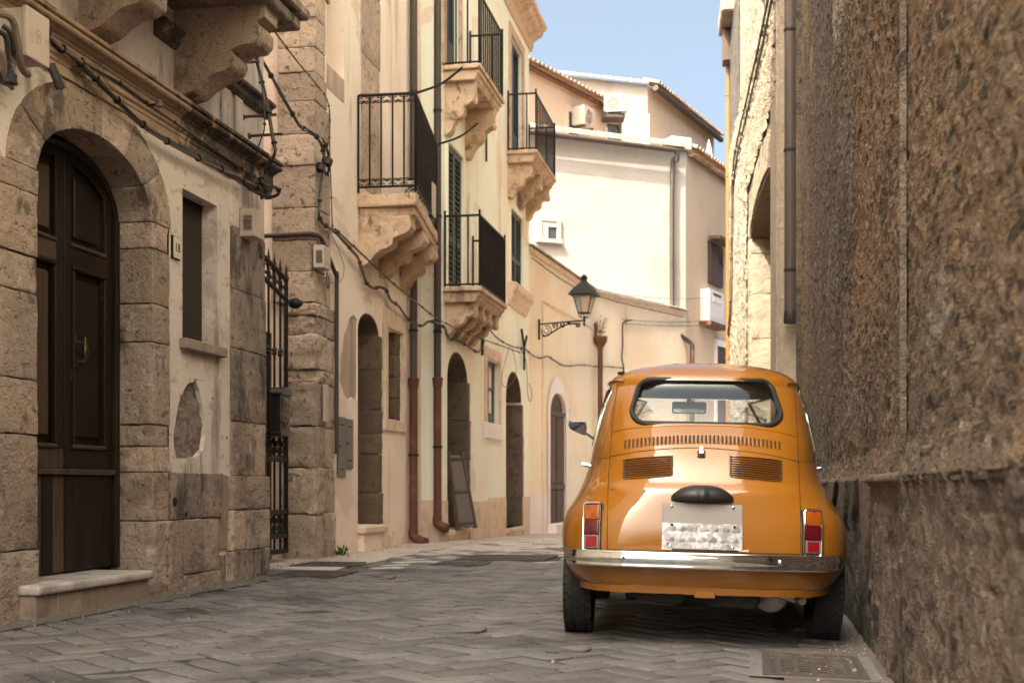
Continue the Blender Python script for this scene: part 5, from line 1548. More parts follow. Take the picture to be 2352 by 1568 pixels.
# ---------------------------------------------------------------- white house and the houses stacked behind it
def house(name, label, poly, z1, mats, z0=-1.5):
    """poly: plan corners counter-clockwise or not; each side its own wall piece"""
    c_ = Vector((sum(p[0] for p in poly) / len(poly), sum(p[1] for p in poly) / len(poly), 0))
    t = thing(name, label, 'building', (c_.x, c_.y, 0))
    n = len(poly)
    for i in range(n):
        p, q = poly[i], poly[(i + 1) % n]
        zt0 = z1[i] if isinstance(z1, (list, tuple)) else z1
        zt1 = z1[(i + 1) % n] if isinstance(z1, (list, tuple)) else z1
        part('wall', MB().add([Vector((p[0], p[1], z0)), Vector((q[0], q[1], z0)), Vector((q[0], q[1], zt1)), Vector((p[0], p[1], zt0))], [(0, 1, 2, 3)]), mats[i % len(mats)], t)
    zz_ = [(z1[i] if isinstance(z1, (list, tuple)) else z1) for i in range(n)]
    part('roof', MB().add([Vector((poly[i][0], poly[i][1], zz_[i] - 0.002)) for i in range(n)], [tuple(range(n))]), M_TILEP, t)
    return t


def tile_row(parent, p, q, n, r=0.085, over=0.18, nrm=Vector((0, -1, 0)), m_=M_TILE, rise=0.16, ln=0.5):
    """half-round tiles seen end-on along an eave"""
    p, q = Vector(p), Vector(q)
    for i in range(n):
        c_ = p.lerp(q, (i + 0.5) / n)
        w = (q - p).length / n * 0.5
        e = (q - p).normalized()
        m = MB()
        for f, zz_ in ((over, 0.0), (over - ln, rise)):
            for k in range(6):
                t_ = math.pi * k / 5
                m.v.append(c_ + nrm * f + e * (w * 0.94 * math.cos(t_)) + Vector((0, 0, zz_ + w * 0.8 * math.sin(t_))))
        m.f = [(k, k + 1, 7 + k, 6 + k) for k in range(5)] + [tuple(range(6)), tuple(range(6, 12))[::-1]]
        part('roof_tile', m, m_, parent)


WR = at(1575, 345, 31.0)
WL = at(1140, 293, 29.15)
ZW = WR.z
RF = Vector((4.19 + 0.51 * 6.0, 37.0, 0))
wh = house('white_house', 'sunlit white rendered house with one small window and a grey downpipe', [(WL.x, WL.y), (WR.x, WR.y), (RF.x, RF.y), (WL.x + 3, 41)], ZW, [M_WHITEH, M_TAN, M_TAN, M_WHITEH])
wdir = zat(WR - WL, 0).normalized()
FW = Frame((WR.x, WR.y), math.degrees(math.atan2(wdir.x, wdir.y)))
FW.n = Vector((wdir.y, -wdir.x, 0))
FWn = FW.n
tile_row(wh, WL + Vector((0, 0, 0.02)), WR + Vector((-0.1, 0, 0.02)), 17, over=0.22, nrm=FWn, m_=M_TILEP)
part('gutter', MB().tube([WL + FWn * 0.25 - Vector((0, 0, 0.08)), FW(-0.55, 0.25, ZW - 0.10)], 0.065, 8), M_PIPE, wh, smooth=True)
part('gutter_outlet', MB().tube(smoothline([FW(-0.55, 0.25, ZW - 0.10), FW(-0.40, 0.25, ZW - 0.13), FW(-0.36, 0.2, ZW - 0.35), FW(-0.42, 0.09, ZW - 0.6), FW(-0.42, 0.09, 4.6), FW(-0.36, 0.09, 4.4), FW(0.05, 0.12, 4.15), FW(0.10, 0.12, 4.0)], 4), 0.055, 8), M_PIPE, wh, smooth=True)
part('lower_pipe', MB().tube([FW(0.12, 0.1, 4.1), FW(0.12, 0.1, -0.6)], 0.06, 8), M_RUST, wh, smooth=True)
part('corner_cap', MB().box(FW, -0.45, 0.12, -0.4, 0.10, ZW - 0.02, ZW + 0.28), M_WHITEH, wh, bevel=0.02)
# small window in the white wall
wa0, wz1 = FW.px(1243, 508)
wa1, wz0 = FW.px(1278, 552)
w = part('window', MB().box(FW, wa0, wa1, 0.004, 0.012, wz0, wz1), M_GLASSD, wh)
for q in (rect(wa0 - 0.10, wa0, wz0 - 0.1, wz1 + 0.08), rect(wa1, wa1 + 0.10, wz0 - 0.1, wz1 + 0.08), rect(wa0, wa1, wz1, wz1 + 0.08)):
    part('surround', MB().prism(FW, q, 0.0, 0.06), M_WHITEH, w, bevel=0.01)
part('sill', MB().box(FW, wa0 - 0.15, wa1 + 0.12, 0.0, 0.12, wz0 - 0.09, wz0 - 0.002), M_WHITEH, w, bevel=0.01)
part('inner_frame', MB().box(FW, wa0, wa0 + (wa1 - wa0) * 0.42, 0.012, 0.04, wz0, wz1), M_WHITEH, w)
part('inner_frame', MB().box(FW, wa0 + (wa1 - wa0) * 0.42, wa1, 0.012, 0.04, wz1 - 0.12, wz1), M_WHITEH, w)
# right-hand return: eaves, shutter, door, cabinet
rd = zat(RF - WR, 0).normalized()
FR5 = Frame((WR.x, WR.y), math.degrees(math.atan2(rd.x, rd.y)))
tile_row(wh, FR5(0.1, 0, ZW + 0.05), FR5(6.4, 0, ZW + 0.05), 28, over=0.25, nrm=FR5.n)
tile_row(wh, FR5(0.1, 0, ZW - 0.14), FR5(6.4, 0, ZW - 0.14), 28, over=0.14, nrm=FR5.n, rise=0.05, ln=0.2)
a0, z1 = FR5.px(1630, 552, 0.05)
a1, z0 = FR5.px(1660, 662, 0.05)
sh = part('shutter', MB().box(FR5, a0, a1, 0.0, 0.03, z0, z1), M_DARK, wh)
for i in range(4):
    part('board', MB().box(FR5, a0 + (a1 - a0) * i / 4 + 0.01, a0 + (a1 - a0) * (i + 1) / 4 - 0.01, 0.03, 0.07, z0, z1), M_DKWOOD, sh)
part('awning_bar', MB().box(FR5, a0 - 0.1, a1 + 0.6, 0.05, 0.35, z1 + 0.02, z1 + 0.10), M_DKWOOD, sh)
part('awning_strut', MB().tube([FR5(a0, 0.3, z1 + 0.05), FR5(a1, 0.05, z0 + (z1 - z0) * 0.5)], 0.03, 6), M_DKWOOD, sh)
a0, z1 = FR5.px(1640, 778)
part('pale_door_frame', MB().box(FR5, a0, a0 + 0.12, 0.0, 0.06, -0.5, z1), M_WHITE, wh)
part('pale_door_frame', MB().box(FR5, a0 + 0.12, a0 + 1.2, 0.0, 0.06, z1 - 0.15, z1), M_WHITE, wh)
part('doorway', MB().box(FR5, a0 + 0.12, a0 + 1.1, 0.0, 0.02, -0.5, z1 - 0.15), M_DKWOOD, wh)
a0, z1 = FR5.px(1630, 662, 0.25)
a1, z0 = FR5.px(1664, 748, 0.25)
cb = thing('meter_cabinet', 'white electric meter cabinet with trailing cables at the end of the right wall', 'meter cabinet', FR5(a0, 0, z0))
part('case', MB().box(FR5, a0, a1, 0.0, 0.25, z0, z1), M_WPL, cb, bevel=0.02, seg=2)
part('reading_window', MB().box(FR5, a0 + (a1 - a0) * 0.25, a1 - (a1 - a0) * 0.25, 0.25, 0.262, z1 - (z1 - z0) * 0.16, z1 - (z1 - z0) * 0.09), M_BOXD, cb)
part('label_plate', MB().box(FR5, a0 + (a1 - a0) * 0.22, a1 - (a1 - a0) * 0.22, 0.25, 0.27, z1 - (z1 - z0) * 0.36, z1 - (z1 - z0) * 0.2), M_WPL, cb, bevel=0.005)
part('shelf', MB().box(FR5, a0 - 0.1, a1 + 0.1, 0, 0.32, z0 - 0.12, z0 - 0.005), M_RUST, cb, bevel=0.01)
# upper house behind
c6 = at(1487, 195, 37.0)
l6 = at(1150, 158, 35.6)
r6 = at(1640, 313, 42.6)
h6 = house('upper_house', 'upper white house with a grey-tiled gable, standing behind the white wall', [(l6.x, l6.y), (c6.x, c6.y), (r6.x, r6.y), (l6.x + 4, 46)], c6.z, [M_WHITEH, M_TAN, M_TAN, M_WHITEH])
d6 = zat(c6 - l6, 0).normalized()
tile_row(h6, l6 + Vector((0, 0, 0.0)), c6, 22, over=0.15, nrm=Vector((d6.y, -d6.x, 0)), m_=M_TILEP)
dr = zat(r6 - c6, 0).normalized()
tile_row(h6, zat(c6, c6.z), zat(r6, c6.z), 26, over=0.35, nrm=Vector((dr.y, -dr.x, 0)), m_=M_TILE)
part('verge_board', MB().tube([c6 + Vector((dr.y, -dr.x, 0)) * 0.25 - Vector((0, 0, 0.12)), zat(r6, c6.z - 0.12) + Vector((dr.y, -dr.x, 0)) * 0.25], 0.09, 6), M_PIPE, h6)
F6 = Frame((c6.x, c6.y), math.degrees(math.atan2(d6.x, d6.y)))
F6.n = Vector((d6.y, -d6.x, 0))
a0, z1 = F6.px(1395, 285)
part('window', MB().box(F6, a0, a0 + 0.8, 0.0, 0.03, z1 - 0.6, z1), M_GLASSD, h6)
part('lintel', MB().box(F6, a0 - 0.1, a0 + 0.9, 0.0, 0.25, z1, z1 + 0.12), M_TRIM3, h6)
part('lean_to', MB().prism(F6, [(-0.9, c6.z - 1.2), (-0.05, c6.z - 0.9), (-0.05, c6.z - 3.5), (-0.5, c6.z - 3.5)], 0.0, 0.25), M_TRIM3, h6)
# tan house on the left of it, eave falling away to the right
l7, r7 = at(1150, 124, 31.4), at(1392, 257, 35.9)
h7 = house('tan_house', 'tan shaded house with a tiled eave right of the cream house top', [(l7.x, l7.y), (r7.x, r7.y), (r7.x - 2.5, r7.y + 1.5), (l7.x - 3, l7.y + 3)], l7.z, [M_TAN])
d7_ = zat(r7 - l7, 0).normalized()
n7 = Vector((d7_.y, -d7_.x, 0))
tile_row(h7, zat(l7, l7.z + 0.06), zat(r7, l7.z + 0.06), 26, over=0.3, nrm=n7)
part('eaves_board', MB().tube([zat(l7, l7.z - 0.04) + n7 * 0.12, zat(r7, l7.z - 0.04) + n7 * 0.12], 0.07, 6), M_RUST, h7)
F7 = Frame((l7.x, l7.y), math.degrees(math.atan2(d7_.x, d7_.y)))
a0, z1 = F7.px(1302, 255)
a1, z0 = F7.px(1328, 302)
w = part('window', MB().box(F7, a0, a1, 0.0, 0.02, z0 - 0.3, z1), M_GLASSD, h7)
for q in (rect(a0 - 0.14, a0, z0 - 0.3, z1 + 0.14), rect(a1, a1 + 0.14, z0 - 0.3, z1 + 0.14), rect(a0, a1, z1, z1 + 0.14)):
    part('surround', MB().prism(F7, q, 0, 0.06), M_TAN, w)
a0, z0 = F7.px(1336, 285, 0.35)
ac_unit('air_conditioner', 'left, shaded air conditioner unit on the tan house wall', F7(a0, 0.42, z0), F7.d, -F7.n, 0.62, 0.38, 0.50, M_BOX, 0.4)
pacu = at(1386, 257, 35.2)
ac_unit('air_conditioner', 'right, sunlit white air conditioner unit below the upper roof', pacu, Vector((0.985, -0.17, 0)), Vector((0.17, 0.985, 0)), 0.62, 0.32, 0.46, M_BOX, 0.42)
solo('unit_bracket', MB().box(W, pacu.x, pacu.x + 0.6, pacu.y, pacu.y + 0.6, pacu.z - 0.14, pacu.z - 0.062), M_PIPE, 'iron shelf carrying the sunlit air conditioner unit', 'bracket', pacu - Vector((0, 0, 0.1)))
# white furled parasol beyond the roof
pb = at(1628, 365, 40.5)
t = thing('furled_parasol', 'white furled parasol showing above the far roof', 'parasol', pb - Vector((0, 0, 1.5)))
part('cloth', MB().lathe(pb - Vector((0, 0, 0.15)), [(0.16, 0), (0.14, 0.15), (0.10, 0.4), (0.05, 0.62), (0.01, 0.75)], 9), M_WPL, t, smooth=True)
part('pole', MB().tube([pb - Vector((0, 0, 1.5)), pb], 0.025, 6), M_IRON, t)
# ---------------------------------------------------------------- rough brown wall on the right
FR = Frame((math.cos(R(TH)) * 0.55, -math.sin(R(TH)) * 0.55), TH, -1)
bw = thing('brown_wall', 'tall rough brown rendered wall running along the right edge beside the car', 'wall', FR(6, 0, 0))
ZL = 0.735


def fbm(p):
    return noise.noise(p) + 0.5 * noise.noise(p * 2.1) + 0.25 * noise.noise(p * 4.3)


def rough_sheet(F, a0, a1, z0, z1, step, boff, amp, parent, m_, nm, sa=1.0, sz=1.0, joint=None):
    na, nz_ = max(2, int((a1 - a0) / step)), max(2, int((z1 - z0) / step))
    m = MB()
    for i in range(na + 1):
        a_ = a0 + (a1 - a0) * i / na
        for j in range(nz_ + 1):
            z_ = z0 + (z1 - z0) * j / nz_
            q_ = Vector((a_ * 20 * sa, z_ * 25 * sz, 1.5))
            h_ = noise.noise(q_)
            b_ = boff + amp * (0.7 * noise.noise(Vector((a_ * 2.2, z_ * 2.6, 7))) + 1.1 * h_ * abs(h_) * 2 + 0.75 * noise.noise(q_ * 2.3))
            if joint:
                b_ += joint(a_, z_)
            m.v.append(F(a_, b_, z_))
    for i in range(na):
        for j in range(nz_):
            k = i * (nz_ + 1) + j
            m.f.append((k, k + 1, k + nz_ + 2, k + nz_ + 1))
    return part(nm, m, m_, parent, smooth=True, weld=False)


def upper_joint(a_, z_):
    b_ = 0.035 if a_ < 4.52 else 0.0
    if z_ < ZL + 0.12:
        b_ += 0.03 * (1 - (z_ - ZL) / 0.12)
    return b_


rough_sheet(FR, 1.2, 4.5, ZL, 2.75, 0.013, 0.035, 0.007, bw, M_BRN, 'upper_render', joint=lambda a_, z_: upper_joint(a_, z_) - 0.035)
rough_sheet(FR, 4.58, 9.0, ZL, 4.6, 0.013, 0.0, 0.0095, bw, M_BRN, 'upper_render', joint=upper_joint)
rough_sheet(FR, 9.0, 15.0, ZL, 6.6, 0.026, 0.0, 0.012, bw, M_BRN, 'upper_render', joint=upper_joint)
# vertical arris between the two bays
m = MB()
for i in range(60):
    z_ = ZL + 2.6 * i / 59
    o_ = 0.012 * noise.noise(Vector((0, 0, z_ * 4)))
    m.v += [FR(4.49, 0.04, z_), FR(4.495 + o_, 0.062, z_), FR(4.545 + o_, 0.058, z_), FR(4.60, -0.02, z_)]
m.f = [(4 * i + j, 4 * i + j + 1, 4 * i + 5 + j, 4 * i + 4 + j) for i in range(59) for j in range(3)]
part('vertical_fillet', m, M_LOW, bw, smooth=True, angle=70)
rough_sheet(FR, 1.2, 5.9, -0.12, ZL, 0.013, 0.062, 0.010, bw, M_LOW, 'lower_render', sz=0.6, joint=lambda a_, z_: 0.03 * max(0, 1 - (ZL - z_) / 0.10) * 0.5 - 0.03 * (0.5 if a_ < 4.5 else 1))
rough_sheet(FR, 5.9, 15.0, -0.15, ZL, 0.022, 0.032, 0.010, bw, M_GREY, 'lower_render', sz=0.8)
# broken triangular edge of brown render hanging over the grey cement
for a0, w, h in ((5.72, 0.55, 0.42), (6.45, 0.5, 0.22), (7.1, 0.6, 0.30), (8.0, 0.8, 0.16)):
    m = MB()
    pts = [(a0, ZL), (a0 + w, ZL), (a0 + w * 0.72, ZL - h * 0.55), (a0 + w * 0.45, ZL - h), (a0 + w * 0.22, ZL - h * 0.6)]
    part('render_flake', MB().prism(FR, pts, 0.02, 0.060), M_LOW, bw, bevel=0.01)
# ledge
m = MB()
for i in range(140):
    a_ = 1.2 + 13.8 * i / 139
    e = 0.012 * noise.noise(Vector((a_ * 5, 0, 0)))
    bb = 0.058 if a_ < 5.9 else 0.042
    m.v += [FR(a_, -0.02, ZL + 0.03 + e * 0.5), FR(a_, 0.025, ZL + 0.016 + e), FR(a_, bb + e, ZL + 0.004), FR(a_, bb + 0.004 + e, ZL - 0.02), FR(a_, bb - 0.03, ZL - 0.04)]
m.f = [(5 * i + j, 5 * i + j + 1, 5 * i + 6 + j, 5 * i + 5 + j) for i in range(139) for j in range(4)]
part('ledge', m, M_LOW, bw, smooth=True, angle=70)
part('wall_core', MB().box(FR, -2, 4.5, -0.6, -0.06, -0.4, 2.75), M_BRN, bw)
part('wall_core', MB().box(FR, 4.5, 9.0, -0.6, -0.06, -0.4, 4.6), M_BRN, bw)
part('wall_core', MB().box(FR, 9.0, 15.0, -0.6, -0.06, -0.4, 6.6), M_BRN, bw)
part('near_wall', MB().box(FR, -2, 1.2, -0.058, 0.05, -0.4, 2.7), M_BRN, bw)
part('end_return', MB().box(FR, 14.95, 15.02, -0.3, 0.06, -0.4, 6.6), M_LOW, bw)

# cut-off downpipe at the end of the brown wall
pt = at(1816, 738, 15.0)
dp = thing('downpipe', 'dark cut-off downpipe ending in mid air where the brown wall ends', 'downpipe', pt)
part('pipe', MB().tube([pt, Vector((pt.x, pt.y, 6.7))], 0.072, 12), M_PIPE, dp, smooth=True)
part('cut_end', MB().lathe(pt - Vector((0, 0, 0.02)), [(0.080, 0), (0.084, 0.06), (0.078, 0.14), (0.072, 0.15)], 12), M_IRON, dp, smooth=True)
for z_ in (3.2, 4.6, 6.0):
    part('bracket', MB().lathe(Vector((pt.x, pt.y, z_)), [(0.08, 0), (0.08, 0.03)], 12), M_IRON, dp)

# ---------------------------------------------------------------- sunlit ochre house beyond it
FY = Frame((3.16, 15.2), 6.6, -1)
LY = 10.25
HYL = 10.0
oh = thing('ochre_house', 'sunlit ochre rubble house with a wide arched gateway beyond the brown wall', 'building', FY(5, 0, 0))
gq0, gq1 = 0.75, FY.a(1724)
gz_s, gz_r = FY.px(1724, 548)[1], 0.34
gate_o = arch(gq0, gq1, -0.8, gz_s, gz_r, 16)
gate_w = [gq0, gq1]
m = MB().holes(FY, [(0, -0.8), (gq0, -0.8)] + [p for p in arch(gq0, gq1, -0.8, gz_s, gz_r, 16)[2:]][::-1] + [(gq1, -0.8), (LY, -0.8), (LY, HYL), (0, HYL)], [])
cv = arch(gq0, gq1, -0.8, gz_s, gz_r, 16)[2:]
ring = [(gq1, -0.8)] + cv + [(gq0, -0.8)]
DG = 0.42
for i in range(len(ring) - 1):
    m.add([FY(ring[i][0], 0, ring[i][1]), FY(ring[i + 1][0], 0, ring[i + 1][1]), FY(ring[i + 1][0], -DG, ring[i + 1][1]), FY(ring[i][0], -DG, ring[i][1])], [(0, 1, 2, 3)])
part('wall', m, M_YEL, oh)
part('wall_core', MB().box(FY, 0.02, LY - 0.02, -5, -DG - 0.09, -0.8, HYL - 0.02), M_YST, oh)
part('end_wall', MB().box(FY, LY - 0.02, LY, -5, -0.002, -0.8, HYL - 0.02), M_YEL, oh)
part('near_return', MB().box(FY, -0.02, 0.0, -0.6, 0.0, -0.8, HYL - 0.02), M_YST, oh)
rough_sheet(FY, gq1 + 0.42, LY, -0.8, 7.3, 0.05, 0.03, 0.035, oh, M_YEL, 'rubble_face')
rough_sheet(FY, 0.1, gq1 + 0.42, gz_s + gz_r + 0.5, HYL, 0.06, 0.03, 0.03, oh, M_YEL, 'rubble_face')
# white lime edge around the arch and jamb stones
arcw = MB()
cw = arch(gq0, gq1 + 0.0, -0.8, gz_s, gz_r, 16)[2:]
cw2 = arch(gq0 - 0.2, gq1 + 0.42, -0.8, gz_s + 0.1, gz_r + 0.42, 16)[2:]
for i in range(16):
    arcw.hexa([FY(cw[i][0], -0.01, cw[i][1]), FY(cw[i + 1][0], -0.01, cw[i + 1][1]), FY(cw[i + 1][0], 0.02, cw[i + 1][1]), FY(cw[i][0], 0.02, cw[i][1]),
               FY(cw2[i][0], -0.01, cw2[i][1]), FY(cw2[i + 1][0], -0.01, cw2[i + 1][1]), FY(cw2[i + 1][0], 0.015, cw2[i + 1][1]), FY(cw2[i][0], 0.015, cw2[i][1])])
arcw.box(FY, gq1 + 0.002, gq1 + 0.40, -0.01, 0.02, -0.6, gz_s + 0.02)
part('lime_band', arcw, M_YEL, oh, bevel=0.006)
zz = -0.5
while zz < gz_s - 0.1:
    h = min(rnd.uniform(0.45, 0.8), gz_s - zz)
    stone(oh, FY, gq1 - 0.03, gq1 + 0.06, zz, zz + h, -DG, -0.012, M_YST, amp=0.03, bev=0.012, cuts=5, name='jamb_stone')
    zz += h
for i in range(8):
    t0, t1 = math.pi * i / 8, math.pi * (i + 1) / 8
    pq_ = []
    cc, ww = (gq0 + gq1) / 2, (gq1 - gq0) / 2
    for t_, k_ in ((t0, 0), (t1, 0), (t1, 0.1), (t0, 0.1)):
        pq_.append((cc + (ww - 0.06 + k_) * math.cos(t_), gz_s + (gz_r - 0.06 + k_) * math.sin(t_)))
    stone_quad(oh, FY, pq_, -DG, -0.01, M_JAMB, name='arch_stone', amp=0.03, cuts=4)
gd = part('gate_door', MB().box(FY, gq0 - 0.1, gq1 + 0.05, -DG - 0.08, -DG - 0.03, -0.6, gz_s + gz_r), M_DARK, oh)
npk = 22
for i in range(npk):
    a0 = gq0 + (gq1 - gq0) * i / npk
    part('plank', MB().box(FY, a0 + 0.006, a0 + (gq1 - gq0) / npk - 0.006, -DG - 0.03, -DG + 0.004, -0.5, gz_s + gz_r - 0.02), M_PLANK, gd, bevel=0.004)
part('door_jamb_post', MB().box(FY, 0.05, gq0 + 0.1, -0.3, 0.03, -0.6, 7.0), M_YST, oh, bevel=0.01)
# red round sign on the gate
rs = at(1777, 822, 16.8)
a_, z_ = FY.px(1777, 822, -DG + 0.03)
t = thing('round_sign', 'red round-topped sign on the sunlit gate, just above the car roof', 'sign', FY(a_, -DG, z_))
part('plate', MB().prism(FY, [(a_ + 0.35 * math.cos(R(k)), z_ - 0.12 + 0.22 * math.sin(R(k))) for k in range(0, 360, 20)], -DG + 0.006, -DG + 0.016), M_COPPER, t)
# eaves and loose stone at the far top corner
ev = part('eaves', MB().box(FY, LY - 1.2, LY + 0.25, -0.5, 0.25, HYL - 0.35, HYL + 0.02), M_YST, oh, bevel=0.03)
part('eaves_bracket', MB().box(FY, LY - 0.3, LY + 0.12, -0.3, 0.18, HYL - 1.0, HYL - 0.36), M_DKWOOD, ev, bevel=0.02)
stone(oh, FY, LY - 2.8, LY, 7.3, HYL - 0.36, -0.1, 0.03, M_GREY, amp=0.06, cuts=8, name='bare_masonry')
# orange pipe at the far corner
pp_ = FY(LY + 0.02, 0.06, 0)
t = thing('downpipe', 'slim orange downpipe on the far corner of the ochre house', 'downpipe', pp_)
part('pipe', MB().tube([Vector((pp_.x, pp_.y, -0.6)), Vector((pp_.x, pp_.y, HYL - 0.9))], 0.055, 10), M_COPPER, t, smooth=True)
for z_ in (1.5, 3.2, 5.0, 6.8, 8.4):
    part('clip', MB().lathe(Vector((pp_.x, pp_.y, z_)), [(0.066, 0), (0.066, 0.04)], 10), M_COPPER, t)

# ---------------------------------------------------------------- unseen house added to bounce sunlight, and the square behind the camera
FB = Frame((math.cos(R(TH)) * 4.6, -math.sin(R(TH)) * 4.6), TH, -1)
bh = thing('sun_bounce_house', 'unseen cream shuttered house added behind the brown wall to bounce sunlight', 'building', FB(4, 0, 0))
part('wall', MB().box(FB, -12, 14.5, -6, 0, -0.5, 15.0), M_PL3, bh)
for i in range(7):
    for z0 in (1.2, 4.4):
        w = part('window', MB().box(FB, -10 + 3.4 * i, -9 + 3.4 * i, -0.05, 0.012, z0, z0 + 1.9), M_GREEN, bh)
        part('sill', MB().box(FB, -10.15 + 3.4 * i, -8.85 + 3.4 * i, 0.0, 0.12, z0 - 0.12, z0 - 0.01), M_TRIM3, w)
sq = struct('square', MB().add([ST(-60, -40, -0.006), ST(-6.2, -40, -0.006), ST(-6.2, 3.0, -0.09), ST(-60, 3.0, -0.09)], [(0, 1, 2, 3)]), M_CONC)
# ---------------------------------------------------------------- the car
M_PAINT = mat('ochre_car_paint', (0.25, 0.096, 0.008), 0.45, metal=0.0, spec=0.2, coat=1.0, coat_rough=0.008, layers=[((0.30, 0.118, 0.010), 900, 0.5, 0.7, I3, 0.6), ((0.22, 0.078, 0.006), 700, 0.55, 0.7, I3, 0.5)], bumps=[(4.5, 0.10, 0.006, I3), (260, 0.02, 0.0006, I3)], **{'Coat IOR': 1.7})
M_CHROME = mat('chrome', (0.88, 0.88, 0.88), 0.05, metal=1.0, layers=[((0.62, 0.57, 0.52), 14, 0.60, 0.72, I3, 0.35)], rough_var=(9, 0.02, 0.10))
M_RUBBER = mat('black_rubber', (0.016, 0.016, 0.018), 0.45, spec=0.4)
M_TYRE = mat('tyre_rubber', (0.015, 0.0145, 0.0145), 0.8, layers=[((0.035, 0.032, 0.03), 12, 0.52, 0.7, I3, 0.6)], bumps=[(120, 0.25, 0.003, I3)])
M_GAP = mat('panel_gap', (0.035, 0.014, 0.004), 0.7)
M_LINING = mat('grey_cabin_lining', (0.36, 0.35, 0.34), 0.8)
M_UNDER = mat('oily_underside', (0.014, 0.012, 0.011), 0.6, layers=[((0.035, 0.03, 0.026), 20, 0.5, 0.7, I3, 0.6)])
M_ALU = mat('dull_silver_muffler', (0.30, 0.28, 0.26), 0.45, metal=0.7, layers=[((0.12, 0.09, 0.07), 14, 0.54, 0.7, I3, 0.7)])
M_AMBER = mat('amber_lens', (0.30, 0.075, 0.008), 0.12, spec=0.5, coat=0.8)
M_RED = mat('dark_red_lens', (0.085, 0.003, 0.009), 0.12, spec=0.5, coat=0.8)
M_REFL = mat('red_reflector', (0.20, 0.004, 0.012), 0.2, spec=0.5, coat=0.5)
M_GREYP = mat('worn_aluminium', (0.24, 0.228, 0.21), 0.5, metal=0.55, layers=[((0.24, 0.22, 0.195), 16, 0.5, 0.68, I3, 0.7), ((0.14, 0.12, 0.10), 240, 0.58, 0.7, I3, 0.5)])
M_BRUSH = mat('swirled_aluminium', (0.30, 0.295, 0.29), 0.34, metal=0.75, layers=[((0.50, 0.50, 0.50), 30, 0.44, 0.60, I3, 0.9), ((0.20, 0.175, 0.165), 22, 0.55, 0.7, (1, 1, 0.5), 0.7)], bumps=[(24, 0.22, 0.01, I3)])
M_MIRROR = mat('mirror_glass', (0.45, 0.46, 0.47), 0.04, metal=1.0)


def thin_glass(name, tint, refl):
    m = bpy.data.materials.new(name)
    m.use_nodes = True
    nt = m.node_tree
    nt.nodes.clear()
    out = nt.nodes.new('ShaderNodeOutputMaterial')
    tr = nt.nodes.new('ShaderNodeBsdfTransparent')
    tr.inputs[0].default_value = (*tint, 1)
    gl = nt.nodes.new('ShaderNodeBsdfGlossy')
    gl.inputs['Roughness'].default_value = 0.015
    gl.inputs['Color'].default_value = (1, 1, 1, 1)
    lw_ = nt.nodes.new('ShaderNodeLayerWeight')
    lw_.inputs['Blend'].default_value = 0.5
    pw = nt.nodes.new('ShaderNodeMath')
    pw.operation = 'POWER'
    pw.inputs[1].default_value = 4.0
    nt.links.new(lw_.outputs['Facing'], pw.inputs[0])
    fr = nt.nodes.new('ShaderNodeMath')
    fr.operation = 'MULTIPLY_ADD'
    fr.inputs[1].default_value = 0.9
    fr.inputs[2].default_value = refl
    nt.links.new(pw.outputs[0], fr.inputs[0])
    mx = nt.nodes.new('ShaderNodeMixShader')
    nt.links.new(fr.outputs[0], mx.inputs[0])
    nt.links.new(tr.outputs[0], mx.inputs[1])
    nt.links.new(gl.outputs[0], mx.inputs[2])
    nt.links.new(mx.outputs[0], out.inputs['Surface'])
    return m


M_GLASS = thin_glass('car_glass', (0.90, 0.93, 0.94), 0.11)

car = bpy.data.objects.new('car', None)
col.objects.link(car)
tag(car, 'small ochre-orange vintage car parked against the right-hand wall, seen from behind', 'car')
CARM = Matrix.Translation((0.895, 6.14, -0.0125)) @ Matrix.Rotation(R(-6.3), 4, 'Z') @ Matrix.Rotation(R(1.3), 4, 'Y')
car.matrix_world = CARM
ORG[car] = Vector((0, 0, 0))
CINV = CARM.inverted()
CR = CINV.to_3x3()
CAMP = CINV @ Vector((0, 0, CAMH))


def interp(tab, z):
    """monotone-ish cubic through a table"""
    n = len(tab)
    if z <= tab[0][0]:
        return tab[0][1]
    if z >= tab[-1][0]:
        return tab[-1][1]
    for i in range(n - 1):
        if tab[i][0] <= z <= tab[i + 1][0]:
            break
    x0, y0 = tab[i]
    x1, y1 = tab[i + 1]
    h = x1 - x0
    sl = (y1 - y0) / h

    def slope(j):
        if j == 0:
            return (tab[1][1] - tab[0][1]) / (tab[1][0] - tab[0][0])
        if j == n - 1:
            return (tab[-1][1] - tab[-2][1]) / (tab[-1][0] - tab[-2][0])
        a_ = (tab[j][1] - tab[j - 1][1]) / (tab[j][0] - tab[j - 1][0])
        b_ = (tab[j + 1][1] - tab[j][1]) / (tab[j + 1][0] - tab[j][0])
        return 0 if a_ * b_ <= 0 else 2 * a_ * b_ / (a_ + b_)
    m0, m1 = slope(i), slope(i + 1)
    t = (z - x0) / h
    return (2 * t ** 3 - 3 * t * t + 1) * y0 + (t ** 3 - 2 * t * t + t) * h * m0 + (-2 * t ** 3 + 3 * t * t) * y1 + (t ** 3 - t * t) * h * m1


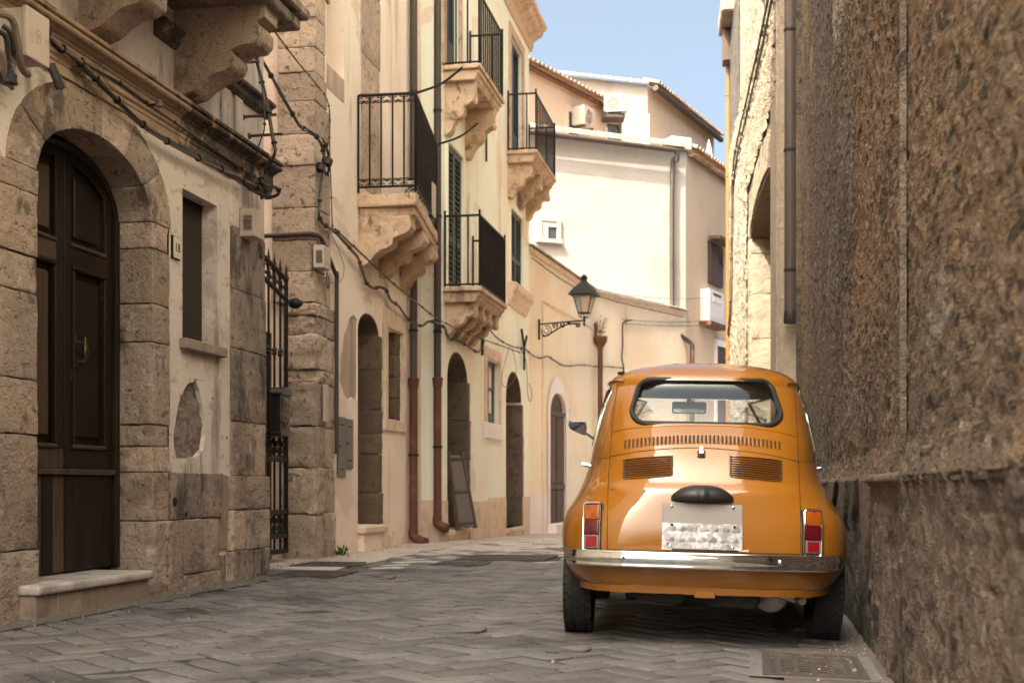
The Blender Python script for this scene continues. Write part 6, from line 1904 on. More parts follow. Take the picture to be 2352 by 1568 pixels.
TW = [(0.24, 0.585), (0.27, 0.612), (0.30, 0.628), (0.36, 0.642), (0.44, 0.650), (0.53, 0.648), (0.58, 0.638), (0.62, 0.622), (0.66, 0.604), (0.70, 0.592), (0.76, 0.574), (0.83, 0.552), (0.93, 0.530), (1.06, 0.507), (1.14, 0.490), (1.19, 0.476)]
TR = [(0.24, -0.50), (0.27, -0.53), (0.30, -0.545), (0.36, -0.560), (0.42, -0.567), (0.50, -0.565), (0.60, -0.553), (0.67, -0.543), (0.692, -0.537), (0.704, -0.528), (0.714, -0.513), (0.74, -0.497), (0.80, -0.462), (0.86, -0.420), (0.93, -0.362), (0.975, -0.318), (1.00, -0.292), (1.06, -0.228), (1.12, -0.155), (1.16, -0.10), (1.19, -0.055)]
TF = [(0.24, 2.22), (0.30, 2.31), (0.42, 2.37), (0.55, 2.36), (0.65, 2.29), (0.72, 2.18), (0.78, 2.02), (0.83, 1.80), (0.87, 1.60), (0.91, 1.46), (0.95, 1.40), (1.05, 1.28), (1.12, 1.18), (1.19, 1.06)]
TN = [(0.24, 5.5), (0.40, 6.2), (0.55, 5.8), (0.66, 4.6), (0.78, 3.8), (0.95, 3.7), (1.19, 3.6)]


def ring(w, yr, yf, n, z, N=112, bulge=True):
    yc, ly = (yr + yf) / 2, (yf - yr) / 2
    pts = []
    M_ = 720
    for k in range(M_):
        t = 2 * math.pi * (k + 0.5) / M_ - math.pi / 2
        c_, s_ = math.cos(t), math.sin(t)
        x = w * math.copysign(abs(c_) ** (2 / n), c_)
        y = yc + ly * math.copysign(abs(s_) ** (2 / n), s_)
        if bulge:
            f = max(0.0, min(1.0, (z - 0.25) / 0.1)) * max(0.0, min(1.0, (0.72 - z) / 0.22))
            g = 1.7 * math.exp(-((y + 0.20) / 0.30) ** 2) + math.exp(-((y - 1.84) / 0.34) ** 2)
            x += math.copysign(0.016 * f * g * min(1, abs(x) / w) ** 4, x)
        pts.append((x, y))
    d = [0]
    for k in range(M_):
        a_, b_ = pts[k], pts[(k + 1) % M_]
        d.append(d[-1] + math.hypot(b_[0] - a_[0], b_[1] - a_[1]))
    out = []
    k = 0
    for i in range(N):
        s_ = d[-1] * i / N
        while d[k + 1] < s_:
            k += 1
        f = (s_ - d[k]) / (d[k + 1] - d[k])
        a_, b_ = pts[k], pts[(k + 1) % M_]
        out.append(Vector((a_[0] + (b_[0] - a_[0]) * f, a_[1] + (b_[1] - a_[1]) * f, z)))
    return out


def loft(off=0.0, z0=0.24, N=112, lv=64, ztop=1.332):
    m = MB()
    rows = []
    zs_ = [z0 + (1.19 - z0) * i / lv for i in range(lv + 1)]
    for z in zs_:
        rows.append(ring(interp(TW, z) - off, interp(TR, z) + off * 1.1, interp(TF, z) - off * 1.1, interp(TN, z), z, N))
    w, yr, yf = interp(TW, 1.19) - off, interp(TR, 1.19) + off * 1.1, interp(TF, 1.19) - off * 1.1
    hh = ztop - off - 1.19
    e = 2 / 2.25
    for k in range(1, 17):
        a_ = R(90) * k / 17
        sc = math.cos(a_) ** e
        z = 1.19 + hh * math.sin(a_) ** e
        yc = 0.50
        rows.append(ring(w * sc, yc + (yr - yc) * sc, yc + (yf - yc) * sc, 3.6 - 0.8 * (k / 17), z, N, False))
    for r_ in rows:
        m.v += r_
    nr = len(rows)
    for i in range(nr - 1):
        for j in range(N):
            m.f.append((i * N + j, i * N + (j + 1) % N, (i + 1) * N + (j + 1) % N, (i + 1) * N + j))
    k = len(m.v)
    m.v.append(Vector((0, 0.50, ztop - off)))
    m.v.append(Vector((0, 0.9, z0)))
    m.f += [((nr - 1) * N + j, (nr - 1) * N + (j + 1) % N, k) for j in range(N)]
    m.f += [((j + 1) % N, j, k + 1) for j in range(N)]
    return m


skin = loft()
bvh = BVHTree.FromPolygons([tuple(v) for v in skin.v], skin.f)


def cpx(x, y):
    """picture point -> point and outward normal on the car's skin (car coordinates)"""
    d = (CR @ Vector(((x - HX) / FOC, 1.0, (HY - y) / FOC))).normalized()
    p, n, _, _ = bvh.ray_cast(CAMP, d)
    if p is None:
        p, n, _, _ = bvh.find_nearest(CAMP + d * 5.6)
    if n.dot(d) > 0:
        n = -n
    return p, n


def rear(x, z):
    p, n, _, _ = bvh.ray_cast(Vector((x, -3, z)), Vector((0, 1, 0)))
    if p is None:
        p, n, _, _ = bvh.find_nearest(Vector((x, -0.5, z)))
    if n.y > 0:
        n = -n
    return p, n


def rrect(x0, x1, z0, z1, r, n=5, t0=0, t1=0):
    """rounded outline; t0/t1 pull the top corners inwards"""
    out = []
    for cx, cz, a0 in ((x1 - r - t1, z1 - r, 0), (x0 + r + t0, z1 - r, 90), (x0 + r, z0 + r, 180), (x1 - r, z0 + r, 270)):
        for k in range(n + 1):
            a_ = R(a0 + 90 * k / n)
            out.append((cx + r * math.cos(a_), cz + r * math.sin(a_)))
    return out


RW = rrect(-0.334, 0.334, 0.994, 1.211, 0.066, 6, 0.02, 0.02)
WS = rrect(-0.50, 0.50, 0.955, 1.195, 0.06, 5, 0.07, 0.07)
SW = [(0.12, 0.92), (1.22, 0.92), (1.24, 0.95), (1.05, 1.165), (1.00, 1.185), (0.16, 1.185), (0.12, 1.15)]


def tmp_obj(mb_, m_):
    me = mesh_from(mb_)
    me.materials.append(m_)
    o = bpy.data.objects.new('tmp', me)
    col.objects.link(o)
    return o


cutters = []
cav = loft(0.032, 0.31, 80, 40)
cutters.append(tmp_obj(cav, M_LINING))
cutters.append(tmp_obj(MB().prism(lambda a_, b_, z_: Vector((a_, b_, z_)), RW, -0.9, 0.25), M_PAINT))
cutters.append(tmp_obj(MB().prism(lambda a_, b_, z_: Vector((a_, b_, z_)), WS, 0.85, 1.9), M_PAINT))
cutters.append(tmp_obj(MB().prism(lambda a_, b_, z_: Vector((b_, a_, z_)), SW, -0.9, 0.9), M_PAINT))
for y_ in (0.0, 1.84):
    for sx in (-1, 1):
        cutters.append(tmp_obj(MB().lathe((sx * 0.40, y_, 0.27), [(0.292, 0), (0.292, 0.5)], 40, axis=(sx, 0, 0)), M_UNDER))
body0 = tmp_obj(skin, M_PAINT)
for c_ in cutters:
    md = body0.modifiers.new('cut', 'BOOLEAN')
    md.object = c_
    md.operation = 'DIFFERENCE'
    md.solver = 'EXACT'
    md.material_mode = 'TRANSFER'
bpy.context.view_layer.update()
bme = bpy.data.meshes.new_from_object(body0.evaluated_get(bpy.context.evaluated_depsgraph_get()))
for c_ in cutters + [body0]:
    bpy.data.objects.remove(c_)
b = bmesh.new()
b.from_mesh(bme)
for f in b.faces:
    f.smooth = True
for e in b.edges:
    if len(e.link_faces) == 2 and e.calc_face_angle(0) > R(32):
        e.smooth = False
b.to_mesh(bme)
b.free()
body = link('body', bme, None, car)

CW = lambda a_, b_, z_: Vector((a_, b_, z_))


def strip(pts, w, off, parent=body, m_=M_GAP, nm='panel_seam'):
    """a narrow ribbon lying on the skin through picture points"""
    pn = []
    for i in range(len(pts) - 1):
        for k in range(10):
            f = k / 10
            pn.append(cpx(pts[i][0] + (pts[i + 1][0] - pts[i][0]) * f, pts[i][1] + (pts[i + 1][1] - pts[i][1]) * f))
    pn.append(cpx(*pts[-1]))
    m = MB()
    for i, (p, n) in enumerate(pn):
        t = (pn[min(i + 1, len(pn) - 1)][0] - pn[max(i - 1, 0)][0]).normalized()
        s_ = n.cross(t).normalized() * w / 2
        m.v += [p + s_ + n * off, p + n * (off + 0.0006), p - s_ + n * off]
    m.f = [(3 * i + j, 3 * i + j + 1, 3 * i + 4 + j, 3 * i + 3 + j) for i in range(len(pn) - 1) for j in range(2)]
    return part(nm, m, m_, parent, recalc=False, smooth=True)


strip(smoothline([Vector((x, y, 0)) for x, y in ((1420, 868), (1413, 925), (1406, 985), (1401, 1045), (1397, 1120), (1395, 1200), (1395, 1262))], 4) and [(p.x, p.y) for p in smoothline([Vector((x, y, 0)) for x, y in ((1420, 868), (1413, 925), (1406, 985), (1401, 1045), (1397, 1120), (1395, 1200), (1395, 1262))], 2)], 0.0045, 0.0006)
strip([(p.x, p.y) for p in smoothline([Vector((x, y, 0)) for x, y in ((1822, 872), (1827, 930), (1831, 995), (1834, 1058), (1837, 1130), (1839, 1200), (1839, 1270))], 2)], 0.0045, 0.0006)
strip([(p.x, p.y) for p in smoothline([Vector((x, y, 0)) for x, y in ((1402, 1048), (1470, 1036), (1540, 1030), (1612, 1028), (1690, 1034), (1760, 1043), (1833, 1060))], 2)], 0.005, 0.0006)
strip([(1396, 1263), (1500, 1266), (1620, 1269), (1740, 1272), (1838, 1274)], 0.012, 0.0008)
strip([(1334, 1051), (1366, 1051), (1400, 1051)], 0.003, 0.0006)
strip([(1834, 1059), (1858, 1060), (1880, 1061)], 0.003, 0.0006)
# raised bead below the rear window and the crease over the lid
def bead(pts, r, nm, off=0.0):
    pts = [(p.x, p.y) for p in smoothline([Vector((x, y, 0)) for x, y in pts], 6)]
    return part(nm, MB().tube([cpx(*p)[0] + cpx(*p)[1] * off for p in pts], r, 8), M_PAINT, body, smooth=True)


bead(((1408, 991), (1440, 984), (1500, 979), (1560, 976), (1620, 976), (1700, 979), (1770, 988), (1826, 1001)), 0.0075, 'bead', -0.003)
# rear window gasket and glass
ga = [rear(x, z) for x, z in [(x * 1.02, 1.1025 + (z - 1.1025) * 1.03) for x, z in RW]]
part('window_gasket', MB().tube([p + n * 0.002 for p, n in ga], 0.0125, 8, close=True), M_RUBBER, body, smooth=True)


def glass_patch(x0, x1, z0, z1, fn, off, nm='glass', nx=20, nz_=10):
    m = MB()
    for i in range(nx + 1):
        for j in range(nz_ + 1):
            p, n = fn(x0 + (x1 - x0) * i / nx, z0 + (z1 - z0) * j / nz_)
            m.v.append(p - n * off)
    for i in range(nx):
        for j in range(nz_):
            k = i * (nz_ + 1) + j
            m.f.append((k, k + 1, k + nz_ + 2, k + nz_ + 1))
    return part(nm, m, M_GLASS, car, smooth=True, recalc=False, weld=False)


def front(x, z):
    p, n, _, _ = bvh.ray_cast(Vector((x, 4, z)), Vector((0, -1, 0)))
    if p is None:
        p, n, _, _ = bvh.find_nearest(Vector((x, 1.3, z)))
    if n.y < 0:
        n = -n
    return p, n


glass_patch(-0.345, 0.345, 0.98, 1.22, rear, 0.012, 'rear_window')
glass_patch(-0.51, 0.51, 0.95, 1.20, front, 0.016, 'windscreen')
for sx in (-1, 1):
    def side(y, z, sx=sx):
        p, n, _, _ = bvh.ray_cast(Vector((sx * 2, y, z)), Vector((-sx, 0, 0)))
        if p is None:
            p, n, _, _ = bvh.find_nearest(Vector((sx * 0.45, y, z)))
        if n.x * sx < 0:
            n = -n
        return p, n
    glass_patch(0.10, 1.26, 0.91, 1.19, side, 0.014, 'side_window')
    bp_ = [side(0.47, 0.91 + 0.28 * k / 8) for k in range(9)]
    part('door_pillar', MB().tube([p - n * 0.004 for p, n in bp_], 0.016, 6), M_RUBBER, body, smooth=True)
    edge = [side(*q) for q in ((0.10, 0.90), (0.10, 1.0), (0.105, 1.1), (0.12, 1.165), (0.17, 1.195), (0.5, 1.20), (0.95, 1.198), (1.06, 1.175), (1.26, 0.945), (1.24, 0.905), (0.7, 0.90))]
    part('window_trim', MB().tube([p + n * 0.003 for p, n in edge], 0.0085, 6, close=True), M_CHROME, body, smooth=True)
    ed2 = [side(q[0] + 0.012, q[1]) for q in ((0.10, 0.91), (0.10, 1.0), (0.105, 1.1), (0.12, 1.16))]
    part('window_seal', MB().tube([p + n * 0.001 for p, n in ed2], 0.011, 6), M_RUBBER, body, smooth=True)
    # door handle
    hp_, hn_ = side(0.30, 0.80)
    part('door_handle', MB().tube([hp_ + hn_ * 0.0, hp_ + hn_ * 0.03, hp_ + hn_ * 0.034 + Vector((0, 0.10, 0.0))], 0.011, 8), M_CHROME, body, smooth=True)
    # sill and door cut lines
    ct = [side(0.06, z) for z in [0.34 + 0.56 * k / 12 for k in range(13)]]
    m = MB()
    for p, n in ct:
        m.v += [p + n * 0.0006 + Vector((0, -0.002, 0)), p + n * 0.0006 + Vector((0, 0.002, 0))]
    m.f = [(2 * k, 2 * k + 1, 2 * k + 3, 2 * k + 2) for k in range(12)]
    part('door_seam', m, M_GAP, body, recalc=False)
    # rain gutter along the roof
    gt_ = []
    for k in range(22):
        y_ = 0.04 + 1.0 * k / 21
        p, n = side(y_, 1.215 if y_ > 0.05 else 1.215 - (0.05 - y_) * 0.75)
        gt_.append(p + n * 0.002)
    part('rain_gutter', MB().tube(gt_, 0.0075, 6), M_PAINT, body, smooth=True)

# cooling slots: 39 upright slots in a shallow arc
def slot_mesh(w, h):
    o = rrect(-w / 2, w / 2, -h / 2, h / 2, w / 2 - 0.0001, 4)
    hole = MB().prism(lambda a_, b_, z_: Vector((a_, b_, z_)), o, 0.0, 0.0012)
    rim = MB().tube([Vector((x * 1.12, 0.001, z * 1.03)) for x, z in o], 0.0021, 5, close=True)
    return mesh_from(hole), mesh_from(rim, smooth=True)


p_a, _ = cpx(1436, 1020)
p_b, _ = cpx(1790, 1023)
sw = (p_b - p_a).length / 38
sl_me, rim_me = slot_mesh(sw * 0.60, 0.050)
sl_me.materials.append(M_GAP)
rim_me.materials.append(M_PAINT)


def orient(p, n, up=Vector((0, 0, 1))):
    """matrix whose local -y... y axis is the outward normal, z close to up"""
    y = n.normalized()
    z = Vector((0, -y.z, y.y)).normalized()
    z = z if z.z > 0 else -z
    x = y.cross(z)
    return Matrix(((x.x, y.x, z.x, p.x), (x.y, y.y, z.y, p.y), (x.z, y.z, z.z, p.z), (0, 0, 0, 1)))


for i in range(39):
    f = i / 38
    x = 1436 + (1790 - 1436) * f
    yy = 1020 + 3 * f - 13.0 * (1 - (2 * f - 1) ** 2)
    p, n = cpx(x, yy)
    o = bpy.data.objects.new('cooling_slot', sl_me)
    col.objects.link(o)
    o.parent = car
    o.matrix_local = orient(p, n)
    o2 = bpy.data.objects.new('slot_rim', rim_me)
    col.objects.link(o2)
    o2.parent = o
# louvres on the lid
for nm, (xl, xr), (tl, tr), (bl_, br_) in (('l', (1431, 1546), (1055, 1046), (1099, 1090)), ('r', (1676, 1797), (1046, 1057), (1093, 1105))):
    nl = 9
    m = MB()
    gi = []
    for i in range(9):
        for j in range(5):
            f, g = i / 8, j / 4
            yt, yb = tl + (tr - tl) * f, bl_ + (br_ - bl_) * f
            p, n = cpx(xl + (xr - xl) * f, yt + (yb - yt) * g)
            m.v.append(p + n * 0.0015)
    m.f = [(i * 5 + j, i * 5 + j + 1, i * 5 + j + 6, i * 5 + j + 5) for i in range(8) for j in range(4)]
    gr = part('lid_grille', m, M_GAP, car, recalc=False, smooth=True)
    for k in range(nl + 1):
        g = k / nl
        mm = MB()
        nseg = 12
        for i in range(nseg + 1):
            f = i / nseg
            yt, yb = tl + (tr - tl) * f, bl_ + (br_ - bl_) * f
            p, n = cpx(xl - 2 + (xr - xl + 4) * f, yt + (yb - yt) * g)
            p2, _ = cpx(xl - 2 + (xr - xl + 4) * f, yt + (yb - yt) * g + 3.2)
            tp = math.sin(math.pi * min(max(f, 0.0), 1.0)) ** 0.35
            dn = (p2 - p)
            mm.v += [p - n * 0.001 - dn * 0.25, p + n * (0.011 * tp) + dn * 0.35, p + n * (0.0095 * tp) + dn * 0.62, p - n * 0.001 + dn * 0.35]
        mm.f = [(4 * i + j, 4 * i + (j + 1) % 4, 4 * i + 4 + (j + 1) % 4, 4 * i + 4 + j) for i in range(nseg) for j in range(4)] + [(0, 1, 2, 3), tuple(4 * nseg + j for j in range(4))]
        part('louvre', mm, M_PAINT, gr, smooth=True, angle=55)

# lid handle with lock
p, n = cpx(1611, 1042)
O = orient(p, n)
OL = lambda a_, b_, z_: O @ Vector((a_, b_, z_))
hd = part('lid_handle', MB().prism(OL, rrect(-0.018, 0.018, -0.022, 0.018, 0.006), 0.0, 0.006), M_RUBBER, car, bevel=0.002)
part('handle_body', MB().prism(OL, rrect(-0.011, 0.011, -0.012, 0.012, 0.005), 0.006, 0.024), M_CHROME, hd, bevel=0.004, seg=2, smooth=True)
part('handle_catch', MB().prism(OL, rrect(-0.009, 0.009, 0.014, 0.034, 0.003), 0.002, 0.012), M_CHROME, hd, bevel=0.002)
# number-plate lamp
p, n = cpx(1613, 1143)
O = orient(p, n)
lw = 0.135
pr = MB()
NS = 24
for i in range(NS + 1):
    t = -1 + 2 * i / NS
    h = 0.052 * max(0.0, 1 - abs(t) ** 2.6) ** 0.8 + 0.004
    d = 0.055 * max(0.0, 1 - abs(t) ** 2.2) ** 0.6 + 0.004 + (0.008 if abs(t) < 0.16 else 0)
    x = lw * t
    base_y = rear(p.x + x, p.z)[0].y
    pr.v += [Vector((p.x + x, base_y + 0.01, p.z - 0.012)), Vector((p.x + x, base_y - d * 0.85, p.z - 0.014)), Vector((p.x + x, base_y - d, p.z - 0.002)), Vector((p.x + x, base_y - d * 0.95, p.z + h * 0.4)), Vector((p.x + x, base_y - d * 0.62, p.z + h * 0.8)), Vector((p.x + x, base_y + 0.012, p.z + h))]
pr.f = [(6 * i + j, 6 * i + (j + 1) % 6, 6 * i + 6 + (j + 1) % 6, 6 * i + 6 + j) for i in range(NS) for j in range(6)] + [tuple(range(6)), tuple(6 * NS + j for j in range(6))]
part('plate_lamp', pr, M_RUBBER, car, smooth=True, angle=70)

# number plate: aluminium sheet with a swirled lower half, unreadable in the photograph
c4 = [cpx(1520, 1258), cpx(1704, 1264), cpx(1704, 1158), cpx(1520, 1156)]
oy = min(q[0].y for q in c4) - 0.010
PL_ = lambda a_, b_, z_: Vector((a_, b_, z_))
x0, x1 = c4[0][0].x, c4[1][0].x
zb_, zt_ = (c4[0][0].z + c4[1][0].z) / 2, (c4[2][0].z + c4[3][0].z) / 2
zm_ = zb_ + (zt_ - zb_) * 0.575
yt_ = rear(0, zt_)[0].y - 0.008
yb_ = rear(0, zb_)[0].y - 0.012


def plate_y(z, off):
    return yb_ + (yt_ - yb_) * (z - zb_) / (zt_ - zb_) - off


def psheet(z0, z1, off, th, xa, xb):
    return MB().hexa([Vector((xa, plate_y(z0, off), z0)), Vector((xb, plate_y(z0, off), z0)), Vector((xb, plate_y(z0, off) + th, z0)), Vector((xa, plate_y(z0, off) + th, z0)),
                      Vector((xa, plate_y(z1, off), z1)), Vector((xb, plate_y(z1, off), z1)), Vector((xb, plate_y(z1, off) + th, z1)), Vector((xa, plate_y(z1, off) + th, z1))])


npl = part('number_plate', psheet(zb_, zt_, 0.0, 0.003, x0, x1), M_GREYP, car, bevel=0.001)
npl['label'] = 'square blank aluminium number plate with a swirled lower half'
part('lower_sheet', psheet(zb_, zm_, 0.0032, 0.003, x0 - 0.001, x1 + 0.001), M_BRUSH, npl, bevel=0.001)
for r_ in range(2):
    for c_ in range(7):
        zz_ = zb_ + (zm_ - zb_) * (0.30 + 0.42 * r_)
        xx_ = x0 + (x1 - x0) * (0.10 + 0.133 * c_ + 0.02 * r_)
        part('swirl_mark', MB().lathe((xx_, plate_y(zz_, 0.0033), zz_), [(0.022, -0.0004), (0.017, 0.0002), (0.009, 0.0005), (0.002, 0.0006)], 16, axis=(0, -1, 0)), M_BRUSH, npl, smooth=True)
for fx, fz, m_ in ((0.11, 0.955, M_CHROME), (0.88, 0.95, M_CHROME), (0.12, 0.53, M_DARK), (0.90, 0.51, M_DARK), (0.10, 0.05, M_CHROME), (0.88, 0.03, M_CHROME), (0.07, 0.12, M_GREYP)):
    zz_ = zb_ + (zt_ - zb_) * max(0.06, min(0.94, fz))
    part('screw', MB().lathe((x0 + (x1 - x0) * fx, plate_y(zz_, 0.0035), zz_), [(0.0065, 0), (0.006, 0.003), (0.003, 0.005)], 10, axis=(0, -1, 0)), m_, npl, smooth=True)

# tail lamps
for sd, (xa, xb), (ya, yb) in ((-1, (1338, 1386), (1156, 1263)), (1, (1839, 1889), (1170, 1278))):
    pc_, nc_ = cpx((xa + xb) / 2, (ya + yb) / 2)
    pt_, _ = cpx((xa + xb) / 2, ya)
    pb_, _ = cpx((xa + xb) / 2, yb)
    n2 = Vector((nc_.x * 0.55, nc_.y, nc_.z * 0.6)).normalized()
    O = orient(pc_, n2)
    TL = lambda a_, b_, z_, O=O: O @ Vector((a_, b_, z_))
    hh = (pt_ - pb_).length / 2
    hw = 0.0435
    tl_ = part('tail_lamp', MB().prism(TL, rrect(-hw, hw, -hh, hh, 0.016, 5), -0.03, 0.012), M_RUBBER, car, bevel=0.003)
    bz = MB()
    o1 = rrect(-hw + 0.004, hw - 0.004, -hh + 0.006, hh - 0.004, 0.014, 5)
    bz.tube([TL(x, 0.016, z) for x, z in o1], 0.0045, 6, close=True)
    part('chrome_bezel', bz, M_CHROME, tl_, smooth=True)
    iw = hw - 0.010
    z3 = [hh - 0.012, hh * 0.30, -hh * 0.30, -hh + 0.016]
    part('amber_lens', MB().prism(TL, rrect(-iw, iw, z3[1], z3[0], 0.005, 2), 0.010, 0.024), M_AMBER, tl_, bevel=0.004, seg=2, smooth=True)
    for rr in (0.010, 0.018, 0.025):
        part('lens_ring', MB().tube([TL(rr * math.cos(R(24 * k)), 0.0242, (z3[0] + z3[1]) / 2 + rr * math.sin(R(24 * k))) for k in range(15)], 0.0012, 4, close=True), M_AMBER, tl_)
    part('red_lens', MB().prism(TL, rrect(-iw, iw, z3[2], z3[1] - 0.0015, 0.004, 2), 0.010, 0.024), M_RED, tl_, bevel=0.003, seg=2, smooth=True)
    part('reflector_frame', MB().prism(TL, rrect(-iw, iw, z3[3], z3[2] - 0.0015, 0.004, 2), 0.010, 0.020), M_GREYP, tl_, bevel=0.002)
    part('reflector', MB().prism(TL, rrect(-iw + 0.007, iw - 0.007, z3[3] + 0.006, z3[2] - 0.008, 0.002, 2), 0.018, 0.023), M_REFL, tl_, bevel=0.001)
    part('lens_screw', MB().lathe(TL(0, 0.024, z3[0] - 0.004), [(0.004, 0), (0.003, 0.003)], 8, axis=tuple(n2)), M_CHROME, tl_)

# bumper: rounded chrome bar wrapped round the tail
bz_ = 0.388
path = []
for k in range(41):
    t = -1 + 2 * k / 40
    x = -0.010 + 0.588 * t
    y0_ = rear(max(-0.56, min(0.56, x)), bz_)[0].y
    y_ = -0.612 + 0.10 * abs(t) ** 3.2 + (0.10 * max(0, abs(t) - 0.93) / 0.07 if abs(t) > 0.93 else 0)
    path.append(Vector((x, y_, bz_)))
prof_b = [(-0.004, -0.036), (0.010, -0.0365), (0.017, -0.034), (0.0195, -0.029), (0.017, -0.0245), (0.020, -0.012), (0.0215, 0.002), (0.020, 0.016), (0.016, 0.0245), (0.018, 0.029), (0.015, 0.0335), (0.008, 0.0355), (-0.004, 0.035), (0.0, 0.0)]
m = MB()
for i, p in enumerate(path):
    t = (path[min(i + 1, 40)] - path[max(i - 1, 0)]).normalized()
    nrm = Vector((t.y, -t.x, 0))
    e = abs(-1 + 2 * i / 40)
    sc = 1.0 if e < 0.96 else 0.86
    m.v += [p + nrm * d_ + Vector((0, 0, h_ * sc)) for d_, h_ in prof_b]
nb_ = len(prof_b)
m.f = [(nb_ * i + j, nb_ * i + (j + 1) % nb_, nb_ * i + nb_ + (j + 1) % nb_, nb_ * i + nb_ + j) for i in range(40) for j in range(nb_)] + [tuple(range(nb_)), tuple(nb_ * 40 + j for j in range(nb_))]
bmp = part('rear_bumper', m, M_CHROME, car, smooth=True, angle=60)
for bx in (-0.34, 0.335):
    q = path[int((bx / 0.6 + 1) * 20)]
    part('bumper_bolt', MB().lathe(q + Vector((0, -0.030, 0.004)), [(0.012, 0), (0.010, 0.006), (0.004, 0.009)], 12, axis=(0, -1, 0)), M_CHROME, bmp, smooth=True)
    part('bumper_bracket', MB().box(CW, bx - 0.02, bx + 0.02, q.y, -0.52, bz_ - 0.02, bz_ + 0.02), M_PAINT, bmp)
for hx in (-0.17, 0.16):
    p, n = rear(hx, 0.432)
    part('lid_hinge', MB().tube([p + Vector((-0.022, -0.008, 0)), p + Vector((0.022, -0.008, 0))], 0.0085, 8), M_PAINT, car, smooth=True)
# lower lip of the tail panel
lp = [rear(-0.56 + 1.12 * k / 30, 0.262) for k in range(31)]
m = MB()
for k, (p, n) in enumerate(lp):
    dz_ = 0.004 * noise.noise(Vector((k * 0.8, 0, 3)))
    m.v += [p + Vector((0, 0.008, 0.012)), p + Vector((0, -0.010, 0.004 + dz_)), p + Vector((0, -0.006, -0.026 + dz_)), p + Vector((0, 0.02, -0.026))]
m.f = [(4 * k + j, 4 * k + (j + 1) % 4, 4 * k + 4 + (j + 1) % 4, 4 * k + 4 + j) for k in range(30) for j in range(4)]
part('tail_lip', m, M_PAINT, car, smooth=True, angle=40)
part('lip_tab', MB().box(CW, -0.045, 0.045, lp[15][0].y - 0.016, lp[15][0].y + 0.01, 0.222, 0.252), M_PAINT, car, bevel=0.003)

# running gear seen below the tail
part('floor_pan', MB().box(CW, -0.42, 0.42, 0.25, 2.1, 0.20, 0.30), M_UNDER, car, bevel=0.02)
part('engine_shroud', MB().prism(CW, [(-0.36, 0.30), (-0.34, 0.22), (-0.26, 0.185), (-0.10, 0.18), (-0.07, 0.215), (-0.02, 0.215), (0.02, 0.18), (0.22, 0.165), (0.25, 0.20), (0.25, 0.30)], -0.42, -0.10), M_UNDER, car, bevel=0.012, seg=2)
part('sump', MB().box(CW, -0.14, 0.12, -0.30, 0.15, 0.165, 0.29), M_UNDER, car, bevel=0.02)
part('swing_arm', MB().tube([Vector((-0.50, 0.0, 0.25)), Vector((-0.25, 0.45, 0.24))], 0.035, 8), M_UNDER, car)
part('swing_arm', MB().tube([Vector((0.50, 0.0, 0.25)), Vector((0.25, 0.45, 0.24))], 0.035, 8), M_UNDER, car)
part('silencer', MB().lathe((0.30, -0.30, 0.225), [(0.05, 0), (0.078, 0.012), (0.082, 0.05), (0.082, 0.25), (0.05, 0.28)], 20, axis=(0.25, 1, 0)), M_ALU, car, smooth=True, angle=40)
part('exhaust_pipe', MB().tube(smoothline([Vector((0.34, -0.28, 0.23)), Vector((0.40, -0.36, 0.225)), Vector((0.43, -0.45, 0.215))], 4), 0.017, 10), M_ALU, car, smooth=True)
part('heat_shield', MB().prism(CW, [(0.27, 0.255), (0.46, 0.262), (0.48, 0.235), (0.40, 0.20), (0.34, 0.215)], -0.40, -0.34), M_ALU, car, bevel=0.006)
part('shock_mount', MB().lathe((-0.33, -0.05, 0.16), [(0.02, 0), (0.026, 0.03), (0.02, 0.12)], 8), M_UNDER, car)

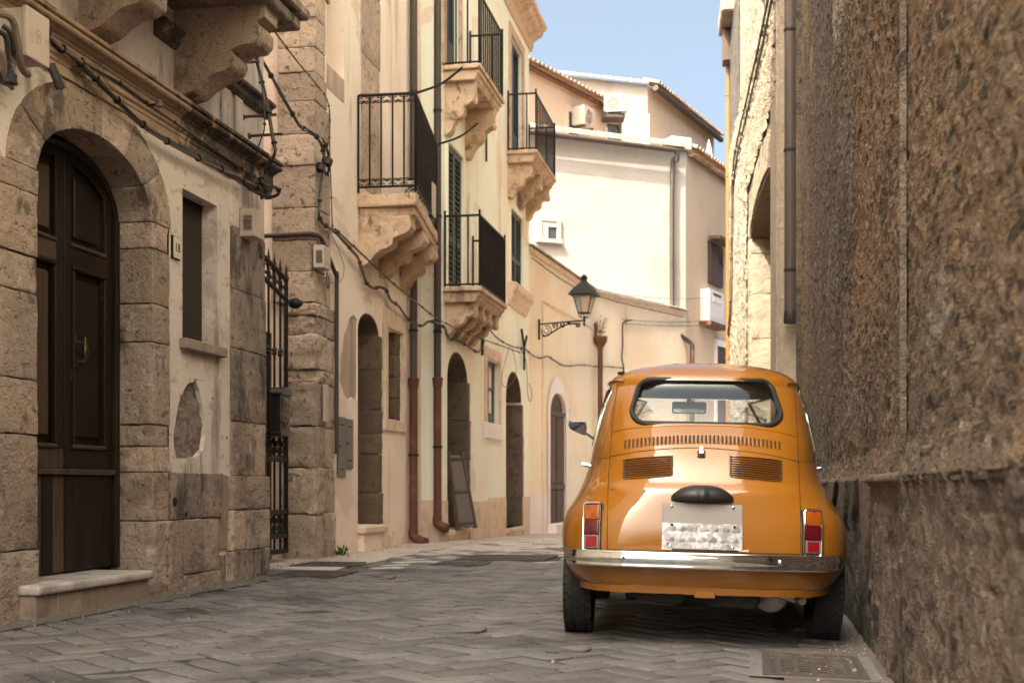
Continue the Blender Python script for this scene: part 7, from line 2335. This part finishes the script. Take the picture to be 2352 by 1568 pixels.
# wheels
def wheel(x, y, sx):
    Rr, wd = 0.262, 0.136
    o = Vector((x, y, Rr))
    ax = (sx, 0, 0)
    prof_t = [(0.165, -0.40), (0.205, -0.49), (0.235, -0.495), (0.250, -0.465), (0.2585, -0.40), (0.262, -0.25), (0.263, 0.0), (0.262, 0.25), (0.2585, 0.40), (0.250, 0.465), (0.235, 0.495), (0.205, 0.49), (0.165, 0.40)]
    NT = 64
    m = MB()
    for r_, h_ in prof_t:
        for k in range(NT):
            an = 2 * math.pi * k / NT
            m.v.append(o + Vector((sx * h_ * wd, r_ * math.sin(an), r_ * math.cos(an))))
    npf = len(prof_t)
    m.f = [(i * NT + k, i * NT + (k + 1) % NT, (i + 1) * NT + (k + 1) % NT, (i + 1) * NT + k) for i in range(npf - 1) for k in range(NT)]
    wh_ = part('wheel', m, M_TYRE, car, smooth=True, angle=60)
    # tread ribs: zig-zag blocks round the tyre
    tr = MB()
    for row in range(5):
        xc = -0.40 + 0.2 * row
        for k in range(44):
            a0 = 2 * math.pi * (k + (0.5 if row % 2 else 0)) / 44
            da = 2 * math.pi / 44 * 0.40
            rr = 0.2625 - 0.004 * (abs(xc) / 0.4) ** 2
            c8 = []
            for rad in (rr - 0.004, rr + 0.0055):
                for aa, xx in ((-da, -0.078), (da, -0.078 + 0.05), (da, 0.078 + 0.05), (-da, 0.078)):
                    xo = max(-0.47, min(0.47, xc + (xx if row % 2 else -xx)))
                    c8.append(o + Vector((sx * xo * wd, rad * math.sin(a0 + aa), rad * math.cos(a0 + aa))))
            tr.hexa(c8)
    part('tread', tr, M_TYRE, wh_)['kind'] = 'stuff'
    part('rim', MB().lathe(o, [(0.17, -0.045), (0.15, -0.03), (0.145, 0.03), (0.17, 0.055), (0.168, 0.058), (0.14, 0.045), (0.10, 0.035), (0.09, 0.05), (0.05, 0.062), (0.01, 0.066)], 28, axis=ax), M_CHROME if sx else M_CHROME, wh_, smooth=True, angle=50)
    part('brake_drum', MB().lathe(o, [(0.10, -0.06), (0.12, -0.05), (0.12, 0.0)], 20, axis=ax), M_UNDER, wh_)
    return wh_


for sx in (-1, 1):
    wheel(sx * 0.575, 0.0, sx)
    wheel(sx * 0.555, 1.84, sx)

# door mirror, left
mc = Vector((-0.675, 1.20, 1.035))
dm_ = part('door_mirror', MB().prism(lambda a_, b_, z_: Vector((mc.x + a_, mc.y + b_ - 0.45 * z_, mc.z + z_)), [(-0.052, 0.038), (0.045, 0.034), (0.052, 0.0), (0.046, -0.048), (0.02, -0.042), (-0.046, -0.012), (-0.056, 0.01)], 0.0, 0.035), M_CHROME, car, bevel=0.008, seg=2, smooth=True)
part('mirror_face', MB().prism(lambda a_, b_, z_: Vector((mc.x + a_, mc.y + b_ - 0.45 * z_, mc.z + z_)), [(-0.046, 0.032), (0.040, 0.029), (0.046, 0.0), (0.041, -0.04), (0.02, -0.036), (-0.042, -0.010), (-0.050, 0.01)], -0.003, -0.0005), M_MIRROR, dm_)
part('mirror_stalk', MB().tube([mc + Vector((0.04, 0.02, -0.03)), Vector((-0.56, 1.22, 0.955))], 0.008, 6), M_CHROME, dm_)
# cabin mirror, wheel rim, seats
cm = Vector((-0.045, 1.05, 1.148))
im = part('cabin_mirror', MB().prism(lambda a_, b_, z_: Vector((cm.x + a_, cm.y + b_, cm.z + z_)), rrect(-0.095, 0.095, -0.033, 0.033, 0.012), 0.0, 0.025), M_RUBBER, car, bevel=0.004)
part('mirror_face', MB().prism(lambda a_, b_, z_: Vector((cm.x + a_, cm.y + b_, cm.z + z_)), rrect(-0.088, 0.088, -0.027, 0.027, 0.010), -0.003, -0.0005), M_MIRROR, im)
part('mirror_stem', MB().box(CW, cm.x - 0.013, cm.x + 0.013, 1.06, 1.085, cm.z + 0.02, 1.29), M_RUBBER, im)
sw_ = []
for k in range(24):
    an = 2 * math.pi * k / 24
    sw_.append(Vector((-0.25 + 0.17 * math.cos(an), 0.98 + 0.09 * math.sin(an), 0.80 + 0.15 * math.sin(an))))
part('steering_wheel', MB().tube(sw_, 0.011, 8, close=True), M_RUBBER, car, smooth=True)
for sx in (-1, 1):
    part('seat', MB().prism(lambda a_, b_, z_, sx=sx: Vector((sx * 0.26 + a_, 0.45 + b_, z_)), rrect(-0.21, 0.21, 0.32, 0.86, 0.08), 0, 0.10), M_DKWOOD if False else M_RUBBER, car, bevel=0.02, seg=2, smooth=True)
part('rear_seat', MB().box(CW, -0.42, 0.42, -0.14, -0.02, 0.34, 0.84), M_RUBBER, car, bevel=0.03, seg=2, smooth=True)
part('dashboard', MB().box(CW, -0.45, 0.45, 1.20, 1.34, 0.70, 0.88), M_PAINT, car, bevel=0.03, seg=2, smooth=True)
# folding-roof catch on the left roof edge
p, n, _, _ = bvh.find_nearest(Vector((-0.42, 0.12, 1.30)))
n = Vector((-0.5, 0, 0.86))
part('roof_catch', MB().tube([p + n * 0.004 + Vector((-0.02, 0, 0)), p + n * 0.010 + Vector((0.01, 0.02, 0.0))], 0.008, 6), M_RUBBER, car)
# ---------------------------------------------------------------- cables, boxes and irons on the walls
def fpts(F, pts, b=0.05):
    out = []
    for q in pts:
        x, y = q[0], q[1]
        bb = q[2] if len(q) > 2 else b
        a_, z_ = F.px(x, y, bb)
        out.append(F(a_, bb, z_))
    return out


def bundle(name, label, path, n, r, spread, mats=(None,), seed=0, ties=0, cat='cable', group='cables along the house fronts', sub=5):
    """several cables twisting loosely along one path"""
    t = thing(name, label, cat, path[0], group)
    for i in range(n):
        ph = 2 * math.pi * i / max(1, n)
        pts = []
        for k, p in enumerate(smoothline(path, sub)):
            w = 0.75 * spread * (0.6 + 0.5 * noise.noise(Vector((k * 0.33, i * 3.3 + seed, 0))))
            an = ph + k * 0.12 + noise.noise(Vector((k * 0.2, seed + i, 4)))
            pts.append(p + Vector((math.cos(an) * w * 0.7, math.sin(an) * w * 0.4, math.sin(an) * w)))
        part('cable', MB().tube(pts, r * (0.55 + 0.5 * ((i * 37) % 10) / 10), 6), mats[i % len(mats)] or M_CABLE, t, smooth=True)
    sp = smoothline(path, sub)
    for k in range(ties):
        j = int((k + 0.5) / ties * (len(sp) - 1))
        d = (sp[min(j + 1, len(sp) - 1)] - sp[max(j - 1, 0)]).normalized()
        part('tie', MB().tube([sp[j] - d * 0.006, sp[j] + d * 0.006], spread * 0.75 + r * 0.8, 8), M_IRON, t)
    return t


bundle('cable_bundle', 'thick sagging bundle of black cables across the palazzo front above the window', fpts(F1, [(95, 62, 0.06), (135, 105, 0.07), (178, 138, 0.08), (220, 180, 0.08), (269, 230, 0.08), (328, 286, 0.07), (398, 333, 0.07), (469, 370, 0.07), (530, 398, 0.08), (572, 422, 0.09), (606, 438, 0.12)]), 5, 0.011, 0.022, (M_CABLE, M_CABLEG, M_CABLE), 1, 11)
bundle('cable_run', 'thin pair of cables clipped just under the palazzo cornice', fpts(F1, [(-60, -30), (0, 19), (108, 84), (187, 138), (276, 190), (351, 246), (436, 305), (530, 370), (581, 404)], 0.055), 3, 0.006, 0.011, (M_CABLEG, M_CABLE), 5, 9)
# junction box with hoses
ja0, jz1 = F1.px(54, 45, 0.20)
ja1, jz0 = F1.px(105, 160, 0.20)
jb = thing('junction_box', 'grey cable junction box with an oval stamp at the top left corner', 'junction box', F1(ja0, 0, jz0))
jz0_, jz1_ = 2.86, 3.10
part('case', MB().box(F1, ja0, ja1 - 0.005, 0.06, 0.20, jz0_, jz1_), M_BOX, jb, bevel=0.010, seg=2)
part('lid', MB().box(F1, ja0 - 0.008, ja1 + 0.002, 0.195, 0.222, jz0_ - 0.008, jz1_ + 0.006), M_BOX, jb, bevel=0.008, seg=2)
ov = [F1((ja0 + ja1) / 2 + 0.022 * math.cos(R(k)), 0.223, (jz0_ + jz1_) / 2 + 0.035 * math.sin(R(k))) for k in range(0, 360, 24)]
part('stamp_oval', MB().tube(ov, 0.0016, 4, close=True), M_GPL, jb)
text_part('B', F1, (ja0 + ja1) / 2, 0.2235, (jz0_ + jz1_) / 2, 0.035, M_GPL, jb, 'stamp_letter')
for k, (x0, y0, x1, y1, x2, y2) in enumerate(((-10, 30, 30, 50, 48, 150), (-10, 70, 15, 90, 20, 170), (-10, 110, 8, 130, 12, 180), (5, 60, 22, 75, 30, 120))):
    part('hose', MB().tube(smoothline(fpts(F1, [(x0, y0, 0.22), (x1, y1, 0.24), (x2, y2, 0.2), (x2 + 16, y2 + 22, 0.12)]), 6), 0.014 + 0.004 * (k == 0), 8), M_CABLEG if k % 2 == 0 else M_CABLE, jb, smooth=True)
gpt = fpts(F1, [(18, 178, 0.2)])[0]
part('cable_gland', MB().lathe(gpt - Vector((0, 0, 0.04)), [(0.02, 0), (0.042, 0.01), (0.045, 0.05), (0.03, 0.07), (0.02, 0.12)], 10), M_RUBBER, jb)
for k in range(2):
    pp_ = fpts(F1, [(112 + 8 * k, 148, 0.06), (122 + 8 * k, 170, 0.08), (136 + 9 * k, 205, 0.10)])
    solo('cable_stub', MB().tube(smoothline(pp_, 4), 0.017, 8), M_CABLE, 'cut cable stub below the junction box, %s of the two' % ('left' if k == 0 else 'right'), 'cable stub', pp_[-1], 'cut cable stubs', smooth=True)
# insulator peg under the cornice
pg = fpts(F1, [(325, 243, 0.0), (352, 243, 0.16)])
pe = F1((pg[0] - F1.o).dot(F1.d), 0.12, pg[0].z)
t = thing('insulator_peg', 'iron insulator peg holding the thin cables under the cornice', 'wall peg', pg[0])
part('rose', MB().lathe(pg[0], [(0.035, 0), (0.03, 0.008), (0.01, 0.014)], 12, axis=tuple(F1.n)), M_IRON, t)
part('rod', MB().tube([pg[0], pe], 0.009, 6), M_IRON, t)
part('knob', MB().lathe(pe - Vector((0, 0, 0.02)), [(0.012, 0), (0.024, 0.01), (0.018, 0.025), (0.024, 0.04), (0.01, 0.05)], 10), M_CABLEG, t)

# the tangle at the palazzo corner
CF = F1
bundle('cable_bundle', 'vertical tangle of cables hanging at the palazzo corner under the upper ledge', fpts(CF, [(585, 112, 0.10), (592, 150, 0.12), (604, 200, 0.16), (617, 260, 0.22), (628, 320, 0.27), (632, 350, 0.28), (618, 380, 0.22), (603, 398, 0.16), (600, 420, 0.14), (612, 440, 0.16), (600, 455, 0.10)]), 5, 0.010, 0.020, (M_CABLE, M_CABLE, M_CABLEG), 9, 8)
bundle('cable_loop', 'looping black cables bulging below the palazzo cornice end', fpts(CF, [(603, 395, 0.18), (600, 412, 0.2), (612, 425, 0.25), (636, 432, 0.3), (640, 444, 0.3), (622, 452, 0.22), (596, 446, 0.13), (570, 432, 0.10)]), 3, 0.010, 0.018, (M_CABLE,), 15, 3)
bundle('cable_run', 'thin cable rising from the corner tangle to the ledge above', fpts(CF, [(570, 418, 0.08), (580, 385, 0.12), (596, 330, 0.2), (608, 285, 0.22), (600, 190, 0.16), (580, 60, 0.06), (578, 0, 0.05)]), 2, 0.006, 0.010, (M_CABLE,), 19, 3)
for k, (x0, x1, y, lab) in enumerate(((553, 588, 145, 'uppermost of three iron rods propping the corner cables'), (558, 622, 269, 'middle of three iron rods propping the corner cables'), (572, 630, 313, 'lowest of three iron rods propping the corner cables'))):
    a_, z_ = F1.px(x0, y, 0.0)
    a_ = min(a_, 9.55)
    e_ = F1.px(x1, y, 0.2)
    solo('iron_rod', MB().tube([F1(a_, -0.02, z_), F1(a_ + 0.02, (0.14, 0.26, 0.26)[k], z_ + 0.01)], 0.011, 6).lathe(F1(a_, 0.0, z_), [(0.028, 0), (0.02, 0.01)], 8, axis=tuple(F1.n)), M_PIPE, lab, 'iron rod', F1(a_, 0, z_), 'iron rods at the palazzo corner')
# across the alley to the quoin and down the next wall
q12 = lambda x, y, Y: at(x, y, Y)
run = [q12(598, 132, 10.2), q12(640, 205, 10.9), q12(672, 262, 11.5), q12(690, 290, 11.62), q12(712, 303, 11.62), q12(730, 318, 11.95), q12(742, 345, 12.25), q12(746, 380, 12.3), q12(738, 420, 12.28), q12(734, 470, 12.25), q12(733, 498, 12.25), q12(742, 515, 12.4)]
bundle('cable_bundle', 'black cable bundle crossing the alley to the stone quoin and hanging down its face', run, 4, 0.012, 0.022, (M_CABLE, M_CABLEG, M_CABLE), 23, 8)
lp_ = [q12(742, 322, 12.0), q12(752, 345, 12.3), q12(757, 375, 12.35), q12(752, 400, 12.35), q12(740, 385, 12.32), q12(744, 360, 12.3)]
bundle('cable_loop', 'coil of spare black cable hanging on the quoin', lp_, 3, 0.010, 0.022, (M_CABLE,), 29, 4)
for k, (x, y) in enumerate(((752, 372), (735, 385))):
    solo('cable_joint', MB().lathe(q12(x, y, 12.32), [(0.02, -0.05), (0.05, -0.03), (0.05, 0.03), (0.02, 0.05)], 8, axis=(0.3, 0.2, 1)), M_RUBBER, 'black cable joint in the quoin coil, %s of the two' % ('upper right' if k == 0 else 'lower left'), 'cable joint', q12(x, y, 12.32), 'cable joints')
wire = [q12(612, 40, 9.7), q12(640, 85, 10.6), q12(690, 150, 11.6), q12(735, 203, 12.4), q12(752, 232, 12.55), q12(757, 262, 12.6), q12(757, 300, 12.62), q12(757, 345, 12.65), q12(760, 420, 12.7), q12(763, 500, 12.72), q12(764, 535, 12.72)]
bundle('cable_run', 'thin clipped wire slanting from the palazzo balcony down the next house front', wire, 2, 0.007, 0.009, (M_CABLEG,), 31, 10)
F2r = [(742, 515), (752, 522), (768, 530), (785, 548), (806, 572), (822, 592), (832, 620), (842, 650), (858, 662), (872, 660), (888, 668), (898, 690), (916, 703), (935, 730), (950, 742)]
long_run = fpts(F2, F2r, 0.06) + [at(968, 748, 15.75), at(985, 738, 15.9), at(1005, 742, 15.85)] + fpts(F3, [(1020, 752), (1030, 775), (1048, 782), (1066, 790), (1082, 800), (1096, 808), (1106, 800), (1112, 785)], 0.05)
bundle('cable_bundle', 'thick cable festoon sagging from the quoin past the downpipes to the low balcony', long_run, 3, 0.013, 0.018, (M_CABLE, M_CABLEG, M_CABLEG), 37, 16)
tw = [at(770, 525, 12.6), at(826, 578, 13.2), at(905, 652, 14.4), at(960, 697, 15.3), at(1010, 735, 16.0), at(1090, 772, 17.2), at(1140, 790, 18.6), at(1195, 810, 20.8)]
bundle('cable_run', 'straight dusty twisted wire slanting across both house fronts below the balconies', tw, 2, 0.009, 0.010, (M_CABLEG,), 41, 12)
bundle('cable_run', 'short cable dropping from the low balcony to the X-shaped anchor', fpts(F3, [(1108, 735), (1125, 757), (1145, 778), (1168, 792), (1188, 798), (1204, 798)], 0.06), 2, 0.010, 0.012, (M_CABLEG, M_CABLE), 43, 3)
fest = fpts(F3, [(1204, 798)], 0.06) + fpts(F4, [(1222, 815), (1240, 822), (1258, 818), (1274, 828), (1290, 838), (1310, 840), (1335, 838), (1355, 840)], 0.05) + fpts(F4b, [(1372, 842), (1400, 842), (1430, 845)], 0.05)
bundle('cable_bundle', 'cable festoon looping across the apricot house below the lantern', fest, 3, 0.012, 0.016, (M_CABLEG,), 47, 8)
bundle('cable_loop', 'long slack cable loop hanging under the X-shaped anchor', fpts(F3, [(1196, 800), (1208, 830), (1211, 870), (1212, 905), (1218, 922), (1222, 905), (1216, 880)], 0.05), 1, 0.012, 0.006, (M_CABLE,), 53, 0)
bundle('cable_loop', 'thin round cable loop on the cream wall left of the dark arched door', fpts(F3, [(1172, 790), (1160, 830), (1152, 868), (1158, 888), (1176, 880), (1186, 855), (1182, 820), (1175, 795)], 0.04), 1, 0.008, 0.004, (M_CABLEG,), 59, 0)
# wires crossing the street end
for k, (y0, y1, n_) in enumerate(((676, 684, 'upper'), (733, 736, 'middle'), (742, 745, 'lower'))):
    p, q = F4b(*(lambda a_z: (a_z[0], 0.05, a_z[1]))(F4b.px(1428, y0, 0.05))), FR5(*(lambda a_z: (a_z[0], 0.2, a_z[1]))(FR5.px(1630, y1, 0.2)))
    pts = catenary(p, q, 0.05, 10)
    bundle('cable_run', '%s of the three wires strung to the white meter cabinet' % n_, pts, 1, 0.014, 0.004, (M_CABLEG,), 61 + k, 6, sub=2)
bundle('cable_run', 'vertical cable turning down the pale wall behind the car roof', fpts(F4b, [(1452, 735), (1436, 738), (1430, 748), (1430, 790), (1428, 820), (1432, 845), (1434, 900)], 0.05), 2, 0.018, 0.012, (M_CABLE,), 67, 3)
bundle('cable_run', 'thin cable along the eaves of the apricot house', fpts(F4, [(1222, 592), (1262, 622), (1300, 648), (1345, 672), (1358, 678)], 0.07) + fpts(F4b, [(1385, 684), (1420, 694), (1480, 708), (1570, 728)], 0.07), 2, 0.012, 0.01, (M_CABLE, M_CABLEG), 71, 6)
# cables running down the ochre house
for k, (dx, lab) in enumerate(((0, 'left'), (9, 'right'))):
    pts = fpts(FY, [(1772 + dx, -40), (1752 + dx, 60), (1730 + dx, 160), (1708 + dx, 255), (1688 + dx * 0.7, 350), (1681 + dx * 0.4, 420)], 0.06) + fpts(FY, [(1679 + k * 3, 520), (1678 + k * 3, 640), (1676 + k * 3, 720), (1672 + k * 2, 770)], 0.07)
    bundle('cable_run', '%s of two cable runs down the sunlit ochre wall' % lab, pts, 2, 0.018, 0.016, (M_CABLEG, M_CABLE), 73 + k, 10)
# hanging leads under the two meter boxes
for F_, x, y, b_, lab in ((F1, 598, 556, 0.07, 'short black leads under the palazzo meter box'), (F2, 752, 624, 0.06, 'thin lead looping under the quoin meter box')):
    pts = fpts(F_, [(x, y), (x - 2, y + 18), (x + 1, y + 38), (x + 3, y + 30), (x + 2, y + 8)], b_)
    bundle('cable_stub', lab, pts, 2, 0.005, 0.012, (M_CABLE,), 81, 0, cat='cable', group='leads under the meter boxes')
big = fpts(F2, [(752, 512), (762, 540), (778, 575), (790, 612), (786, 640), (772, 652), (760, 648)], 0.04)
bundle('cable_loop', 'wide thin cable loop on the plaster right of the quoin meter box', big, 1, 0.006, 0.003, (M_CABLE,), 83, 0)
# loose litter on the paving: twigs and chips
for k, (x, y, ln) in enumerate(((1340, 1497, 0.16), (1105, 1453, 0.12), (900, 1330, 0.10))):
    Yd = CAMH * FOC / (y - HY)
    p = at(x, y, Yd)
    p.z = gz(p.dot(ST.n), p.dot(ST.d)) + 0.006
    solo('twig', MB().tube([p - Vector((ln, 0.03, 0)), p, p + Vector((ln * 0.2, 0.02, 0.012))], [0.003, 0.006, 0.010], 5), M_DKWOOD, ('dark twig lying on the paving left of the rear tyre', 'dark twig on the paving in mid foreground', 'small dark twig on the far paving')[k], 'twig', p, 'twigs on the paving')
